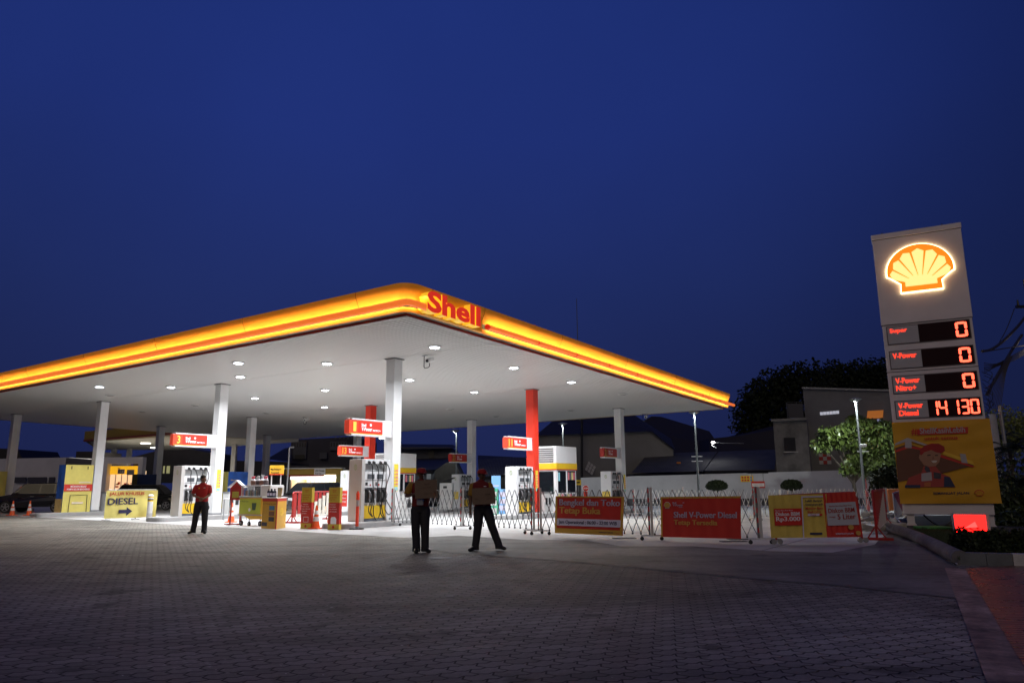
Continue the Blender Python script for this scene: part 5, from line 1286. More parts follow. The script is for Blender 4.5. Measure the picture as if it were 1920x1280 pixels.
# rubble, white pipe, cable
rnd = random.Random(9)
m = MB()
for k in range(70):
    P = G(rnd.uniform(1615, 1690), rnd.uniform(966, 998)); s = rnd.uniform(0.05, 0.24)
    q = MB().rbox(-s, -s*0.7, 0, s, s*0.7, s*rnd.uniform(0.4, 0.9), s*0.15); an = rnd.uniform(0, 3.1); c_, s_2 = math.cos(an), math.sin(an); tl_ = rnd.uniform(-0.3, 0.3)
    q.xf(lambda v: (P.x + v[0]*c_ - v[1]*s_2, P.y + v[0]*s_2 + v[1]*c_, P.z + 0.01 + max(0, v[2] + v[0]*tl_)))
    m.add(q.V, q.F)
tag(m.build('rubble', mat('rubble_pale', (0.38, 0.36, 0.30), 0.85, var=0.25, vs=5)), 'broken pale concrete rubble behind the barriers', 'rubble', None, 'stuff')
a, b = G(1625, 992), G(1668, 995)
tag(MB().cyl((a.x, a.y, 0.12), (b.x, b.y, 0.12), 0.035, n=8).build('white_pipe', WHITE), 'white pipe lying on the ground behind the right-hand barrier', 'pipe')
pp = [G(1681, 986), G(1705, 1000), G(1735, 1020), G(1765, 1043), G(1795, 1060)]
tag(MB().tube([(p_.x, p_.y, 0.03 + (0.25 if i == 0 else 0)) for i, p_ in enumerate(pp)], 0.012, 6).build('cable', mat('cable_grey', (0.4, 0.4, 0.5), 0.4)), 'thin pale cable running along the curved kerb', 'cable')

# ================================================================ CARS
CARB = mat('car_black', (0.008, 0.008, 0.010), 0.18, coat=1.0, spec=0.6)
RIM = mat('rim_silver', (0.5, 0.5, 0.52), 0.3, 0.8); HLT = mat('headlight_glass', (0.6, 0.6, 0.62), 0.1); TLT = mat('tail_red', (0.5, 0.02, 0.02), 0.2)
def make_car(style=0):
    """nose towards -x, centred; length about 4.5"""
    t = thing('parked_car', '', 'car', group='dark cars behind the pumps')
    H = 1.68 if style == 0 else 1.62
    low = [(-2.25, 0.35), (-2.27, 0.62), (-2.2, 0.80), (-2.05, 0.90), (-1.35, 1.02), (-0.95, 1.06), (2.0, 1.08), (2.22, 1.0), (2.27, 0.6), (2.22, 0.32)]
    arch = lambda cx: [(cx + 0.37*math.cos(R(q)), 0.33 + 0.37*math.sin(R(q))) for q in range(0, 181, 20)]
    base = [(2.22, 0.24)] + [p for p in arch(1.38)] + [p for p in arch(-1.40)] + [(-2.2, 0.24)]
    poly = low + base
    nW = 0.86
    m = MB(); m.prism(poly, -nW, nW)
    m.xf(lambda v: (v[0], v[1]*(1 - 0.10*max(0, abs(v[0])-1.7)/0.6) , v[2])).build('body', CARB, t, bevel=0.04)
    ws, rs = (-1.25, -0.55), (1.95, 1.6)
    m = MB()
    z0 = 1.04
    A = [(ws[0], -0.80, z0), (rs[0]+0.1, -0.80, z0), (rs[0]+0.1, 0.80, z0), (ws[0], 0.80, z0), (ws[1], -0.62, H-0.02), (rs[1], -0.62, H), (rs[1], 0.62, H), (ws[1], 0.62, H-0.02)]
    m.add(A, [(0,3,2,1), (4,5,6,7), (0,1,5,4), (1,2,6,5), (2,3,7,6), (3,0,4,7)]); m.build('cabin', CARB, t, bevel=0.05)
    for s in (-1, 1):
        def on(x, f): # point on the side pane at height fraction f
            y = 0.80 + (0.62-0.80)*f; return (x, s*(y+0.006), z0 + (H-z0)*f)
        wins = [(-0.98, -0.45, -0.30, 0.35), (0.42, 0.42, 1.15, 1.1), (1.22, 1.16, 1.8, 1.6)]
        for (xa, xb, xc_, xd) in ((-0.93, -0.52, 0.30, 0.30), (0.38, 0.38, 1.12, 1.08), (1.2, 1.15, 1.80, 1.55)):
            q = [on(xa, 0.12), on(xc_, 0.12), on(xd, 0.86), on(xb, 0.86)]
            if s > 0: q = q[::-1]
            w_ = MB().add(q, [(0, 1, 2, 3)]).build('side_window', DARKG, t)
    f = lambda fz, y: (ws[0] + (ws[1]-ws[0])*fz - 0.01, y, z0 + (H-z0)*fz + 0.01)
    MB().add([f(0.1, -0.7), f(0.1, 0.7), f(0.88, 0.58), f(0.88, -0.58)], [(0, 3, 2, 1)]).build('windscreen', DARKG, t)
    g = lambda fz, y: (rs[0]+0.1 + (rs[1]-rs[0]-0.1)*fz + 0.01, y, z0 + (H-z0)*fz + 0.01)
    MB().add([g(0.1, -0.7), g(0.1, 0.7), g(0.85, 0.56), g(0.85, -0.56)], [(0, 1, 2, 3)]).build('rear_window', DARKG, t)
    for cx in (-1.40, 1.38):
        for s in (-1, 1):
            w_ = MB().cyl((cx, s*0.66, 0.33), (cx, s*0.86, 0.33), 0.325, n=28).build('wheel', RUBB, t)
            r = MB(); r.cyl((cx, s*0.862, 0.33), (cx, s*0.868, 0.33), 0.225, n=24, m=1)
            for k in range(5):
                q = 2*math.pi*k/5+0.3; r.bar((cx, s*0.875, 0.33), (cx+0.21*math.cos(q), s*0.875, 0.33+0.21*math.sin(q)), 0.055, 0.02, up=(0, 1, 0))
            n_ = 20
            for k in range(n_):
                q0, q1 = 2*math.pi*k/n_, 2*math.pi*(k+1)/n_
                r.bar((cx+0.215*math.cos(q0), s*0.873, 0.33+0.215*math.sin(q0)), (cx+0.215*math.cos(q1), s*0.873, 0.33+0.215*math.sin(q1)), 0.02, 0.02, up=(0, 1, 0))
            r.build('rim', [RIM, BLACK], w_)
    for s in (-1, 1):
        MB().rbox(-2.24, min(s*0.52, s*0.82), 0.68, -1.98, max(s*0.52, s*0.82), 0.84, 0.03).build('headlight', HLT, t)
        MB().rbox(2.12, min(s*0.6, s*0.84), 0.78, 2.27, max(s*0.6, s*0.84), 1.02, 0.02).build('tail_light', TLT, t)
        MB().rbox(-0.95, min(s*0.84, s*1.0), 1.02, -0.8, max(s*0.84, s*1.0), 1.16, 0.03).build('mirror', CARB, t)
        MB().rbox(-0.1, min(s*0.86, s*0.885), 0.9, 0.1, max(s*0.86, s*0.885), 0.93, 0.005).rbox(0.95, min(s*0.86, s*0.885), 0.9, 1.15, max(s*0.86, s*0.885), 0.93, 0.005).build('door_handle', GREYM, t)
    MB().rbox(-2.285, -0.55, 0.5, -2.24, 0.55, 0.78, 0.01).build('grille', GREYM, t)
    MB().box(-2.292, -0.25, 0.42, -2.286, 0.25, 0.53).build('number_plate', BLACK, t)
    MB().box(2.272, -0.25, 0.6, 2.279, 0.25, 0.71).build('number_plate', BLACK, t)
    return t
car = make_car()
P = GS(33, 962); car.location = (P.x + 0.55, P.y + 1.0, gz(uv(P)[1])+0.01); car.rotation_euler[2] = R(4); car['label'] = 'glossy black car at far left, behind two traffic cones'
c2 = copy_tree(car); P = GS(303, 957); c2.location = (P.x - 1.35, P.y + 1.0, gz(uv(P)[1])+0.01); c2.rotation_euler[2] = R(183); c2['label'] = 'black car behind the diesel banner, only its rear wheel clear'
c2.location.x = P.x - 1.3
c3 = copy_tree(car); P = GS(575, 965); c3.location = (P.x - 0.9, P.y + 4.0, gz(uv(P)[1])+0.01); c3.rotation_euler[2] = R(60); c3['label'] = 'dark car in front of the bright workshop, tail lamp lit red'

# ================================================================ PEOPLE
def skin_obj(name, verts, edges, radii, m_, parent, sub=2, root=0):
    me = bpy.data.meshes.new(name); me.from_pydata([tuple(v) for v in verts], edges, []); me.update()
    o = bpy.data.objects.new(name, me); COL.objects.link(o)
    sk = o.modifiers.new('skin', 'SKIN'); sk.use_smooth_shade = True; sk.branch_smoothing = 0.6
    for i, r_ in enumerate(radii):
        v = me.skin_vertices[0].data[i]; v.radius = r_ if isinstance(r_, tuple) else (r_, r_); v.use_root = (i == root)
    ss = o.modifiers.new('sub', 'SUBSURF'); ss.levels = sub; ss.render_levels = sub
    dg = bpy.context.evaluated_depsgraph_get(); nm = bpy.data.meshes.new_from_object(o.evaluated_get(dg))
    bpy.data.objects.remove(o); bpy.data.meshes.remove(me)
    if not isinstance(m_, (list, tuple)): m_ = [m_]
    nm.materials.clear()
    for q in m_: nm.materials.append(q)
    for p_ in nm.polygons: p_.use_smooth = True
    nm.name = name; o = bpy.data.objects.new(name, nm); COL.objects.link(o); o.parent = parent
    return o
SKN = mat('skin_brown', (0.13, 0.065, 0.042), 0.5, var=0.05); SKL = mat('skin_tan', (0.30, 0.16, 0.10), 0.5, var=0.05); HAIR = mat('hair_black', (0.012, 0.010, 0.009), 0.5)
TROU = mat('trousers_charcoal', (0.022, 0.022, 0.028), 0.8, var=0.2, vs=6, bump=0.4, bs=12); SHOE = mat('shoe_black', (0.012, 0.012, 0.012), 0.3)
SHIRT = mat('polo_red', (0.48, 0.02, 0.018), 0.75, bump=0.4, bs=9); SHIRTY = mat('polo_yellow', (0.30, 0.17, 0.02), 0.8); SHIRTD = mat('polo_dark_red', (0.15, 0.010, 0.010), 0.85, bump=0.4, bs=9)
def person(label, P, rz, J, cap, bright=False, sc_=1.0, sleeveY=True, shm=None):
    t = thing('person', label, 'person', P, rz, 'station attendants')
    t.scale = (sc_,)*3
    V = []; E = []; Rr = []
    def add(p, r, par=None):
        V.append(Vector(p)); Rr.append(r)
        if par is not None: E.append((par, len(V)-1))
        return len(V)-1
    g = lambda k: Vector(J[k])
    pel = add(g('pel'), 0.13); wa = add(g('waist'), (0.125, 0.105), pel); ch = add(g('chest'), (0.15, 0.11), wa); nb = add(g('nb'), 0.065, ch)
    ne = add(g('nb') + (g('head')-g('nb'))*0.45, 0.052, nb); hd = add(g('head'), (0.078, 0.092), ne); hd2 = add(g('head') + Vector((0, 0.012, 0.075)), (0.076, 0.088), hd)
    hd3 = add(g('head') + Vector((0, 0.01, 0.125)), (0.045, 0.05), hd2)
    F_ = Vector(J.get('face', (0, -1, 0))).normalized(); S_ = Vector((-F_.y, F_.x, 0))
    jaw = add(g('head') + F_*0.045 + Vector((0, 0, -0.055)), 0.045, hd)
    arms = {}
    for s in ('L', 'R'):
        sh = add(g('sh'+s), 0.058, ch); el = add(g('el'+s), 0.042, sh); wr = add(g('wr'+s), 0.028, el)
        d = (g('wr'+s)-g('el'+s)).normalized(); pm = Vector(J.get('hd'+s, tuple(g('wr'+s) + d*0.09)))
        palm = add(g('wr'+s)*0.4 + pm*0.6, 0.032, wr)
        dd = (pm - g('wr'+s)).normalized(); sd = dd.cross(Vector((0.1, 1, 0.2))).normalized(); cu = Vector(J.get('cu'+s, (0, -0.6, -0.3)))
        for k, (ln, off) in enumerate(((0.070, -0.028), (0.080, -0.009), (0.076, 0.010), (0.060, 0.028))):
            b0 = add(g('wr'+s)*0.25 + pm*0.75 + sd*off + dd*0.02, 0.0095, palm)
            b1 = add(V[b0] + dd*ln*0.5 + cu*0.01, 0.0085, b0); add(V[b1] + (dd*0.5 + cu*0.6).normalized()*ln*0.5, 0.007, b1)
        th0 = add(g('wr'+s)*0.7 + pm*0.3 + sd*(-0.030), 0.011, palm); add(V[th0] + (dd*0.6 - sd*0.7).normalized()*0.045, 0.009, th0)
    for s in ('L', 'R'):
        hp = add(g('hp'+s), 0.095, pel); kn = add(g('kn'+s), 0.058, hp); ak = add(g('ak'+s), 0.038, kn); add(g('toe'+s)*0.75 + g('ak'+s)*0.25 + Vector((0, 0, -0.015)), 0.032, ak)
    skin_obj('body', V, E, Rr, SKL if bright else SKN, t)
    # face
    hc = g('head') + Vector((0, 0, 0.0))
    n_ = MB(); c_ = hc + F_*0.098 + Vector((0, 0, -0.005)); n_.ball(c_, 0.016, 0.02, 0.022, 8, 6); n_.build('nose', SKN, t, smooth=True)
    for s in (-1, 1):
        e_ = hc + F_*0.083 + S_*(0.033*s) + Vector((0, 0, 0.03)); MB().ball(e_, 0.011, 0.011, 0.008, 8, 6).build('eye', BLKINK, t)
        e_ = hc + S_*(0.083*s) + Vector((0, 0, 0.012)) - F_*0.01; MB().ball(e_, 0.014 + 0.0*s, 0.02, 0.032, 8, 6).build('ear', SKN, t, smooth=True)
    m = MB(); c_ = hc + F_*0.093 + Vector((0, 0, -0.045)); m.ball(c_, 0.024, 0.012, 0.006, 8, 6); m.build('mouth', mat('lips', (0.14, 0.05, 0.04), 0.5), t)
    # hair
    m = MB(); c_ = hc - F_*0.028 + Vector((0, 0, 0.088)); m.ball(c_, 0.084, 0.088, 0.068, 14, 10)
    m.ball(hc - F_*0.052 + Vector((0, 0, 0.035)), 0.068, 0.068, 0.07, 12, 8); m.build('hair', HAIR, t, smooth=True)
    if cap:
        an_ = math.atan2(F_.y, F_.x)
        m = MB(); m.lathe([(0.104, 0.0), (0.104, 0.025), (0.094, 0.06), (0.066, 0.088), (0.02, 0.098)], n=20)
        P_ = []
        for i in range(11): q = -1.15 + 2.3*i/10; P_.append((0.10*math.cos(q)+0.075*math.cos(q)**2*1.1, 0.10*math.sin(q)*1.0))
        bm_ = MB(); bm_.slab(P_ + [(0.05, 0.09), (0.05, -0.09)], -0.004, 0.010); m.add([(v[0], v[1], v[2]-0.18*max(0, v[0]-0.1)) for v in bm_.V], bm_.F)
        cz = J.get('capz', 0.055)
        m.xf(lambda v: (v[0]*math.cos(an_)-v[1]*math.sin(an_), v[0]*math.sin(an_)+v[1]*math.cos(an_), v[2])).xf(lambda v: (v[0]+hc.x, v[1]+hc.y+0.0, v[2]+hc.z+cz))
        m.build('cap', mat('cap_red', (0.30, 0.012, 0.012), 0.8), t, smooth=True)
    # shirt: a lofted torso and sleeves
    def loft(rows, name, m_, n=18):
        mb = MB(); vs = []
        for c_, hw, hd in rows:
            for k in range(n):
                q = 2*math.pi*k/n; cq, sq = math.cos(q), math.sin(q)
                vs.append((c_.x + hw*math.copysign(abs(cq)**0.85, cq), c_.y + hd*math.copysign(abs(sq)**0.85, sq), c_.z + 0.004*math.sin(3*q + c_.z*20)))
        fs = [(i*n+k, i*n+(k+1) % n, (i+1)*n+(k+1) % n, (i+1)*n+k) for i in range(len(rows)-1) for k in range(n)] + [tuple(range(n-1, -1, -1)), tuple(range((len(rows)-1)*n, len(rows)*n))]
        return mb.add(vs, fs).build(name, m_, t, smooth=True)
    def spine(z):
        K = [g('pel'), g('waist'), g('chest'), g('nb')]
        if z <= K[0].z: return Vector((K[0].x, K[0].y, z))
        for a_, b_ in zip(K, K[1:]):
            if z <= b_.z: f = (z-a_.z)/(b_.z-a_.z); q = a_.lerp(b_, f); return Vector((q.x, q.y, z))
        return Vector((K[3].x, K[3].y, z))
    zs_ = g('shL').z
    loft([(spine(z), hw, hd) for z, hw, hd in ((0.945, 0.178, 0.142), (0.99, 0.182, 0.146), (1.06, 0.180, 0.142), (1.14, 0.182, 0.138), (1.22, 0.192, 0.138), (1.30, 0.200, 0.134), (zs_-0.03, 0.205, 0.118), (zs_+0.02, 0.190, 0.10), (zs_+0.05, 0.145, 0.082), (zs_+0.075, 0.085, 0.072), (zs_+0.095, 0.066, 0.064))], 'shirt', SHIRTD if sleeveY else SHIRT)
    for s in ('L', 'R'):
        sh_, el_ = g('sh'+s), g('el'+s); inn = sh_*0.6 + g('chest')*0.4 + Vector((0, 0, 0.03)); dn = el_ - sh_; m1 = sh_*0.85 + g('chest')*0.15 + Vector((0, 0, 0.012))
        P_ = [inn, m1, sh_ + Vector((0, 0, -0.005)), sh_ + dn*0.25, sh_ + dn*0.5, sh_ + dn*0.78, sh_ + dn*0.80]
        MB().tube(P_, [0.035, 0.056, 0.067, 0.075, 0.074, 0.073, 0.060], 14).build('sleeve', SHIRTY if sleeveY else SHIRT, t, smooth=True)
    # collar
    m = MB(); c_ = g('nb'); m.lathe([(0.085, -0.03), (0.075, 0.02), (0.066, 0.03)], n=14); m.xf(lambda v: (v[0]+c_.x, v[1]+c_.y, v[2]+c_.z+0.01)).build('collar', SHIRTD if sleeveY else SHIRT, t, smooth=True)
    if bright:
        m = MB(); c_ = g('chest') + Vector((-0.07, -0.128, 0.04)); m.ball(c_, 0.022, 0.008, 0.022, 10, 6); m.build('badge', YEL, t)
    m = MB(); c_ = g('chest') + Vector((0.085, -0.124, 0.05)); m.ball(c_, 0.034, 0.008, 0.009, 8, 6); m.build('badge', WINK, t)
    # trousers with belt
    pz = g('pel').z
    mb = MB()
    for s in ('L', 'R'):
        h_, k_, a_ = g('hp'+s), g('kn'+s), g('ak'+s); top = Vector((h_.x*0.75 + g('pel').x*0.25, h_.y, pz+0.03))
        P_ = [top, Vector((h_.x, h_.y, pz-0.08)), h_.lerp(k_, 0.35), h_.lerp(k_, 0.7), k_, k_.lerp(a_, 0.3) + Vector((0, 0.012, 0)), k_.lerp(a_, 0.6) + Vector((0, 0.012, 0)), k_.lerp(a_, 0.88), a_ + Vector((0, 0, -0.03)), a_ + Vector((0, -0.005, -0.06))]
        mb.tube(P_, [0.10, 0.118, 0.112, 0.100, 0.091, 0.087, 0.082, 0.080, 0.086, 0.082], 14)
    n = 18; vs = []; rows = ((pz-0.12, 0.13, 0.11), (pz-0.06, 0.185, 0.14), (pz, 0.186, 0.142), (pz+0.045, 0.176, 0.136))
    for z, hw, hd in rows:
        for k in range(n): q = 2*math.pi*k/n; vs.append((g('pel').x + hw*math.cos(q), g('pel').y + hd*math.sin(q), z))
    mb.add(vs, [(i*n+k, i*n+(k+1) % n, (i+1)*n+(k+1) % n, (i+1)*n+k) for i in range(3) for k in range(n)] + [tuple(range(n-1, -1, -1)), tuple(range(3*n, 4*n))])
    mb.build('trousers', TROU, t, smooth=True)
    m = MB(); c_ = g('pel'); m.lathe([(0.180, 0.0), (0.181, 0.035)], n=20); m.xf(lambda v: (v[0]+c_.x, v[1]*0.79+c_.y, v[2]+c_.z+0.005)).build('belt', BLACK, t)
    for s in ('L', 'R'):
        a, b = g('ak'+s), g('toe'+s); d = Vector((b.x-a.x, b.y-a.y, 0)).normalized(); V = []; E = []; Rr = []
        q0 = add(Vector((a.x, a.y, max(0.05, b.z+0.025))) - d*0.06, (0.05, 0.05)); q1 = add(Vector((a.x, a.y, b.z+0.05)) + d*0.04, (0.058, 0.055), q0); q2 = add(b + Vector((0, 0, 0.012)) - d*0.05, (0.058, 0.045), q1); add(b + Vector((0, 0, 0.005)), (0.04, 0.03), q2)
        skin_obj('shoe', V, E, Rr, SHOE, t)
    return t
CARD = mat('cardboard', (0.19, 0.135, 0.095), 0.85, var=0.12, vs=4)
def std(**k):
    J = dict(pel=(0, 0, 0.93), waist=(0, 0, 1.08), chest=(0, 0.0, 1.30), nb=(0, 0.01, 1.46), head=(0, -0.015, 1.575), shL=(0.185, 0.01, 1.40), shR=(-0.185, 0.01, 1.40),
             elL=(0.25, 0.03, 1.12), elR=(-0.25, 0.03, 1.12), wrL=(0.26, -0.03, 0.87), wrR=(-0.26, -0.03, 0.87), hpL=(0.09, 0, 0.90), hpR=(-0.09, 0, 0.90),
             knL=(0.11, -0.01, 0.50), knR=(-0.11, -0.01, 0.50), akL=(0.12, 0.02, 0.09), akR=(-0.12, 0.02, 0.09), toeL=(0.15, -0.17, 0.03), toeR=(-0.15, -0.17, 0.03))
    J.update(k); return J
# local -y faces the camera; +x is to the right in the picture
P = GS(787, 1036)
JA = std(shR=(-0.20, 0.0, 1.38), elR=(-0.30, -0.06, 1.14), wrR=(-0.10, -0.22, 1.20), hdR=(-0.02, -0.26, 1.20), shL=(0.18, 0.0, 1.38), elL=(0.25, -0.06, 1.16), wrL=(0.30, -0.24, 1.22), hdL=(0.31, -0.29, 1.22),
         akL=(0.11, 0.02, 0.09), toeL=(0.22, -0.13, 0.03), akR=(-0.07, 0.0, 0.09), toeR=(-0.06, -0.2, 0.03), knR=(-0.09, -0.01, 0.5), knL=(0.10, -0.01, 0.5), head=(0.01, -0.02, 1.575), face=(0.35, -1, 0), capz=0.06)
pa = person('man in a dark red cap holding a cardboard sheet at his chest, left of two', (P.x, P.y, P.z), 0.05, JA, True, sc_=1.0)
o = MB().box(-0.07, -0.012, 0, 0.39, 0.0, 0.37).box(-0.07, 0.004, 0, 0.39, 0.012, 0.37)
o.build('cardboard_sheet', CARD); cb = bpy.data.objects['cardboard_sheet']; cb.location = (P.x, P.y-0.325, P.z+1.10); cb.rotation_euler = (0, R(-3.0), 0.05)
tag(cb, 'plain cardboard sheet held at chest height by the left man', 'cardboard', 'cardboard sheets held up by the men')
m = MB(); put_text(m, 'Maaf', 0.13, 0.27, 0.24, 0.30, -0.014); put_text(m, 'sedang isi BBM', 0.06, 0.2, 0.26, 0.225, -0.014); put_text(m, 'Mohon antri', 0.12, 0.08, 0.28, 0.105, -0.014); m.build('lettering', mat('faint_marker', (0.12, 0.08, 0.06), 0.8), cb)
o = MB(); o.rbox(-0.08, -0.05, 0, 0.06, 0.05, 0.13, 0.02, 0); o.ball((0.0, -0.03, 0.10), 0.075, 0.02, 0.03, 10, 6, 1); o = o.build('plastic_bag', [mat('bag_clear', (0.45, 0.48, 0.5), 0.2, alpha=0.55), mat('bag_blue', (0.1, 0.2, 0.5), 0.3)]); o.location = (P.x+0.03, P.y-0.22, P.z+0.97); tag(o, 'small clear and blue plastic bag hanging below the left cardboard', 'bag')
P = GS(905, 1033)
JB = std(pel=(0.0, 0, 0.92), waist=(-0.01, 0, 1.08), chest=(-0.03, 0.0, 1.30), nb=(-0.035, 0.01, 1.455), head=(-0.015, -0.02, 1.565), shR=(-0.215, 0.01, 1.385), elR=(-0.265, 0.03, 1.10), wrR=(-0.26, -0.02, 0.85),
         shL=(0.15, 0.0, 1.385), elL=(0.20, -0.03, 1.12), wrL=(0.13, -0.20, 1.01), hdL=(0.06, -0.27, 0.99), hpR=(-0.08, 0, 0.9), hpL=(0.09, 0, 0.9), knR=(-0.10, -0.01, 0.50), knL=(0.20, -0.03, 0.51), akR=(-0.16, 0.02, 0.09),
         akL=(0.35, 0.0, 0.11), toeR=(-0.29, -0.13, 0.03), toeL=(0.50, -0.08, 0.05), face=(0.75, -1, 0), capz=0.06)
pb = person('man in a red cap with feet apart, holding cardboard at his waist', (P.x, P.y, P.z), 0.0, JB, True, sc_=0.99)
o = MB().box(0, -0.012, 0, 0.48, 0.0, 0.335).box(0, 0.004, 0, 0.48, 0.012, 0.335)
cb = o.build('cardboard_sheet', CARD); cb.location = (P.x-0.20, P.y-0.335, P.z+0.965); cb.rotation_euler = (0, R(-2), 0.0)
tag(cb, 'cardboard sheet held at waist height by the right man', 'cardboard', 'cardboard sheets held up by the men')
m = MB(); put_text(m, 'BBM', 0.28, 0.18, 0.38, 0.22, -0.014); put_text(m, 'habis', 0.05, 0.1, 0.13, 0.13, -0.014); put_text(m, 'antrian', 0.3, 0.1, 0.42, 0.125, -0.014); m.build('lettering', mat('faint_marker', (0.12, 0.08, 0.06), 0.8), cb)
P = GS(374, 1000)
JC = std(head=(0.02, -0.03, 1.59), face=(1.0, -0.55, 0), elR=(-0.26, -0.02, 1.13), wrR=(-0.04, -0.22, 1.07), hdR=(0.05, -0.24, 1.03), elL=(0.22, 0.0, 1.13), wrL=(0.12, -0.20, 1.04), hdL=(0.05, -0.23, 1.00),
         knR=(-0.14, -0.01, 0.5), knL=(0.12, -0.01, 0.5), akR=(-0.20, 0.02, 0.09), akL=(0.12, 0.02, 0.09), toeR=(-0.30, -0.14, 0.03), toeL=(0.20, -0.16, 0.03), shR=(-0.19, 0.0, 1.40), shL=(0.18, 0.02, 1.40))
pc = person('bareheaded man in a red short-sleeved polo shirt with clasped hands', (P.x, P.y, P.z), 0.12, JC, False, bright=True, sleeveY=False, sc_=1.0)
# ================================================================ BUILDINGS AND WALLS
def Z(py, px, Y): return at(px, py, Y).z
def X(px, py, Y): return at(px, py, Y).x
GB = -0.36
PLAST = mat('plaster_white', (0.50, 0.50, 0.53), 0.8, var=0.12, vs=0.6, bump=0.3, bs=6)
PLASG = mat('plaster_dark_grey', (0.15, 0.15, 0.158), 0.85, var=0.15, vs=0.5, bump=0.3, bs=4)
RAWC = mat('raw_concrete', (0.17, 0.165, 0.16), 0.9, var=0.45, vs=0.9, bump=0.6, bs=5)
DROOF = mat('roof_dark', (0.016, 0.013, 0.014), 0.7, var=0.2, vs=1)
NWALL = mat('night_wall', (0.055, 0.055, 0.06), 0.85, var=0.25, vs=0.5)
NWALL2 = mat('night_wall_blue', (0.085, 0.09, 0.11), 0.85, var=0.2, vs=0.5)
def corrugated(name, base, dark):
    m = bpy.data.materials.new(name); m.use_nodes = True; n = m.node_tree.nodes; l = m.node_tree.links; b = n['Principled BSDF']
    t = n.new('ShaderNodeTexCoord'); wv = n.new('ShaderNodeTexWave'); wv.inputs['Scale'].default_value = 2.2; wv.bands_direction = 'X'
    nz = n.new('ShaderNodeTexNoise'); nz.inputs['Scale'].default_value = 0.9; nz.inputs['Detail'].default_value = 6
    l.new(t.outputs['Object'], wv.inputs[0]); l.new(t.outputs['Object'], nz.inputs[0])
    mx_ = n.new('ShaderNodeMixRGB'); mx_.inputs[1].default_value = (*dark, 1); mx_.inputs[2].default_value = (*base, 1)
    mt = n.new('ShaderNodeMath'); mt.operation = 'MULTIPLY'; l.new(wv.outputs['Fac'], mt.inputs[0]); l.new(nz.outputs['Fac'], mt.inputs[1])
    l.new(mt.outputs[0], mx_.inputs[0]); l.new(mx_.outputs[0], b.inputs['Base Color']); b.inputs['Roughness'].default_value = 0.75
    bp = n.new('ShaderNodeBump'); bp.inputs['Distance'].default_value = 0.05; l.new(wv.outputs['Fac'], bp.inputs['Height']); l.new(bp.outputs[0], b.inputs['Normal'])
    return m
CORR = corrugated('corrugated_sheet', (0.16, 0.155, 0.15), (0.02, 0.02, 0.02))
# long white boundary wall at the back right: from beside the booth to behind the price sign
wa_, wb_ = at(1090, 940, 60), at(1700, 935, 54); wd_ = wb_-wa_; wan = math.atan2(wd_.y, wd_.x); WO = Vector((wa_.x, wa_.y, GB))
t = thing('boundary_wall', 'long plastered white boundary wall behind the gates and lamp posts', 'wall', WO, wan)
Lw = wd_.length
zl = onplane(1180, 893, WO, wan)[1]; zr = onplane(1640, 879, WO, wan)[1]
m = MB(); m.add([(0,0,0),(Lw,0,0),(Lw,0.25,0),(0,0.25,0),(0,0,zl-0.05),(Lw,0,zr+0.02),(Lw,0.25,zr+0.02),(0,0.25,zl-0.05)], [(0,3,2,1),(4,5,6,7),(0,1,5,4),(1,2,6,5),(2,3,7,6),(3,0,4,7)]); m.build('wall', PLAST, t)
m = MB(); m.box(0, -0.04, 0.0, Lw, 0.0, 0.55); m.build('plinth', mat('plinth_dark', (0.09, 0.09, 0.1), 0.9, var=0.2), t)
x0, z0 = onplane(1389, 903, WO, wan); x1, z1_ = onplane(1412, 891, WO, wan)
s = thing('wall_sign', 'small yellow sign with red and blue pictures on the white wall', 'sign', WO, wan)
m = MB(); m.box(x0, -0.04, z0, x1, -0.02, z1_, 0); w_ = (x1-x0)
for r_ in range(2):
    for k in range(4): m.box(x0+w_*(0.08+0.22*k), -0.045, z0+(z1_-z0)*(0.12+0.45*r_), x0+w_*(0.22+0.22*k), -0.04, z0+(z1_-z0)*(0.40+0.45*r_), 1 if k < 3 else 2)
m.build('sign_panel', [YEL, RED, mat('sign_blue', (0.1, 0.3, 0.6), 0.5)], s)
x0, z0 = onplane(1079, 909, WO, wan); x1, z1_ = onplane(1090, 900, WO, wan)
P0 = at(1079, 909, 46); s = thing('wall_sign', 'small yellow square sign right of the white booth', 'sign', (P0.x, P0.y, P0.z), 0)
MB().box(0, 0, 0, 0.36, 0.03, 0.32).box(0.08, -0.01, 0.12, 0.28, 0, 0.2, 1).build('sign_panel', [YEL, BLKINK], s); MB().cyl((0.18, 0.05, -1.7), (0.18, 0.05, 0.3), 0.02, n=6).build('post', GREYM, s)

def block(mb, px0, px1, pyt0, pyt1, Y, depth, zb=GB, m=0, Y1=None):
    """house block: front wall between two image columns with its own top line"""
    Y1 = Y if Y1 is None else Y1
    a = at(px0, pyt0, Y); b = at(px1, pyt1, Y1); n = Vector((-(b-a).y, (b-a).x, 0)).normalized()*depth
    vs = []
    for z in (None, 'top'):
        for p, q in ((a, 0), (b, 0), (b, 1), (a, 1)): vs.append((p.x + n.x*q, p.y + n.y*q, (p.z if z else zb)))
    mb.add(vs, [(0,3,2,1), (4,5,6,7), (0,1,5,4), (1,2,6,5), (2,3,7,6), (3,0,4,7)], m); return a, b, n
def quadpx(mb, pl, m=0, th=0.0):
    """polygon from photo points with their own depth, slightly thick"""
    vs = [at(x_, y_, Y_) for x_, y_, Y_ in pl]; mb.add(vs, [tuple(range(len(vs)))], m); return mb
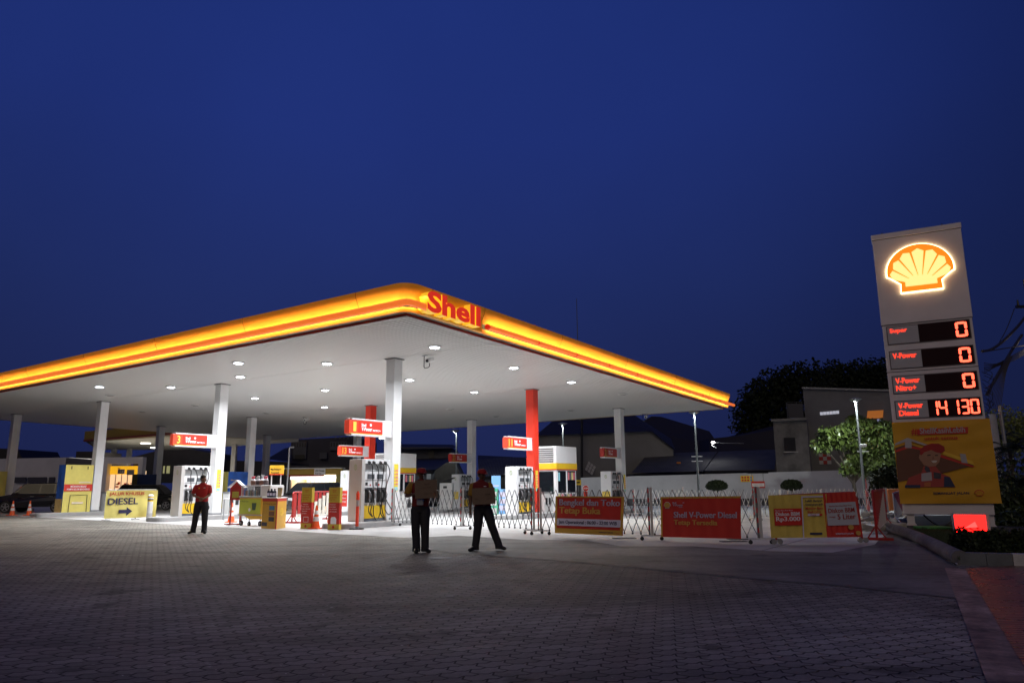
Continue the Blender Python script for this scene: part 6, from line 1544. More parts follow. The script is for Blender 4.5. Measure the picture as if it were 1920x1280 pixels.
# big dark grey building right
bd = thing('grey_building', 'plain dark grey building with small glass blocks, behind the leafy tree', 'building', (0, 0, 0))
m = MB(); block(m, 1505, 1700, 727, 733, 60, 6, Y1=55.8); m.build('wall', PLASG, bd)
m = MB(); a = at(1504, 727, 59.9); b = at(1702, 733, 55.7); m.bar(a, b, 0.3, 0.12); m.build('parapet', mat('parapet_grey', (0.3, 0.3, 0.3), 0.8), bd)
GLB = mat('glass_block_lit', (0.6, 0.6, 0.65), 0.3, em=(0.75, 0.78, 0.9), es=0.45)
BO = at(1505, 727, 60); BE = at(1700, 733, 55.8); BAN = math.atan2((BE-BO).y, (BE-BO).x)
def bw(px, py):
    x_, z_ = onplane(px, py, BO, BAN); return BO + Vector((math.cos(BAN)*x_ + 0.02*math.sin(BAN), math.sin(BAN)*x_ - 0.02*math.cos(BAN), z_))
for k in range(6): m = MB(); m.box(0, -0.03, 0, 0.215, 0.03, 0.24); m.build('glass_block', GLB, bd, loc=bw(1538 + 6*k, 778 - 0.5*k), rz=BAN)
m = MB()
for r_ in range(3):
    for c_ in range(3): m.box(0.30*c_, -0.04, 0.3*r_, 0.30*c_+0.29, 0.0, 0.3*r_+0.29, (r_+c_) % 2)
m.build('painted_squares', [mat('square_white', (0.45, 0.45, 0.47), 0.6), mat('square_red', (0.35, 0.03, 0.03), 0.6)], bd, loc=bw(1537, 870), rz=BAN)
m = MB(); wq = (bw(1658, 778)-bw(1628, 778)).length; hq = bw(1640, 770).z - bw(1640, 783).z
m.add([(0, -0.7, 0), (wq, -0.7, 0), (wq, 0, hq), (0, 0, hq)], [(0, 1, 2, 3)]); m.box(0, -0.72, -0.12, wq, -0.69, 0.02)
m.build('awning', mat('awning_orange', (0.7, 0.26, 0.06), 0.7, em=(1.0, 0.3, 0.05), es=0.22), bd, loc=bw(1628, 783), rz=BAN)
m = MB(); m.box(0, -0.03, 0, 0.4, 0, 0.6); m.build('window', mat('pale_window', (0.4, 0.45, 0.6), 0.3, em=(0.5, 0.6, 1.0), es=0.25), bd, loc=bw(1646, 800), rz=BAN)
# raw concrete tower
tw = thing('concrete_house', 'raw concrete block house with one dark window opening', 'building', (0, 0, 0))
m = MB(); a, b, n = block(m, 1449, 1512, 787, 785, 58, 3, Y1=57.0); m.build('wall', RAWC, tw)
m = MB(); m.bar(at(1446, 788, 57.9), at(1514, 785, 56.9), 0.5, 0.18); m.build('parapet', RAWC, tw)
p0 = at(1472, 846, 57.4); p1 = at(1491, 820, 57.4); m = MB(); m.box(p0.x, p0.y-0.02, p0.z, p1.x, p0.y+0.05, p1.z); m.build('window_opening', BLACK, tw)
m = MB(); m.box(p0.x-0.1, p0.y-0.12, p0.z-0.08, p1.x+0.1, p0.y+0.05, p0.z); m.build('sill', CONC, tw)
m = MB(); q = at(1477, 783, 60); r_ = at(1505, 754, 60)
m.cyl((q.x, q.y, q.z), (q.x, q.y, r_.z), 0.04, n=6); m.bar((q.x, q.y, r_.z), (r_.x, q.y, r_.z), 0.04, 0.04); m.box(q.x+0.1, q.y+0.05, q.z, r_.x, q.y+0.1, r_.z-0.1); m.build('roof_cage', mat('cage_dark', (0.06, 0.06, 0.07), 0.7), tw)
# corrugated sheds
sh = thing('corrugated_shed', 'low shed with dirty corrugated roof, left half behind the white wall', 'shed', (0, 0, 0))
m = MB(); quadpx(m, [(1184, 886, 63), (1318, 883, 62), (1345, 846, 71), (1215, 850, 72)]); m.build('roof', CORR, sh)
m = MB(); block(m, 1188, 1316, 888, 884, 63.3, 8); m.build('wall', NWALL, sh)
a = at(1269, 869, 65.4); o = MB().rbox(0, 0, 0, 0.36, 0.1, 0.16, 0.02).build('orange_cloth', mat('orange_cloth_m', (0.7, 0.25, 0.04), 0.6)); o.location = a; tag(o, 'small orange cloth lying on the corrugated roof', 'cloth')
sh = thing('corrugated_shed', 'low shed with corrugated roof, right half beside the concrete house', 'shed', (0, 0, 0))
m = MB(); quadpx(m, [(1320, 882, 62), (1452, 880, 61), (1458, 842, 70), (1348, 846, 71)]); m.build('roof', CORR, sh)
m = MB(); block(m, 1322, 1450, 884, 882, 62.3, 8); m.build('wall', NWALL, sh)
# dark big roofs behind
def hip(name, label, pl, wall, Y, mroof=DROOF, mwall=NWALL, dep=14):
    t = thing(name, label, 'house', (0, 0, 0), group='dark houses behind the station')
    m = MB(); vs = [at(x_, y_, Y+dz_) for x_, y_, dz_ in pl]; k = len(vs)
    vs2 = [Vector((v.x, v.y+dep, v.z)) for v in vs]
    m.add(vs+vs2, [tuple(range(k)), tuple(range(2*k-1, k-1, -1))] + [(i, (i+1) % k, (i+1) % k + k, i+k) for i in range(k)]); m.build('roof', mroof, t)
    m = MB(); block(m, *wall, Y+0.6, dep-2); m.build('wall', mwall, t); return t
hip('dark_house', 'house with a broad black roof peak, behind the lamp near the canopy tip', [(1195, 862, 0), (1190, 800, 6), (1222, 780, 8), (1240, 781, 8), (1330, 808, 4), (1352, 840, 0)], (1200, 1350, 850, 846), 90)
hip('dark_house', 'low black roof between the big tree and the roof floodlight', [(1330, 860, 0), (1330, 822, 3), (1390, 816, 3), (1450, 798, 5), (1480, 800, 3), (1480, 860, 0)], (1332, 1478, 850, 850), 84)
wh = thing('warehouse', 'large grey-walled warehouse with a dark gable roof behind the white booth', 'warehouse', (0, 0, 0))
m = MB(); block(m, 1008, 1222, 815, 808, 70, 14); block(m, 1222, 1262, 808, 840, 70, 14); m.build('wall', mat('warehouse_grey', (0.17, 0.17, 0.175), 0.85, var=0.15, vs=0.4), wh)
m = MB(); vs = [at(1004, 816, 69.6), at(1226, 808, 69.6), at(1190, 778, 76), at(1110, 770, 78), at(1040, 786, 76)]; m.add(vs, [(0,1,2,3,4)])
vs = [at(1222, 808, 69.6), at(1266, 842, 69.6), at(1258, 822, 80), at(1190, 778, 76)]; m.add(vs, [(0,1,2,3)]); m.build('roof', DROOF, wh)
m = MB(); a = at(1091, 912, 68.8); b = at(1091, 785, 68.8); m.cyl(a, b, 0.12, n=8); m.build('downpipe', BLACK, wh)
m = MB(); a = at(1097, 886, 69.6)
for r_ in range(3):
    for c_ in range(3): m.prism([(a.x+0.24*c_+0.13*r_, a.z+0.27*r_-0.19*c_+0.3), (a.x+0.24*c_+0.13*r_+0.19, a.z+0.27*r_-0.19*c_+0.16), (a.x+0.24*c_+0.13*r_+0.3, a.z+0.27*r_-0.19*c_+0.4), (a.x+0.24*c_+0.13*r_+0.11, a.z+0.27*r_-0.19*c_+0.54)], a.y, a.y+0.05)
m.build('wall_panels', mat('wall_panel_grey', (0.4, 0.4, 0.42), 0.6), wh)
# centre houses seen under the canopy
t = thing('tiled_house', 'dark house with lean-to roof and small window, right of the booth behind the left man', 'house', (0, 0, 0), group='dark houses behind the station')
m = MB(); block(m, 752, 846, 838, 838, 74, 10); block(m, 775, 815, 882, 880, 62, 8); m.build('wall', NWALL2, t)
m = MB(); vs = [at(745, 842, 73), at(857, 840, 73), at(850, 833, 84), at(745, 832, 84)]; m.add(vs, [(0,1,2,3)])
vs = [at(772, 881, 61.5), at(816, 880, 61.5), at(850, 862, 66), at(838, 858, 73.5), at(772, 860, 73.5)]; m.add(vs, [(0,1,2,3,4)]); m.build('roof', DROOF, t)
a = at(804, 861, 73.9); b = at(814, 844, 73.9); MB().box(a.x, a.y-0.05, a.z, b.x, a.y, b.z).build('window', BLACK, t)
a = at(800, 898, 61.9); b = at(808, 888, 61.9); w_ = MB().box(a.x, a.y-0.05, a.z, b.x, a.y, b.z).build('window', mat('window_pale', (0.4, 0.42, 0.45), 0.4), t)
t = thing('stone_house', 'low house with rough stone gable beside the grey cabinet', 'house', (0, 0, 0), group='dark houses behind the station')
m = MB(); vs = [at(815, 940, 60), at(868, 940, 60), at(868, 900, 60), at(850, 862, 60), at(835, 868, 60), at(815, 882, 60)]; v2 = [v+Vector((0, 6, 0)) for v in vs]; m.add(vs+v2, [tuple(range(6)), tuple(range(11, 5, -1))]+[(i, (i+1) % 6, (i+1) % 6+6, i+6) for i in range(6)]); m.build('gable_wall', mat('rough_stone', (0.035, 0.03, 0.027), 0.9, var=0.5, vs=2), t)
t = thing('grey_cabinet', 'light grey utility cabinet with a sloping dark lid behind the gate', 'cabinet', (0, 0, 0))
a = at(824, 955, 44); b = at(848, 905, 44); m = MB(); m.box(a.x, a.y, a.z, b.x, a.y+1.2, b.z); m.build('cabinet', PALEG, t)
m = MB(); m.prism([(a.x-0.05, b.z), (b.x+0.05, b.z+0.28), (b.x+0.05, b.z+0.34), (a.x-0.05, b.z+0.06)], a.y-0.05, a.y+1.25); m.build('lid', DROOF, t)
a = at(831, 915, 43.98); MB().box(a.x, a.y-0.03, a.z, a.x+0.22, a.y, a.z+0.13).build('vent', BLACK, t)
t = thing('lean_to_house', 'dark house with crumpled sheet roof between the two columns behind the right man', 'house', (0, 0, 0), group='dark houses behind the station')
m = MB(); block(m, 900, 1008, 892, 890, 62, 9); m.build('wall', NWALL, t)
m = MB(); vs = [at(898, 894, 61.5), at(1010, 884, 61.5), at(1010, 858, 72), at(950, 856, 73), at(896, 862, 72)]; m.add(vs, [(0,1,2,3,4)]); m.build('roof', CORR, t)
m = MB(); vs = [at(896, 862, 78), at(985, 866, 78), at(960, 856, 82), at(896, 853, 82)]; m.add(vs, [(0,1,2,3)]); block(m, 900, 985, 864, 866, 78.3, 6); m.build('rear_wing', DROOF, t)
a = at(935, 912, 61.9); b = at(955, 893, 61.9); MB().box(a.x, a.y-0.05, a.z, b.x, a.y, b.z).build('opening', BLACK, t)
# apartment block
t = thing('apartment_block', 'dark apartment block with slotted pale parapets, above the workshop', 'building', (0, 0, 0))
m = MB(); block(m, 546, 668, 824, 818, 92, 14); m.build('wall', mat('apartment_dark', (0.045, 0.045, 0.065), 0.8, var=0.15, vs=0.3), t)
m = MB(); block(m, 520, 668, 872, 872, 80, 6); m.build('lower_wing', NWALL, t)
for x0, x1, y0, y1, n0 in ((550, 576, 828, 860, 5), (619, 651, 827, 844, 6)):
    a = at(x0, y1, 91.9); b = at(x1, y0, 91.9); m = MB(); m.box(a.x, a.y-0.2, a.z, b.x, a.y, b.z); pn = m.build('parapet_panel', NWALL2, t)
    for k in range(n0):
        w_ = (b.x-a.x)/n0; m = MB(); m.box(a.x+w_*(k+0.3), a.y-0.22, b.z-0.65, a.x+w_*(k+0.75), a.y-0.19, b.z-0.15); m.build('slot', BLACK, pn)
a = at(600, 860, 91.8); b = at(614, 848, 91.8); MB().box(a.x, a.y-0.3, a.z, b.x, a.y, b.z).build('window', NWALL2, t)
a = at(553, 860, 91.6); b = at(571, 852, 91.6); MB().box(a.x, a.y-0.05, a.z, b.x, a.y, b.z).build('balcony_opening', BLACK, t)
a = at(628, 822, 91.5)
m = MB()
for k in range(7): m.box(a.x+0.32*k*1.6, a.y-0.1, a.z-0.05, a.x+0.32*k*1.6+0.18, a.y, a.z+0.25)
m.build('roof_posts', NWALL2, t)
t = thing('pyramid_roof_house', 'house with a dark pyramid roof left of the apartment block', 'house', (0, 0, 0), group='dark houses behind the station')
m = MB(); vs = [at(500, 860, 84), at(546, 866, 84), at(546, 838, 90), at(534, 840, 92)]; m.add(vs, [(0,1,2,3)]); block(m, 508, 546, 866, 868, 84.5, 8); m.build('roof', DROOF, t)
# workshop
WY = 50
t = thing('workshop', 'brightly lit workshop with yellow fascia behind the striped barrier', 'workshop', (0, 0, 0))
p = lambda x_, y_, dy=0: at(x_, y_, WY) + Vector((0, dy, 0))
a = p(536, 890); b = p(642, 878); z0, z1_ = a.z, b.z; x0, x1 = a.x, b.x; zf = -0.3
xl, xr = p(546, 900).x, p(629, 900).x; zt = p(590, 891).z
CRW = mat('workshop_cream', (0.72, 0.62, 0.45), 0.6, var=0.05)
m = MB(); m.box(xl-0.3, WY+3.6, zf, xr+0.3, WY+3.8, zt+0.3); m.build('back_wall', CRW, t)
m = MB(); m.box(xl-0.15, WY+0.1, zf, xl, WY+3.6, zt+0.3); m.box(xr, WY+0.1, zf, xr+0.15, WY+3.6, zt+0.3); m.build('side_wall', CRW, t)
m = MB(); m.box(xl-0.3, WY+0.1, zt+0.25, xr+0.3, WY+3.8, zt+0.4); m.build('ceiling', CRW, t)
m = MB(); m.box(x0, WY-0.1, z0, x1, WY+0.3, z1_); m.build('fascia', mat('fascia_olive', (0.42, 0.28, 0.04), 0.6), t)
m = MB(); m.box(x0-0.4, WY-0.5, z1_, x1+0.1, WY+0.4, z1_+0.06); m.build('eave', WSTEEL, t)
m = MB(); m.box(x0+0.1, WY-0.12, z0-0.12, x0+2.6, WY-0.02, z0); m.build('red_line', DRED, t)
m = MB(); m.box(xr+0.05, WY-0.1, zf, xr+0.42, WY+0.3, z0); m.build('pillar', mat('pillar_olive', (0.3, 0.26, 0.06), 0.6), t)
m = MB(); m.box(x0-0.1, WY-0.1, zf, xl-0.05, WY+0.3, z0-0.1); m.build('dark_door', mat('door_dark', (0.03, 0.03, 0.04), 0.5), t)
TUBE = mat('tube_lamp_glow', (1, 1, 1), 0.5, em=(1.0, 0.96, 0.88), es=3.5)
m = MB(); m.box(x0+0.25, WY-0.05, z0-0.30, xr+0.05, WY+0.1, z0-0.12); m.build('tube_light', TUBE, t)
ww = mat('workshop_wall_glow', (0.9, 0.85, 0.7), 0.5, em=(1.0, 0.86, 0.62), es=1.0)
m = MB(); m.box(xl+0.02, WY+3.55, zf+0.9, xr-0.02, WY+3.59, zt+0.1); m.build('wall_glow_sheet', ww, t)  # glowing sheet added before the back wall to brighten the room
m = MB()
for k in range(11): m.box(xl+0.28*k+0.05, WY+3.52, zf+0.9, xl+0.28*k+0.07, WY+3.55, zt)
m.box(xl, WY+3.52, zf+1.5, xr, WY+3.55, zf+1.53)
m.build('shelf_lines', mat('shelf_tan', (0.55, 0.4, 0.22), 0.6), t)
m = MB(); rnd = random.Random(2)
for k in range(9): x_ = xl+0.2+rnd.random()*(xr-xl-0.5); m.box(x_, WY+2.9, zf+1.35, x_+rnd.uniform(0.1, 0.4), WY+3.1, zf+1.35+rnd.uniform(0.1, 0.3))
m.build('red_toolboxes', mat('tool_red', (0.8, 0.12, 0.04), 0.5), t)
a, b = p(590, 890), p(611, 879); m = MB(); m.box(a.x, WY-0.16, a.z-0.0, b.x, WY-0.10, b.z+0.05); sg = m.build('sign_panel', SIGNW, t)
m = MB(); put_text(m, 'Oil Change', a.x+0.08, (a.z+b.z)/2, b.x-0.05, b.z-0.05, WY-0.165, 0, 0.04); put_text(m, 'Express', a.x+0.08, a.z+0.04, b.x-0.25, (a.z+b.z)/2-0.05, WY-0.165, 0, 0.04); m.build('lettering', BLKINK, sg)
wl = bpy.data.lights.new('workshop_lamp', 'AREA'); wl.shape = 'RECTANGLE'; wl.size = 2.6; wl.size_y = 1.5; wl.energy = 130; wl.color = (1.0, 0.86, 0.66)
o = bpy.data.objects.new('workshop_lamp', wl); COL.objects.link(o); o.parent = t; o.location = ((xl+xr)/2, WY+1.8, zt+0.22)

# left side: long white building, shop with a lit sign, second canopy
LY = 62
t = thing('long_white_building', 'long pale flat-roofed building along the left background', 'building', (0, 0, 0))
m = MB(); block(m, -60, 130, 861, 857, LY+4, 6); m.build('wall', PLAST, t)
m = MB(); block(m, 124, 186, 858, 862, LY+2, 5); m.build('wing', NWALL2, t)
m = MB(); block(m, 143, 176, 846, 846, LY+8, 5); m.build('roof_structure', DROOF, t)
m = MB()
for x0, x1 in ((28, 50), (52, 88), (92, 103)): a = at(x0, 905, LY+3.9); b = at(x1, 894, LY+3.9); m.box(a.x, a.y-0.1, a.z, b.x, a.y, b.z)
m.build('dark_openings', mat('opening_dark', (0.03, 0.03, 0.05), 0.5), t)
t = thing('lit_shop', 'small shop with a white portal and glowing yellow sign, left background', 'shop', (0, 0, 0))
m = MB(); a, b, n = block(m, 193, 268, 857, 864, LY, 7); m.V = []; m.F = []; m.M = []
p0 = at(193, 857, LY); p1 = at(268, 864, LY); q0 = at(202, 868, LY); q1 = at(259, 873, LY); g0 = GB
m.box(p0.x, LY, p1.z, p1.x, LY+0.6, p0.z); m.box(p0.x, LY, g0, q0.x, LY+0.6, p1.z); m.box(q1.x, LY, g0, p1.x, LY+0.6, p1.z); m.box(q0.x, LY, q0.z-0.05, q1.x, LY+0.5, p1.z)
m.build('portal', WHITE, t)
SY = mat('shop_sign_glow', (0.9, 0.55, 0.02), 0.4, em=(1.0, 0.50, 0.02), es=0.75)
s0 = at(203, 889, LY+0.5); s1 = at(258, 873, LY+0.5)
m = MB(); m.box(s0.x, LY+0.5, s0.z, s1.x, LY+0.7, s1.z); sg = m.build('sign_band', SY, t)
m = MB(); a = at(221, 887, LY+0.45); b = at(233.5, 880, LY+0.45); m.box(a.x-0.03, LY+0.44, a.z-0.04, b.x+0.03, LY+0.46, b.z+0.04, 1); put_text(m, 'SELECT', a.x, a.z, b.x, b.z, LY+0.43, 0, 0.06); a2_ = at(221, 879.5, LY+0.45); b2_ = at(226, 876, LY+0.45); put_text(m, 'Shell', a2_.x, a2_.z, b2_.x, b2_.z, LY+0.43, 0, 0.03); m.build('lettering', [BLKINK, WINK], sg)
a = at(238, 890, LY+0.4); b = at(252, 880, LY+0.4); m = MB(); m.box(a.x, LY+0.35, a.z, b.x, LY+0.42, b.z); m.build('grey_sign', mat('grey_sign_m', (0.25, 0.25, 0.26), 0.5), sg)
SG = mat('shop_interior_glow', (0.9, 0.7, 0.5), 0.5, em=(1.0, 0.66, 0.38), es=0.8)
m = MB(); m.box(s0.x-1.5, LY+1.6, g0, s1.x+0.2, LY+1.7, s0.z+0.3); m.build('interior_wall', SG, t)  # interior light put into the wall as a glow; no lamp inside
m = MB(); rnd = random.Random(8)
for k in range(5): x_ = s0.x+0.1+k*(s1.x-s0.x-0.3)/4.2; m.box(x_-0.025, LY+0.55, g0, x_+0.025, LY+0.62, s0.z)
m.build('door_frames', SIGNW, t)
m = MB()
for k in range(26): x_ = s0.x+rnd.random()*(s1.x-s0.x-0.25); z_ = g0+0.3+rnd.random()*1.8; m.box(x_, LY+1.2, z_, x_+rnd.uniform(0.08, 0.3), LY+1.4, z_+rnd.uniform(0.06, 0.25), rnd.randrange(4))
m.build('shelf_goods', [mat('goods_red', (0.5, 0.05, 0.03), 0.5), mat('goods_brown', (0.25, 0.1, 0.04), 0.5), mat('goods_white', (0.7, 0.65, 0.6), 0.5), mat('goods_orange', (0.6, 0.25, 0.05), 0.5)], t)
# second canopy far left
t = thing('second_canopy', 'smaller unlit yellow-edged canopy far behind on the left', 'canopy', (0, 0, 0))
c0 = G(168, 829, 5.8); c1 = G(188, 843, 5.8); c2_ = G(334, 843, 5.8); c3_ = G(560, 828, 5.8); c4_ = G(560, 806, 5.8); c5_ = G(345, 815, 5.8)
pl = [(c.x, c.y) for c in (c0, c5_, c4_, c3_, c2_, c1)]
MB().slab(pl, 5.8, 5.86).build('soffit', mat('far_soffit', (0.6, 0.58, 0.5), 0.6), t)
MB().slab(pl, 5.87, 6.6).build('roof', DROOF, t)
m = MB(); m.bar((c0.x-0.3, c0.y-0.2, 6.35), (c5_.x, c5_.y-0.2, 6.35), 0.3, 1.0); m.bar((c5_.x, c5_.y-0.2, 6.35), (c4_.x, c4_.y-0.2, 6.35), 0.3, 1.0); m.bar((c0.x-0.2, c0.y, 6.35), (c1.x-0.2, c1.y, 6.35), 0.3, 1.0)
m.build('fascia', mat('far_fascia', (0.24, 0.17, 0.02), 0.6), t)
m = MB(); m.bar((c0.x-0.3, c0.y-0.4, 5.95), (c5_.x, c5_.y-0.4, 5.95), 0.2, 0.18); m.build('red_line', mat('far_red', (0.16, 0.03, 0.02), 0.6), t)
for px in (234, 262, 455): 
    q = G(px, 842, 5.8) if px < 400 else G(px, 834, 5.8); MB().box(q.x-0.22, q.y-2.5, GB, q.x+0.22, q.y-2.06, 5.8).build('column', PALEG, t)
for px, py in ((273, 830.5), (290.5, 839)):
    q = G(px, py, 5.78); c = thing('ceiling_light', 'lit lamp under the far left canopy, %s' % ('nearer one' if px < 280 else 'further one by the column'), 'ceiling light', (q.x, q.y, 5.8), 0, 'lamps under the far canopy')
    MB().cyl((0, 0, -0.06), (0, 0, 0), 0.45, n=16).build('lens', mat('far_lamp_glow', (1, 1, 1), 0.5, em=(1.0, 0.95, 0.82), es=8), c)
fl = bpy.data.lights.new('far_canopy_lamp', 'AREA'); fl.size = 1.0; fl.energy = 900; fl.color = (1.0, 0.93, 0.8)
q = G(273, 831, 5.6); o = bpy.data.objects.new('far_canopy_lamp', fl); COL.objects.link(o); o.parent = t; o.location = (q.x, q.y, 5.6)
t = thing('gable_house', 'dark gable-roofed house with two lit windows behind the far canopy', 'house', (0, 0, 0), group='dark houses behind the station')
m = MB(); vs = [at(250, 905, 92), at(400, 905, 92), at(400, 850, 92), at(320, 835, 92), at(305, 842, 92), at(250, 856, 92)]; v2 = [v+Vector((0, 8, 0)) for v in vs]; k = 6
m.add(vs+v2, [tuple(range(6)), tuple(range(11, 5, -1))]+[(i, (i+1) % 6, (i+1) % 6+6, i+6) for i in range(6)]); m.build('gable_wall', NWALL, t)
for x0, x1 in ((305.5, 309.5), (312, 319)):
    a = at(x0, 887, 91.8); b = at(x1, 873, 91.8); MB().box(a.x, a.y-0.05, a.z, b.x, a.y, b.z).build('window', mat('window_glow_olive', (0.5, 0.5, 0.2), 0.5, em=(0.75, 0.72, 0.35), es=0.30), t)
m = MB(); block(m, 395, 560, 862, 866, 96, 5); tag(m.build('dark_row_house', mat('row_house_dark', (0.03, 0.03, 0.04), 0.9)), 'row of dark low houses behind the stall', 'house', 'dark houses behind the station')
t = thing('left_roof_house', 'dark roofed house at the left edge beyond the long pale building', 'house', (0, 0, 0), group='dark houses behind the station')
m = MB(); vs = [at(-40, 860, 90), at(42, 860, 90), at(33, 842, 90), at(-40, 838, 90)]; v2 = [v+Vector((0, 8, 0)) for v in vs]; m.add(vs+v2, [(0,1,2,3), (7,6,5,4), (3,2,6,7), (1,5,6,2)]); m.build('roof', DROOF, t)
m = MB(); block(m, -40, 40, 860, 860, 90.5, 6); m.build('wall', NWALL, t)
# white fence panel behind the counter
a = at(508, 940, 48); b = at(533, 910, 48); o = MB()
for k in range(7): o.box((b.x-a.x)/7*k, 0, 0, (b.x-a.x)/7*(k+0.9), 0.05, b.z-GB)
o = o.build('board_fence', WSTEEL); o.location = (a.x, a.y, GB); tag(o, 'short pale board fence behind the promotion counter', 'fence')

# ================================================================ STREET LAMPS
LGLOW = mat('street_lamp_glow', (1, 1, 1), 0.5, em=(0.92, 1.0, 0.96), es=14)
def street_lamp(px, pyt, Y, label, power=900, arm=0.0, lit=True):
    top = at(px, pyt, Y); zb = GB; h = top.z - zb
    bx = top.x
    t = thing('street_lamp', label, 'street lamp', (bx, Y, zb), 0, 'lamp posts behind the forecourt')
    MB().lathe([(0.13, 0), (0.13, 0.25), (0.09, 0.3), (0.055, h-0.15)], n=12).build('pole', mat('lamp_pole', (0.10, 0.105, 0.11), 0.45, 0.3), t, smooth=True)
    m = MB(); m.lathe([(0.05, h-0.18), (0.10, h-0.1), (0.36, h+0.03), (0.36, h+0.08), (0.1, h+0.14)], n=20); 
    if arm: m.xf(lambda v: (v[0]+arm*1.0, v[1], v[2]))
    m.build('lamp_head', GREYM, t, smooth=True)
    m = MB(); m.cyl((arm, 0, h-0.035), (arm, 0, h+0.01), 0.18, 0.2, 20); m.build('lamp_lens', LGLOW, t)
    l_ = bpy.data.lights.new('street_lamp_source', 'SPOT'); l_.energy = power; l_.shadow_soft_size = 0.12; l_.color = (0.9, 1.0, 0.97); l_.spot_size = R(165); l_.spot_blend = 0.35
    o = bpy.data.objects.new('street_lamp_source', l_); COL.objects.link(o); o.parent = t; o.location = (arm - 0.14, -0.22, h-0.06)
    return t
t = street_lamp(1302, 774, 47, 'tall street lamp near the tip of the canopy, in front of the shed roofs', 600)
m = MB(); 
for z_ in (3.4, 3.1): m.bar((-0.35, 0, z_), (0.35, 0, z_), 0.05, 0.05)
m.build('clamp', WSTEEL, t)
street_lamp(1055, 795, 56, 'street lamp right of the tall red column, in front of the warehouse', 700)
t = street_lamp(856, 808, 58, 'street lamp seen above sign 23', 400, arm=-0.12)
t = street_lamp(1604, 750, 44, 'street lamp rising out of the lit leafy tree', 1500)
P0 = at(1611, 835, 44); m = MB(); m.rbox(-0.1, -0.35, P0.z-GB-0.1, 0.25, -0.15, P0.z-GB+0.08, 0.04); m.bar((-0.2, 0, P0.z-GB-0.35), (0.5, 0, P0.z-GB-0.35), 0.05, 0.05); m.build('camera_box', WHITE, t)
# small street light between booth and column (seen behind sign 1)
P0 = at(715, 822, 52); t = thing('street_lamp', 'short-armed street lamp just left of the front white column', 'street lamp', (P0.x+0.25, 52, GB), 0, 'lamp posts behind the forecourt')
h = P0.z-GB; MB().tube([(0, 0, 0), (0, 0, h-0.1), (-0.05, 0, h), (-0.2, 0, h+0.02)], 0.05, 8).build('pole', WSTEEL, t)
m = MB(); m.rbox(-0.38, -0.1, h-0.02, -0.05, 0.1, h+0.08, 0.02); m.build('lamp_head', LGLOW, t)
# roof floodlight
P0 = at(1337, 829, 66); t = thing('floodlight', 'small bright floodlight on a bent arm above the corrugated shed', 'floodlight', P0, 0)
m = MB(); m.ball((0, 0, 0), 0.17, 0.12, 0.10, 12, 8); m.build('lamp_lens', mat('flood_glow', (1, 1, 1), 0.5, em=(1, 0.97, 0.92), es=12), t)
m = MB(); m.tube([(0.1, 0, 0.02), (0.9, 0, -0.06), (2.8, 0.1, -0.1)], 0.03, 6); m.tube([(-0.1, 0, -0.1), (-0.15, 0, -0.25), (0.25, 0, -0.5)], 0.03, 6); m.build('arm', GREYM, t)
l_ = bpy.data.lights.new('flood_source', 'POINT'); l_.energy = 60; l_.shadow_soft_size = 0.2; o = bpy.data.objects.new('flood_source', l_); COL.objects.link(o); o.parent = t; o.location = (0, -0.2, -0.3)
# lightning mast behind the canopy
P0 = at(1083, 640, 75); P1 = at(1081, 560, 75); o = MB().cyl((0, 0, 0), (0, 0, P1.z-GB), 0.10, 0.03, 8).build('radio_mast', mat('mast_grey', (0.12, 0.12, 0.13), 0.6)); o.location = (P1.x, 75, GB); tag(o, 'thin dark mast rising behind the canopy roof', 'mast')
# lattice tower far right
P0 = at(1383, 812, 190); P1 = at(1380, 772, 190); m = MB(); h = P1.z-P0.z
for s in (-1, 1): m.bar((s*1.6, 0, 0), (s*0.3, 0, h), 0.2, 0.2)
for k in range(6): w0 = 1.6-1.3*k/6; w1 = 1.6-1.3*(k+1)/6; m.bar((-w0, 0, h*k/6), (w1, 0, h*(k+1)/6), 0.15, 0.15); m.bar((w0, 0, h*k/6), (-w1, 0, h*(k+1)/6), 0.15, 0.15)
o = m.build('lattice_tower', mat('tower_dark', (0.03, 0.03, 0.05), 0.7)); o.location = P0; tag(o, 'faint distant lattice tower left of the big dark tree', 'tower')

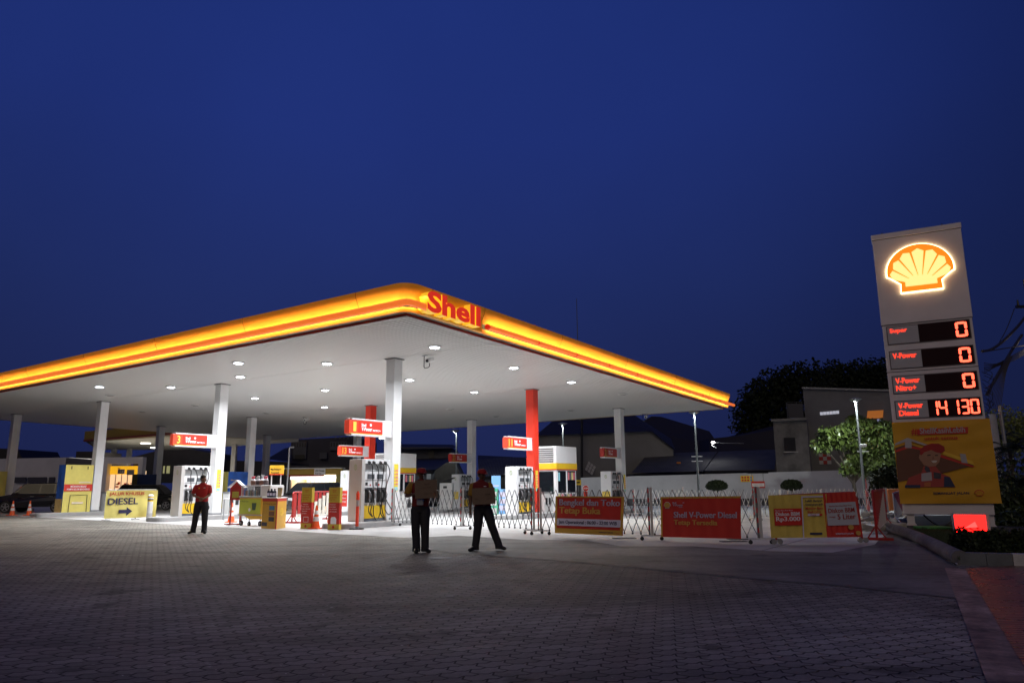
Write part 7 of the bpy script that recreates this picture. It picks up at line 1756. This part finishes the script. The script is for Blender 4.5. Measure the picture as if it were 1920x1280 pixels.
# ================================================================ TREES AND PLANTS
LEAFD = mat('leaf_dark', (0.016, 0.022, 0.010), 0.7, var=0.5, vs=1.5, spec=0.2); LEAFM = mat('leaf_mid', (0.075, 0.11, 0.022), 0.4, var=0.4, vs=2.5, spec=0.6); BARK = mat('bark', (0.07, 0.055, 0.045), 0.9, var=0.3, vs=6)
LEAFH = mat('leaf_hedge', (0.03, 0.045, 0.015), 0.6, var=0.4, vs=8)
def leaves(blobs, n, size, seed, droop=0.4, long=2.0):
    rnd = random.Random(seed); mb = MB(); tot = sum(b[3]*b[4]*b[5] for b in blobs)
    for c in blobs:
        k = int(n * c[3]*c[4]*c[5]/tot)
        for _ in range(k):
            while True:
                u_ = Vector((rnd.uniform(-1, 1), rnd.uniform(-1, 1), rnd.uniform(-1, 1)))
                if 0.2 < u_.length < 1: break
            u_ = u_ * (0.6 + 0.4*rnd.random()) if u_.length < 0.7 else u_
            u_ *= 1 + 0.18*math.sin(u_.x*9+c[0])*math.sin(u_.z*8+c[1])
            p_ = Vector((c[0]+u_.x*c[3], c[1]+u_.y*c[4], c[2]+u_.z*c[5]))
            s = size*rnd.uniform(0.6, 1.3)
            d = Vector((rnd.uniform(-1, 1), rnd.uniform(-1, 1), rnd.uniform(-1, 0.6)-droop)).normalized(); w_ = d.cross(Vector((rnd.uniform(-1, 1), rnd.uniform(-1, 1), rnd.uniform(-1, 1)))).normalized()
            mb.add([p_, p_ + d*s*0.5*long/2 + w_*s*0.28, p_ + d*s*long/2*1.0, p_ + d*s*0.5*long/2 - w_*s*0.28], [(0, 1, 2, 3)])
    return mb
def tree(name, label, base, trunk_h, r0, blobs, n, size, leafm, seed, cat='tree', group=None, droop=0.4, long=2.0):
    t = thing(name, label, cat, base, 0, group); rnd = random.Random(seed)
    m = MB(); m.tube([(0, 0, 0), (0.05, 0, trunk_h*0.5), (0, 0.05, trunk_h)], [r0, r0*0.8, r0*0.6], 10)
    for b in blobs:
        e = Vector((b[0], b[1], b[2])); mid = Vector((e.x*0.45, e.y*0.45, trunk_h + (e.z-trunk_h)*0.4 + rnd.uniform(-0.2, 0.2)))
        m.tube([(0, 0.03, trunk_h*0.85), mid, e], [r0*0.5, r0*0.32, r0*0.12], 6)
    m.build('trunk', BARK, t, smooth=True)
    leaves(blobs, n, size, seed, droop, long).build('crown', leafm, t); return t
# lit leafy tree in front of the grey building
def rel(px, py, Y, b): q = at(px, py, Y); return (q.x-b.x, q.y-b.y, q.z-b.z)
b = at(1604, 940, 47); b.z = GB
bl = []
for px, py, r_ in ((1556, 812, 0.62), (1540, 832, 0.5), (1572, 822, 0.6), (1590, 806, 0.6), (1604, 786, 0.5), (1620, 800, 0.7), (1640, 806, 0.75), (1658, 800, 0.6), (1650, 826, 0.9), (1628, 836, 0.8), (1604, 862, 0.6), (1590, 876, 0.45), (1655, 856, 0.8), (1634, 870, 0.8), (1602, 826, 0.6)):
    q = rel(px, py, 47, b); bl.append((*q, r_*1.2, r_*1.05, r_*0.92))
tree('leafy_tree', 'broad leafy tree lit from above by a street lamp, before the grey building', b, 1.9, 0.16, bl, 7500, 0.30, LEAFM, 3, droop=0.8, long=2.4)
# big dark tree silhouettes
b = at(1430, 900, 95); b.z = GB; bl = []
for px, py, r_ in ((1412, 765, 3.0), (1422, 740, 2.6), (1440, 735, 3.2), (1460, 722, 3.2), (1490, 710, 3.2), (1430, 775, 3.6), (1470, 750, 4.5), (1505, 735, 4.0), (1400, 800, 2.2), (1440, 810, 4.0), (1520, 702, 2.6), (1410, 788, 2.2)):
    q = rel(px, py, 95, b); bl.append((*q, r_, r_, r_*0.8))
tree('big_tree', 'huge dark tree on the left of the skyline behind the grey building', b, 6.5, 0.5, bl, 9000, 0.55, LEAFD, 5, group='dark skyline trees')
b = at(1600, 900, 100); b.z = GB; bl = []
for px, py, r_ in ((1562, 695, 2.4), (1545, 712, 2.6), (1575, 705, 2.4), (1595, 712, 3.2), (1620, 700, 2.8), (1650, 698, 3.0), (1680, 700, 3.2), (1620, 725, 4.5), (1570, 730, 4.0), (1665, 725, 4.0)):
    q = rel(px, py, 100, b); bl.append((*q, r_, r_, r_*0.8))
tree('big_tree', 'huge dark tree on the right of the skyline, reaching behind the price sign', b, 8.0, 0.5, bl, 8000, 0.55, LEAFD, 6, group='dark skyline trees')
# clipped round bushes
for px, py, w_, lb in ((1346, 912, 0.98, 'round clipped bush with a short stem behind the red diesel banner'), (1487, 911, 0.95, 'flat dome-shaped bush behind the discount banners')):
    b = at(px, 945, 52); b.z = GB; q = rel(px, py, 52, b)
    t = thing('clipped_bush', lb, 'bush', b, 0, 'clipped bushes along the white wall')
    MB().tube([(0, 0, 0), (0.03, 0, q[2]*0.6), (0, 0, q[2])], [0.07, 0.05, 0.04], 8).build('stem', BARK, t)
    rnd = random.Random(px); m = MB()
    for _ in range(2600):
        f = rnd.uniform(0, 2*math.pi); c_ = rnd.uniform(-0.75, 1); s_ = math.sqrt(max(0, 1-c_*c_)); rr = rnd.uniform(0.86, 1.03)
        p_ = Vector((w_*0.72*s_*math.cos(f)*rr, w_*0.7*s_*math.sin(f)*rr, q[2] + (0.42*c_ if c_ > 0 else 0.3*c_)*rr)); d = Vector((rnd.uniform(-1, 1), rnd.uniform(-1, 1), rnd.uniform(-0.3, 1))).normalized()*0.07; w2 = d.cross(Vector((rnd.random(), rnd.random(), rnd.random()))).normalized()*0.035
        m.add([p_, p_+d+w2, p_+d*1.6, p_+d-w2], [(0, 1, 2, 3)])
    m.ball((0, 0, q[2]+0.02), w_*0.64, w_*0.62, 0.34, 14, 10); m.build('crown', LEAFH, t)
# dark bush by the wall, right
b = at(1660, 945, 40); b.z = GB; q = rel(1662, 900, 40, b)
tree('dark_shrub', 'dark bushy shrub between the wall and the price sign', b, 0.6, 0.06, [(q[0], q[1], q[2], 0.9, 0.7, 0.8), (q[0]+0.4, q[1], q[2]-0.6, 0.7, 0.6, 0.7), (q[0]-0.3, q[1], q[2]-0.7, 0.6, 0.6, 0.6)], 2200, 0.22, LEAFD, 12, 'shrub', long=3)
# orange planter and red bollards near it
P0 = at(1668, 945, 38); o = MB().rbox(0, 0, 0, 0.75, 0.5, 1.1, 0.03).build('orange_planter', mat('planter_orange', (0.5, 0.16, 0.04), 0.7, var=0.1)); o.location = (P0.x, P0.y, -0.1); tag(o, 'orange-brown block planter behind the striped barriers', 'planter')
P0 = at(1628, 948, 42); o = MB().cyl((0,0,0), (0,0,1.3), 0.09, n=12).cyl((0,0,1.3), (0,0,1.9), 0.04, 0.02, 8).build('red_bollard', mat('bollard_red_white', (0.55, 0.12, 0.12), 0.5)); o.location = (P0.x, P0.y, GB); tag(o, 'thin reddish bollard by the lamp post left of the shrub', 'bollard')
# right-hand green tree and palms
b = at(1905, 960, 30); b.z = 0; bl = []
for px, py, r_ in ((1872, 800, 0.7), (1890, 790, 0.9), (1910, 800, 0.9), (1885, 825, 0.7), (1900, 838, 0.8), (1930, 810, 1.2), (1875, 778, 0.5)):
    q = rel(px, py, 30, b); bl.append((*q, r_, r_, r_*0.8))
tree('roadside_tree', 'small-leaved green tree at the right edge, behind the price sign', b, 2.6, 0.1, bl, 3600, 0.13, mat('leaf_olive', (0.16, 0.19, 0.04), 0.5, var=0.4, vs=3), 21, long=1.8)
def fronds(name, label, base, h, n, ln, seed):
    t = thing(name, label, 'palm', base, 0, 'dark palms at the right edge'); rnd = random.Random(seed)
    MB().tube([(0, 0, 0), (0.02, 0, h*0.5), (0, 0, h)], [0.07, 0.055, 0.05], 8).build('trunk', BARK, t)
    m = MB()
    for k in range(n):
        a_ = 2*math.pi*k/n + rnd.uniform(-0.3, 0.3); el = rnd.uniform(0.1, 1.2); L_ = ln*rnd.uniform(0.7, 1.1); pts_ = []
        for i in range(9):
            s = i/8; r_ = L_*s; z_ = h + math.sin(el)*L_*s*1.1 - 0.75*L_*s*s; pts_.append(Vector((math.cos(a_)*r_*math.cos(el*0.6), math.sin(a_)*r_*math.cos(el*0.6), z_)))
        sd = Vector((-math.sin(a_), math.cos(a_), 0))
        for i in range(8):
            for s in (-1, 1):
                for j in range(2):
                    p_ = pts_[i].lerp(pts_[i+1], j/2); q_ = (pts_[i+1]-pts_[i]).normalized(); tip = p_ + sd*s*ln*0.30*(1-abs(i/8-0.4)) + q_*0.16 + Vector((0, 0, -0.08)); m.add([p_, p_+q_*0.05, tip], [(0, 1, 2)])
    m.build('fronds', LEAFD, t); return t
for px, py, Y, h, n, ln, sd, lb in ((1915, 1000, 25, 2.3, 16, 1.1, 1, 'dark palm right beside the price sign, taller of the pair'), (1925, 1000, 23.5, 1.2, 16, 1.1, 2, 'low dark palm at the right edge above the hedge'), (1893, 990, 28, 2.9, 14, 1.0, 4, 'palm partly behind the right side of the price sign')):
    b = at(px, py, Y); fronds('garden_palm', lb, (b.x, Y, 0.08), h, n, ln, sd)

for px, py, Y, r_, sd, lb in ((1893, 935, 23.5, 0.75, 41, 'dense dark shrub beside the lower right edge of the price sign'), (1918, 905, 25, 1.1, 42, 'tall dark shrub at the right edge of the picture'), (1905, 985, 21.5, 0.55, 43, 'small dark shrub behind the hedge right of the red box')):
    b = at(px, 1000, Y); b.z = 0.05; q = rel(px, py, Y, b)
    tree('garden_shrub', lb, b, 0.4, 0.04, [(q[0], q[1], q[2], r_, r_*0.8, r_*0.9), (q[0]+r_*0.5, 0.1, q[2]*0.55, r_*0.7, r_*0.6, r_*0.7), (q[0]-r_*0.3, 0.1, q[2]*0.5, r_*0.6, r_*0.6, r_*0.6)], 1500, 0.15, mat('leaf_garden', (0.04, 0.06, 0.02), 0.5, var=0.5, vs=3), sd, 'shrub', 'dark garden shrubs by the price sign', long=2.6)
# ---------------------------------------------------------------- planting bed with kerbs
kp = [G(1668, 996), G(1690, 1003), G(1720, 1015), G(1755, 1033), G(1785, 1050), G(1802, 1059)]
kp = [Vector((p_.x, p_.y, 0)) for p_ in kp]
ke = G(1903, 1062); ke2 = G(1990, 1068)
bedpoly = [uv(p_) for p_ in kp] + [uv(G(1903, 1054)), uv(G(1990, 1060)), uv(Vector((24, 16, 0))), uv(Vector((26, 30, 0))), uv(G(1700, 972))]
m = MB(); vs = [W(a_, b_, 0.10) for a_, b_ in bedpoly]; m.add(vs, [tuple(range(len(vs)))]); o = m.build('planting_bed', SOIL); tag(o, None, None, None, 'structure')
m = MB(); m.tube([p_ + Vector((0, 0, 0.11)) for p_ in kp], 0.13, 12); m.ball((kp[0].x, kp[0].y, 0.11), 0.13, 0.13, 0.13, 12, 8)
tag(m.build('curved_kerb', mat('kerb_lavender', (0.14, 0.13, 0.135), 0.8, var=0.4, vs=3, bump=0.5, bs=12), smooth=True), 'rounded pale kerb curving around the planting bed', 'kerb')
m = MB()
d = (ke - kp[-1]).normalized(); n_v = Vector((-d.y, d.x, 0)); L_ = (ke-kp[-1]).length
for k, (s0_, s1_, mi) in enumerate(((0.0, L_*0.49, 0), (L_*0.5, L_*0.98, 0), (L_*0.99, L_*1.5, 1), (L_*1.51, L_*2.2, 0))):
    a = kp[-1]+d*s0_; b = kp[-1]+d*s1_
    m.add([a, b, b+n_v*0.18, a+n_v*0.18, a+Vector((0,0,0.2)), b+Vector((0,0,0.2)), b+n_v*0.18+Vector((0,0,0.2)), a+n_v*0.18+Vector((0,0,0.2))], [(0,3,2,1),(4,5,6,7),(0,1,5,4),(1,2,6,5),(2,3,7,6),(3,0,4,7)], mi)
tag(m.build('straight_kerb', [mat('kerb_dull', (0.13, 0.14, 0.15), 0.75, var=0.3, vs=3), mat('kerb_white', (0.55, 0.55, 0.55), 0.7, var=0.2, vs=4)]), 'straight kerb of grey and white blocks in front of the hedge', 'kerb')
# hedge
rnd = random.Random(31); m = MB()
h0 = G(1838, 1040, 0.1); h1 = G(1965, 1046, 0.1)
for _ in range(9000):
    f = rnd.random(); c_ = h0.lerp(h1, f); r_ = math.sqrt(rnd.random()); q = rnd.uniform(0, math.pi)
    hh = 0.34 + 0.07*math.sin(f*23) + 0.05*math.sin(f*51)
    p_ = Vector((c_.x, c_.y + 0.5 + r_*0.45*math.cos(q), 0.08 + hh*r_*math.sin(q) + (0.12 if rnd.random() > 0.985 else 0))); d = Vector((rnd.uniform(-1, 1), rnd.uniform(-1, 1), rnd.uniform(-0.2, 1))).normalized()*rnd.uniform(0.03, 0.055); w2 = d.cross(Vector((rnd.random(), rnd.random(), rnd.random()))).normalized()*0.022
    m.add([p_, p_+d+w2, p_+d*1.7, p_+d-w2], [(0, 1, 2, 3)])
tag(m.build('hedge', LEAFH), 'low dark leafy hedge in front of the glowing red box', 'hedge')
# grass in the bed
m = MB()
A0, A1, A2 = G(1690, 998, 0.1), G(1800, 1050, 0.1), G(1790, 985, 0.1)
for _ in range(5000):
    a_, b_ = rnd.random(), rnd.random()
    if a_+b_ > 1: a_, b_ = 1-a_, 1-b_
    p_ = A0 + (A1-A0)*a_ + (A2-A0)*b_; m.add([p_, p_+Vector((0.02, 0, 0)), p_+Vector((rnd.uniform(-0.03, 0.03), rnd.uniform(-0.03, 0.03), rnd.uniform(0.04, 0.09)))], [(0, 1, 2)])
tag(m.build('grass', LEAFH), 'dark grass in the planting bed', 'grass', None, 'stuff')
q0, q1 = at(1743, 991, 19.6), at(1795, 984, 19.6); m = MB(); m.rbox(0, 0, 0.0, q1.x-q0.x, 0.8, 0.07, 0.02)
o = m.build('green_sheet', mat('green_plastic', (0.05, 0.32, 0.05), 0.4)); o.location = (q0.x, 19.6, 0.11); tag(o, 'bright green plastic sheet on the ground under the price sign', 'sheet')
m = MB(); c0_ = at(1732, 965, 20.6); c1_ = at(1790, 971, 20.6); pts_ = [(c0_.x + (c1_.x-c0_.x)*i/8, 20.6, c0_.z - 0.25*math.sin(math.pi*i/8) + (c1_.z-c0_.z)*i/8) for i in range(9)]
tag(m.tube(pts_, 0.022, 6).build('chain', BLACK), 'black chain hanging under the price sign', 'chain')
# poles and wires behind the price sign
Pm = at(1862, 785, 26); Pb = at(1882, 985, 26)
t = thing('utility_pole', 'pale round utility pole just behind the right edge of the price sign', 'pole', (Pm.x, 26, 0), 0)
MB().cyl((0, 0, 0), (0, 0, 3.7), 0.13, 0.11, 12).build('pole', mat('pole_pale', (0.35, 0.35, 0.38), 0.8, var=0.2), t, smooth=True)
MB().cyl((0.3, 0, 0), (0.3, 0, 4.0), 0.06, n=10).build('pipe', GREYM, t)
m = MB(); wr = mat('wire_black', (0.02, 0.018, 0.016), 0.6)
P0 = at(1916, 575, 30); t = thing('power_pole', 'power pole with cross-arms at the right edge of the picture', 'power pole', (P0.x+0.35, 30, 0), 0)
hp = P0.z; MB().cyl((0, 0, 0), (0, 0, hp+1.2), 0.16, 0.12, 12).build('pole', mat('pole_dark', (0.10, 0.09, 0.09), 0.8), t)
m = MB(); m.bar((-0.6, 0, hp), (1.0, 0, hp), 0.1, 0.12); m.bar((-0.3, 0, hp-1.05), (1.0, 0, hp-1.05), 0.1, 0.12); m.build('cross_arm', BLACK, t)
m = MB()
for k in range(4): m.cyl((-0.5+0.35*k, 0, hp+0.05), (-0.5+0.35*k, 0, hp+0.3), 0.05, 0.03, 8)
m.build('insulator', BLACK, t)
m = MB(); m.rbox(-0.30, -0.1, at(1915, 648, 30).z-0.1, -0.02, 0.1, at(1915, 648, 30).z+0.1, 0.03); m.build('lamp_head', mat('warm_lamp_glow', (1, 1, 1), 0.5, em=(1.0, 0.8, 0.55), es=2.5), t)
def wire(pl, r, label, Y0=28):
    vs = [at(x_, y_, Y_) for x_, y_, Y_ in pl]; Q = []
    for i in range(len(vs)-1):
        p0, p1, p2, p3 = vs[max(i-1, 0)], vs[i], vs[i+1], vs[min(i+2, len(vs)-1)]
        for s in range(4):
            u_ = s/4; Q.append(0.5*((2*p1)+(p2-p0)*u_+(2*p0-5*p1+4*p2-p3)*u_*u_+(3*p1-p0-3*p2+p3)*u_**3))
    Q.append(vs[-1]); return Q
m = MB()
m.tube(wire([(1925, 590, 30), (1908, 612, 29.5), (1880, 640, 29), (1858, 655, 28.5), (1842, 658, 28)], 0.05, ''), 0.055, 6)
m.tube(wire([(1902, 578, 30), (1888, 615, 29.5), (1873, 643, 29)], 0.05, ''), 0.018, 5)
m.tube(wire([(1920, 648, 30), (1890, 652, 29), (1842, 660, 28)], 0.05, ''), 0.022, 5)
m.tube(wire([(1916, 628, 30), (1900, 652, 29.5), (1888, 672, 29), (1872, 700, 28.6), (1850, 740, 28)], 0.05, ''), 0.06, 6)
for k in range(9): m.tube(wire([(1890+k, 668, 29), (1880+k*0.8, 690+k, 28.7), (1862+k*2.2, 722+k*2, 28.4), (1850+k*3, 760+k*2, 28)], 0.05, ''), 0.014, 4)
for k in range(6): m.tube(wire([(1920, 655+2*k, 30), (1895, 668+2*k, 29.3), (1868, 682+k, 28.6), (1845, 680+4*k, 28)], 0.05, ''), 0.014, 4)
for k in range(14): rnd = random.Random(k); m.tube(wire([(1840+rnd.random()*6, 690+7*k, 27.6), (1850+rnd.random()*14, 700+7*k, 27.8), (1846+rnd.random()*18, 715+7*k, 28)], 0.05, ''), 0.012, 4)
tag(m.build('cable_bundle', mat('bundle_black', (0.035, 0.03, 0.028), 0.5)), 'tangled black overhead cables between the price sign and power pole', 'cables')
# manhole covers, wet patch and litter
P0 = G(826, 1046); m = MB(); m.cyl((0, 0, 0.0), (0, 0, 0.005), 0.28, n=24); o = m.build('manhole_cover', mat('cover_steel', (0.34, 0.34, 0.35), 0.7, 0.1, var=0.4, vs=9)); o.location = (P0.x, P0.y, 0.004); o.scale = (0.85, 0.55, 1); tag(o, 'small bright metal cover in the paving in front of the two men', 'manhole cover')
for px, py, lb in ((1170, 1009, 'dark drain grate near the opening-hours banner'), (1388, 1011, 'dark drain cover under the right end of the diesel banner'), (1375, 1015, 'drain slab in front of the diesel banner')):
    P0 = GS(px, py); o = MB(); o.rbox(-0.3, -0.14, 0, 0.3, 0.14, 0.016, 0.005)
    for k in range(5): o.box(-0.26+0.11*k, -0.1, 0.016, -0.21+0.11*k, 0.1, 0.02, 1)
    o = o.build('drain_cover', [mat('drain_dark', (0.06, 0.06, 0.06), 0.6), BLACK]); o.location = (P0.x, P0.y, P0.z+0.004); tag(o, lb, 'drain cover', 'drain covers')
m = MB(); rnd = random.Random(77)
for k in range(70):
    px, py = rnd.uniform(60, 1500), rnd.uniform(1020, 1270); P0 = G(px, py); s = rnd.uniform(0.008, 0.022)*min(1.6, P0.y/7); a_ = rnd.random()*3
    m.add([(P0.x+s*math.cos(a_), P0.y+s*math.sin(a_), 0.004), (P0.x-s*0.6*math.sin(a_), P0.y+s*0.6*math.cos(a_), 0.008), (P0.x-s*math.cos(a_), P0.y-s*math.sin(a_), 0.004), (P0.x+s*0.6*math.sin(a_), P0.y-s*0.6*math.cos(a_), 0.005)], [(0, 1, 2, 3)])
for cx_, cy_2, n0, sx in ((590, 1160, 26, 55), (345, 1245, 40, 70)):
    for k in range(n0):
        P0 = G(rnd.gauss(cx_, sx), rnd.gauss(cy_2, 10)); s = rnd.uniform(0.01, 0.03); m.add([(P0.x-s, P0.y, 0.004), (P0.x, P0.y-s*0.3, 0.005), (P0.x+s, P0.y, 0.004), (P0.x, P0.y+s*0.3, 0.005)], [(0, 1, 2, 3)])
tag(m.build('litter', mat('litter_pale', (0.5, 0.48, 0.45), 0.8)), 'pale specks and scraps scattered over the dark paving', 'litter', None, 'stuff')
P0 = G(843, 1118); o = MB().box(-0.045, -0.02, 0, 0.045, 0.02, 0.006).build('paper_scrap', mat('paper_white', (0.6, 0.6, 0.6), 0.8)); o.location = (P0.x, P0.y, 0.003); tag(o, 'single white scrap of paper in the middle of the dark paving', 'paper')
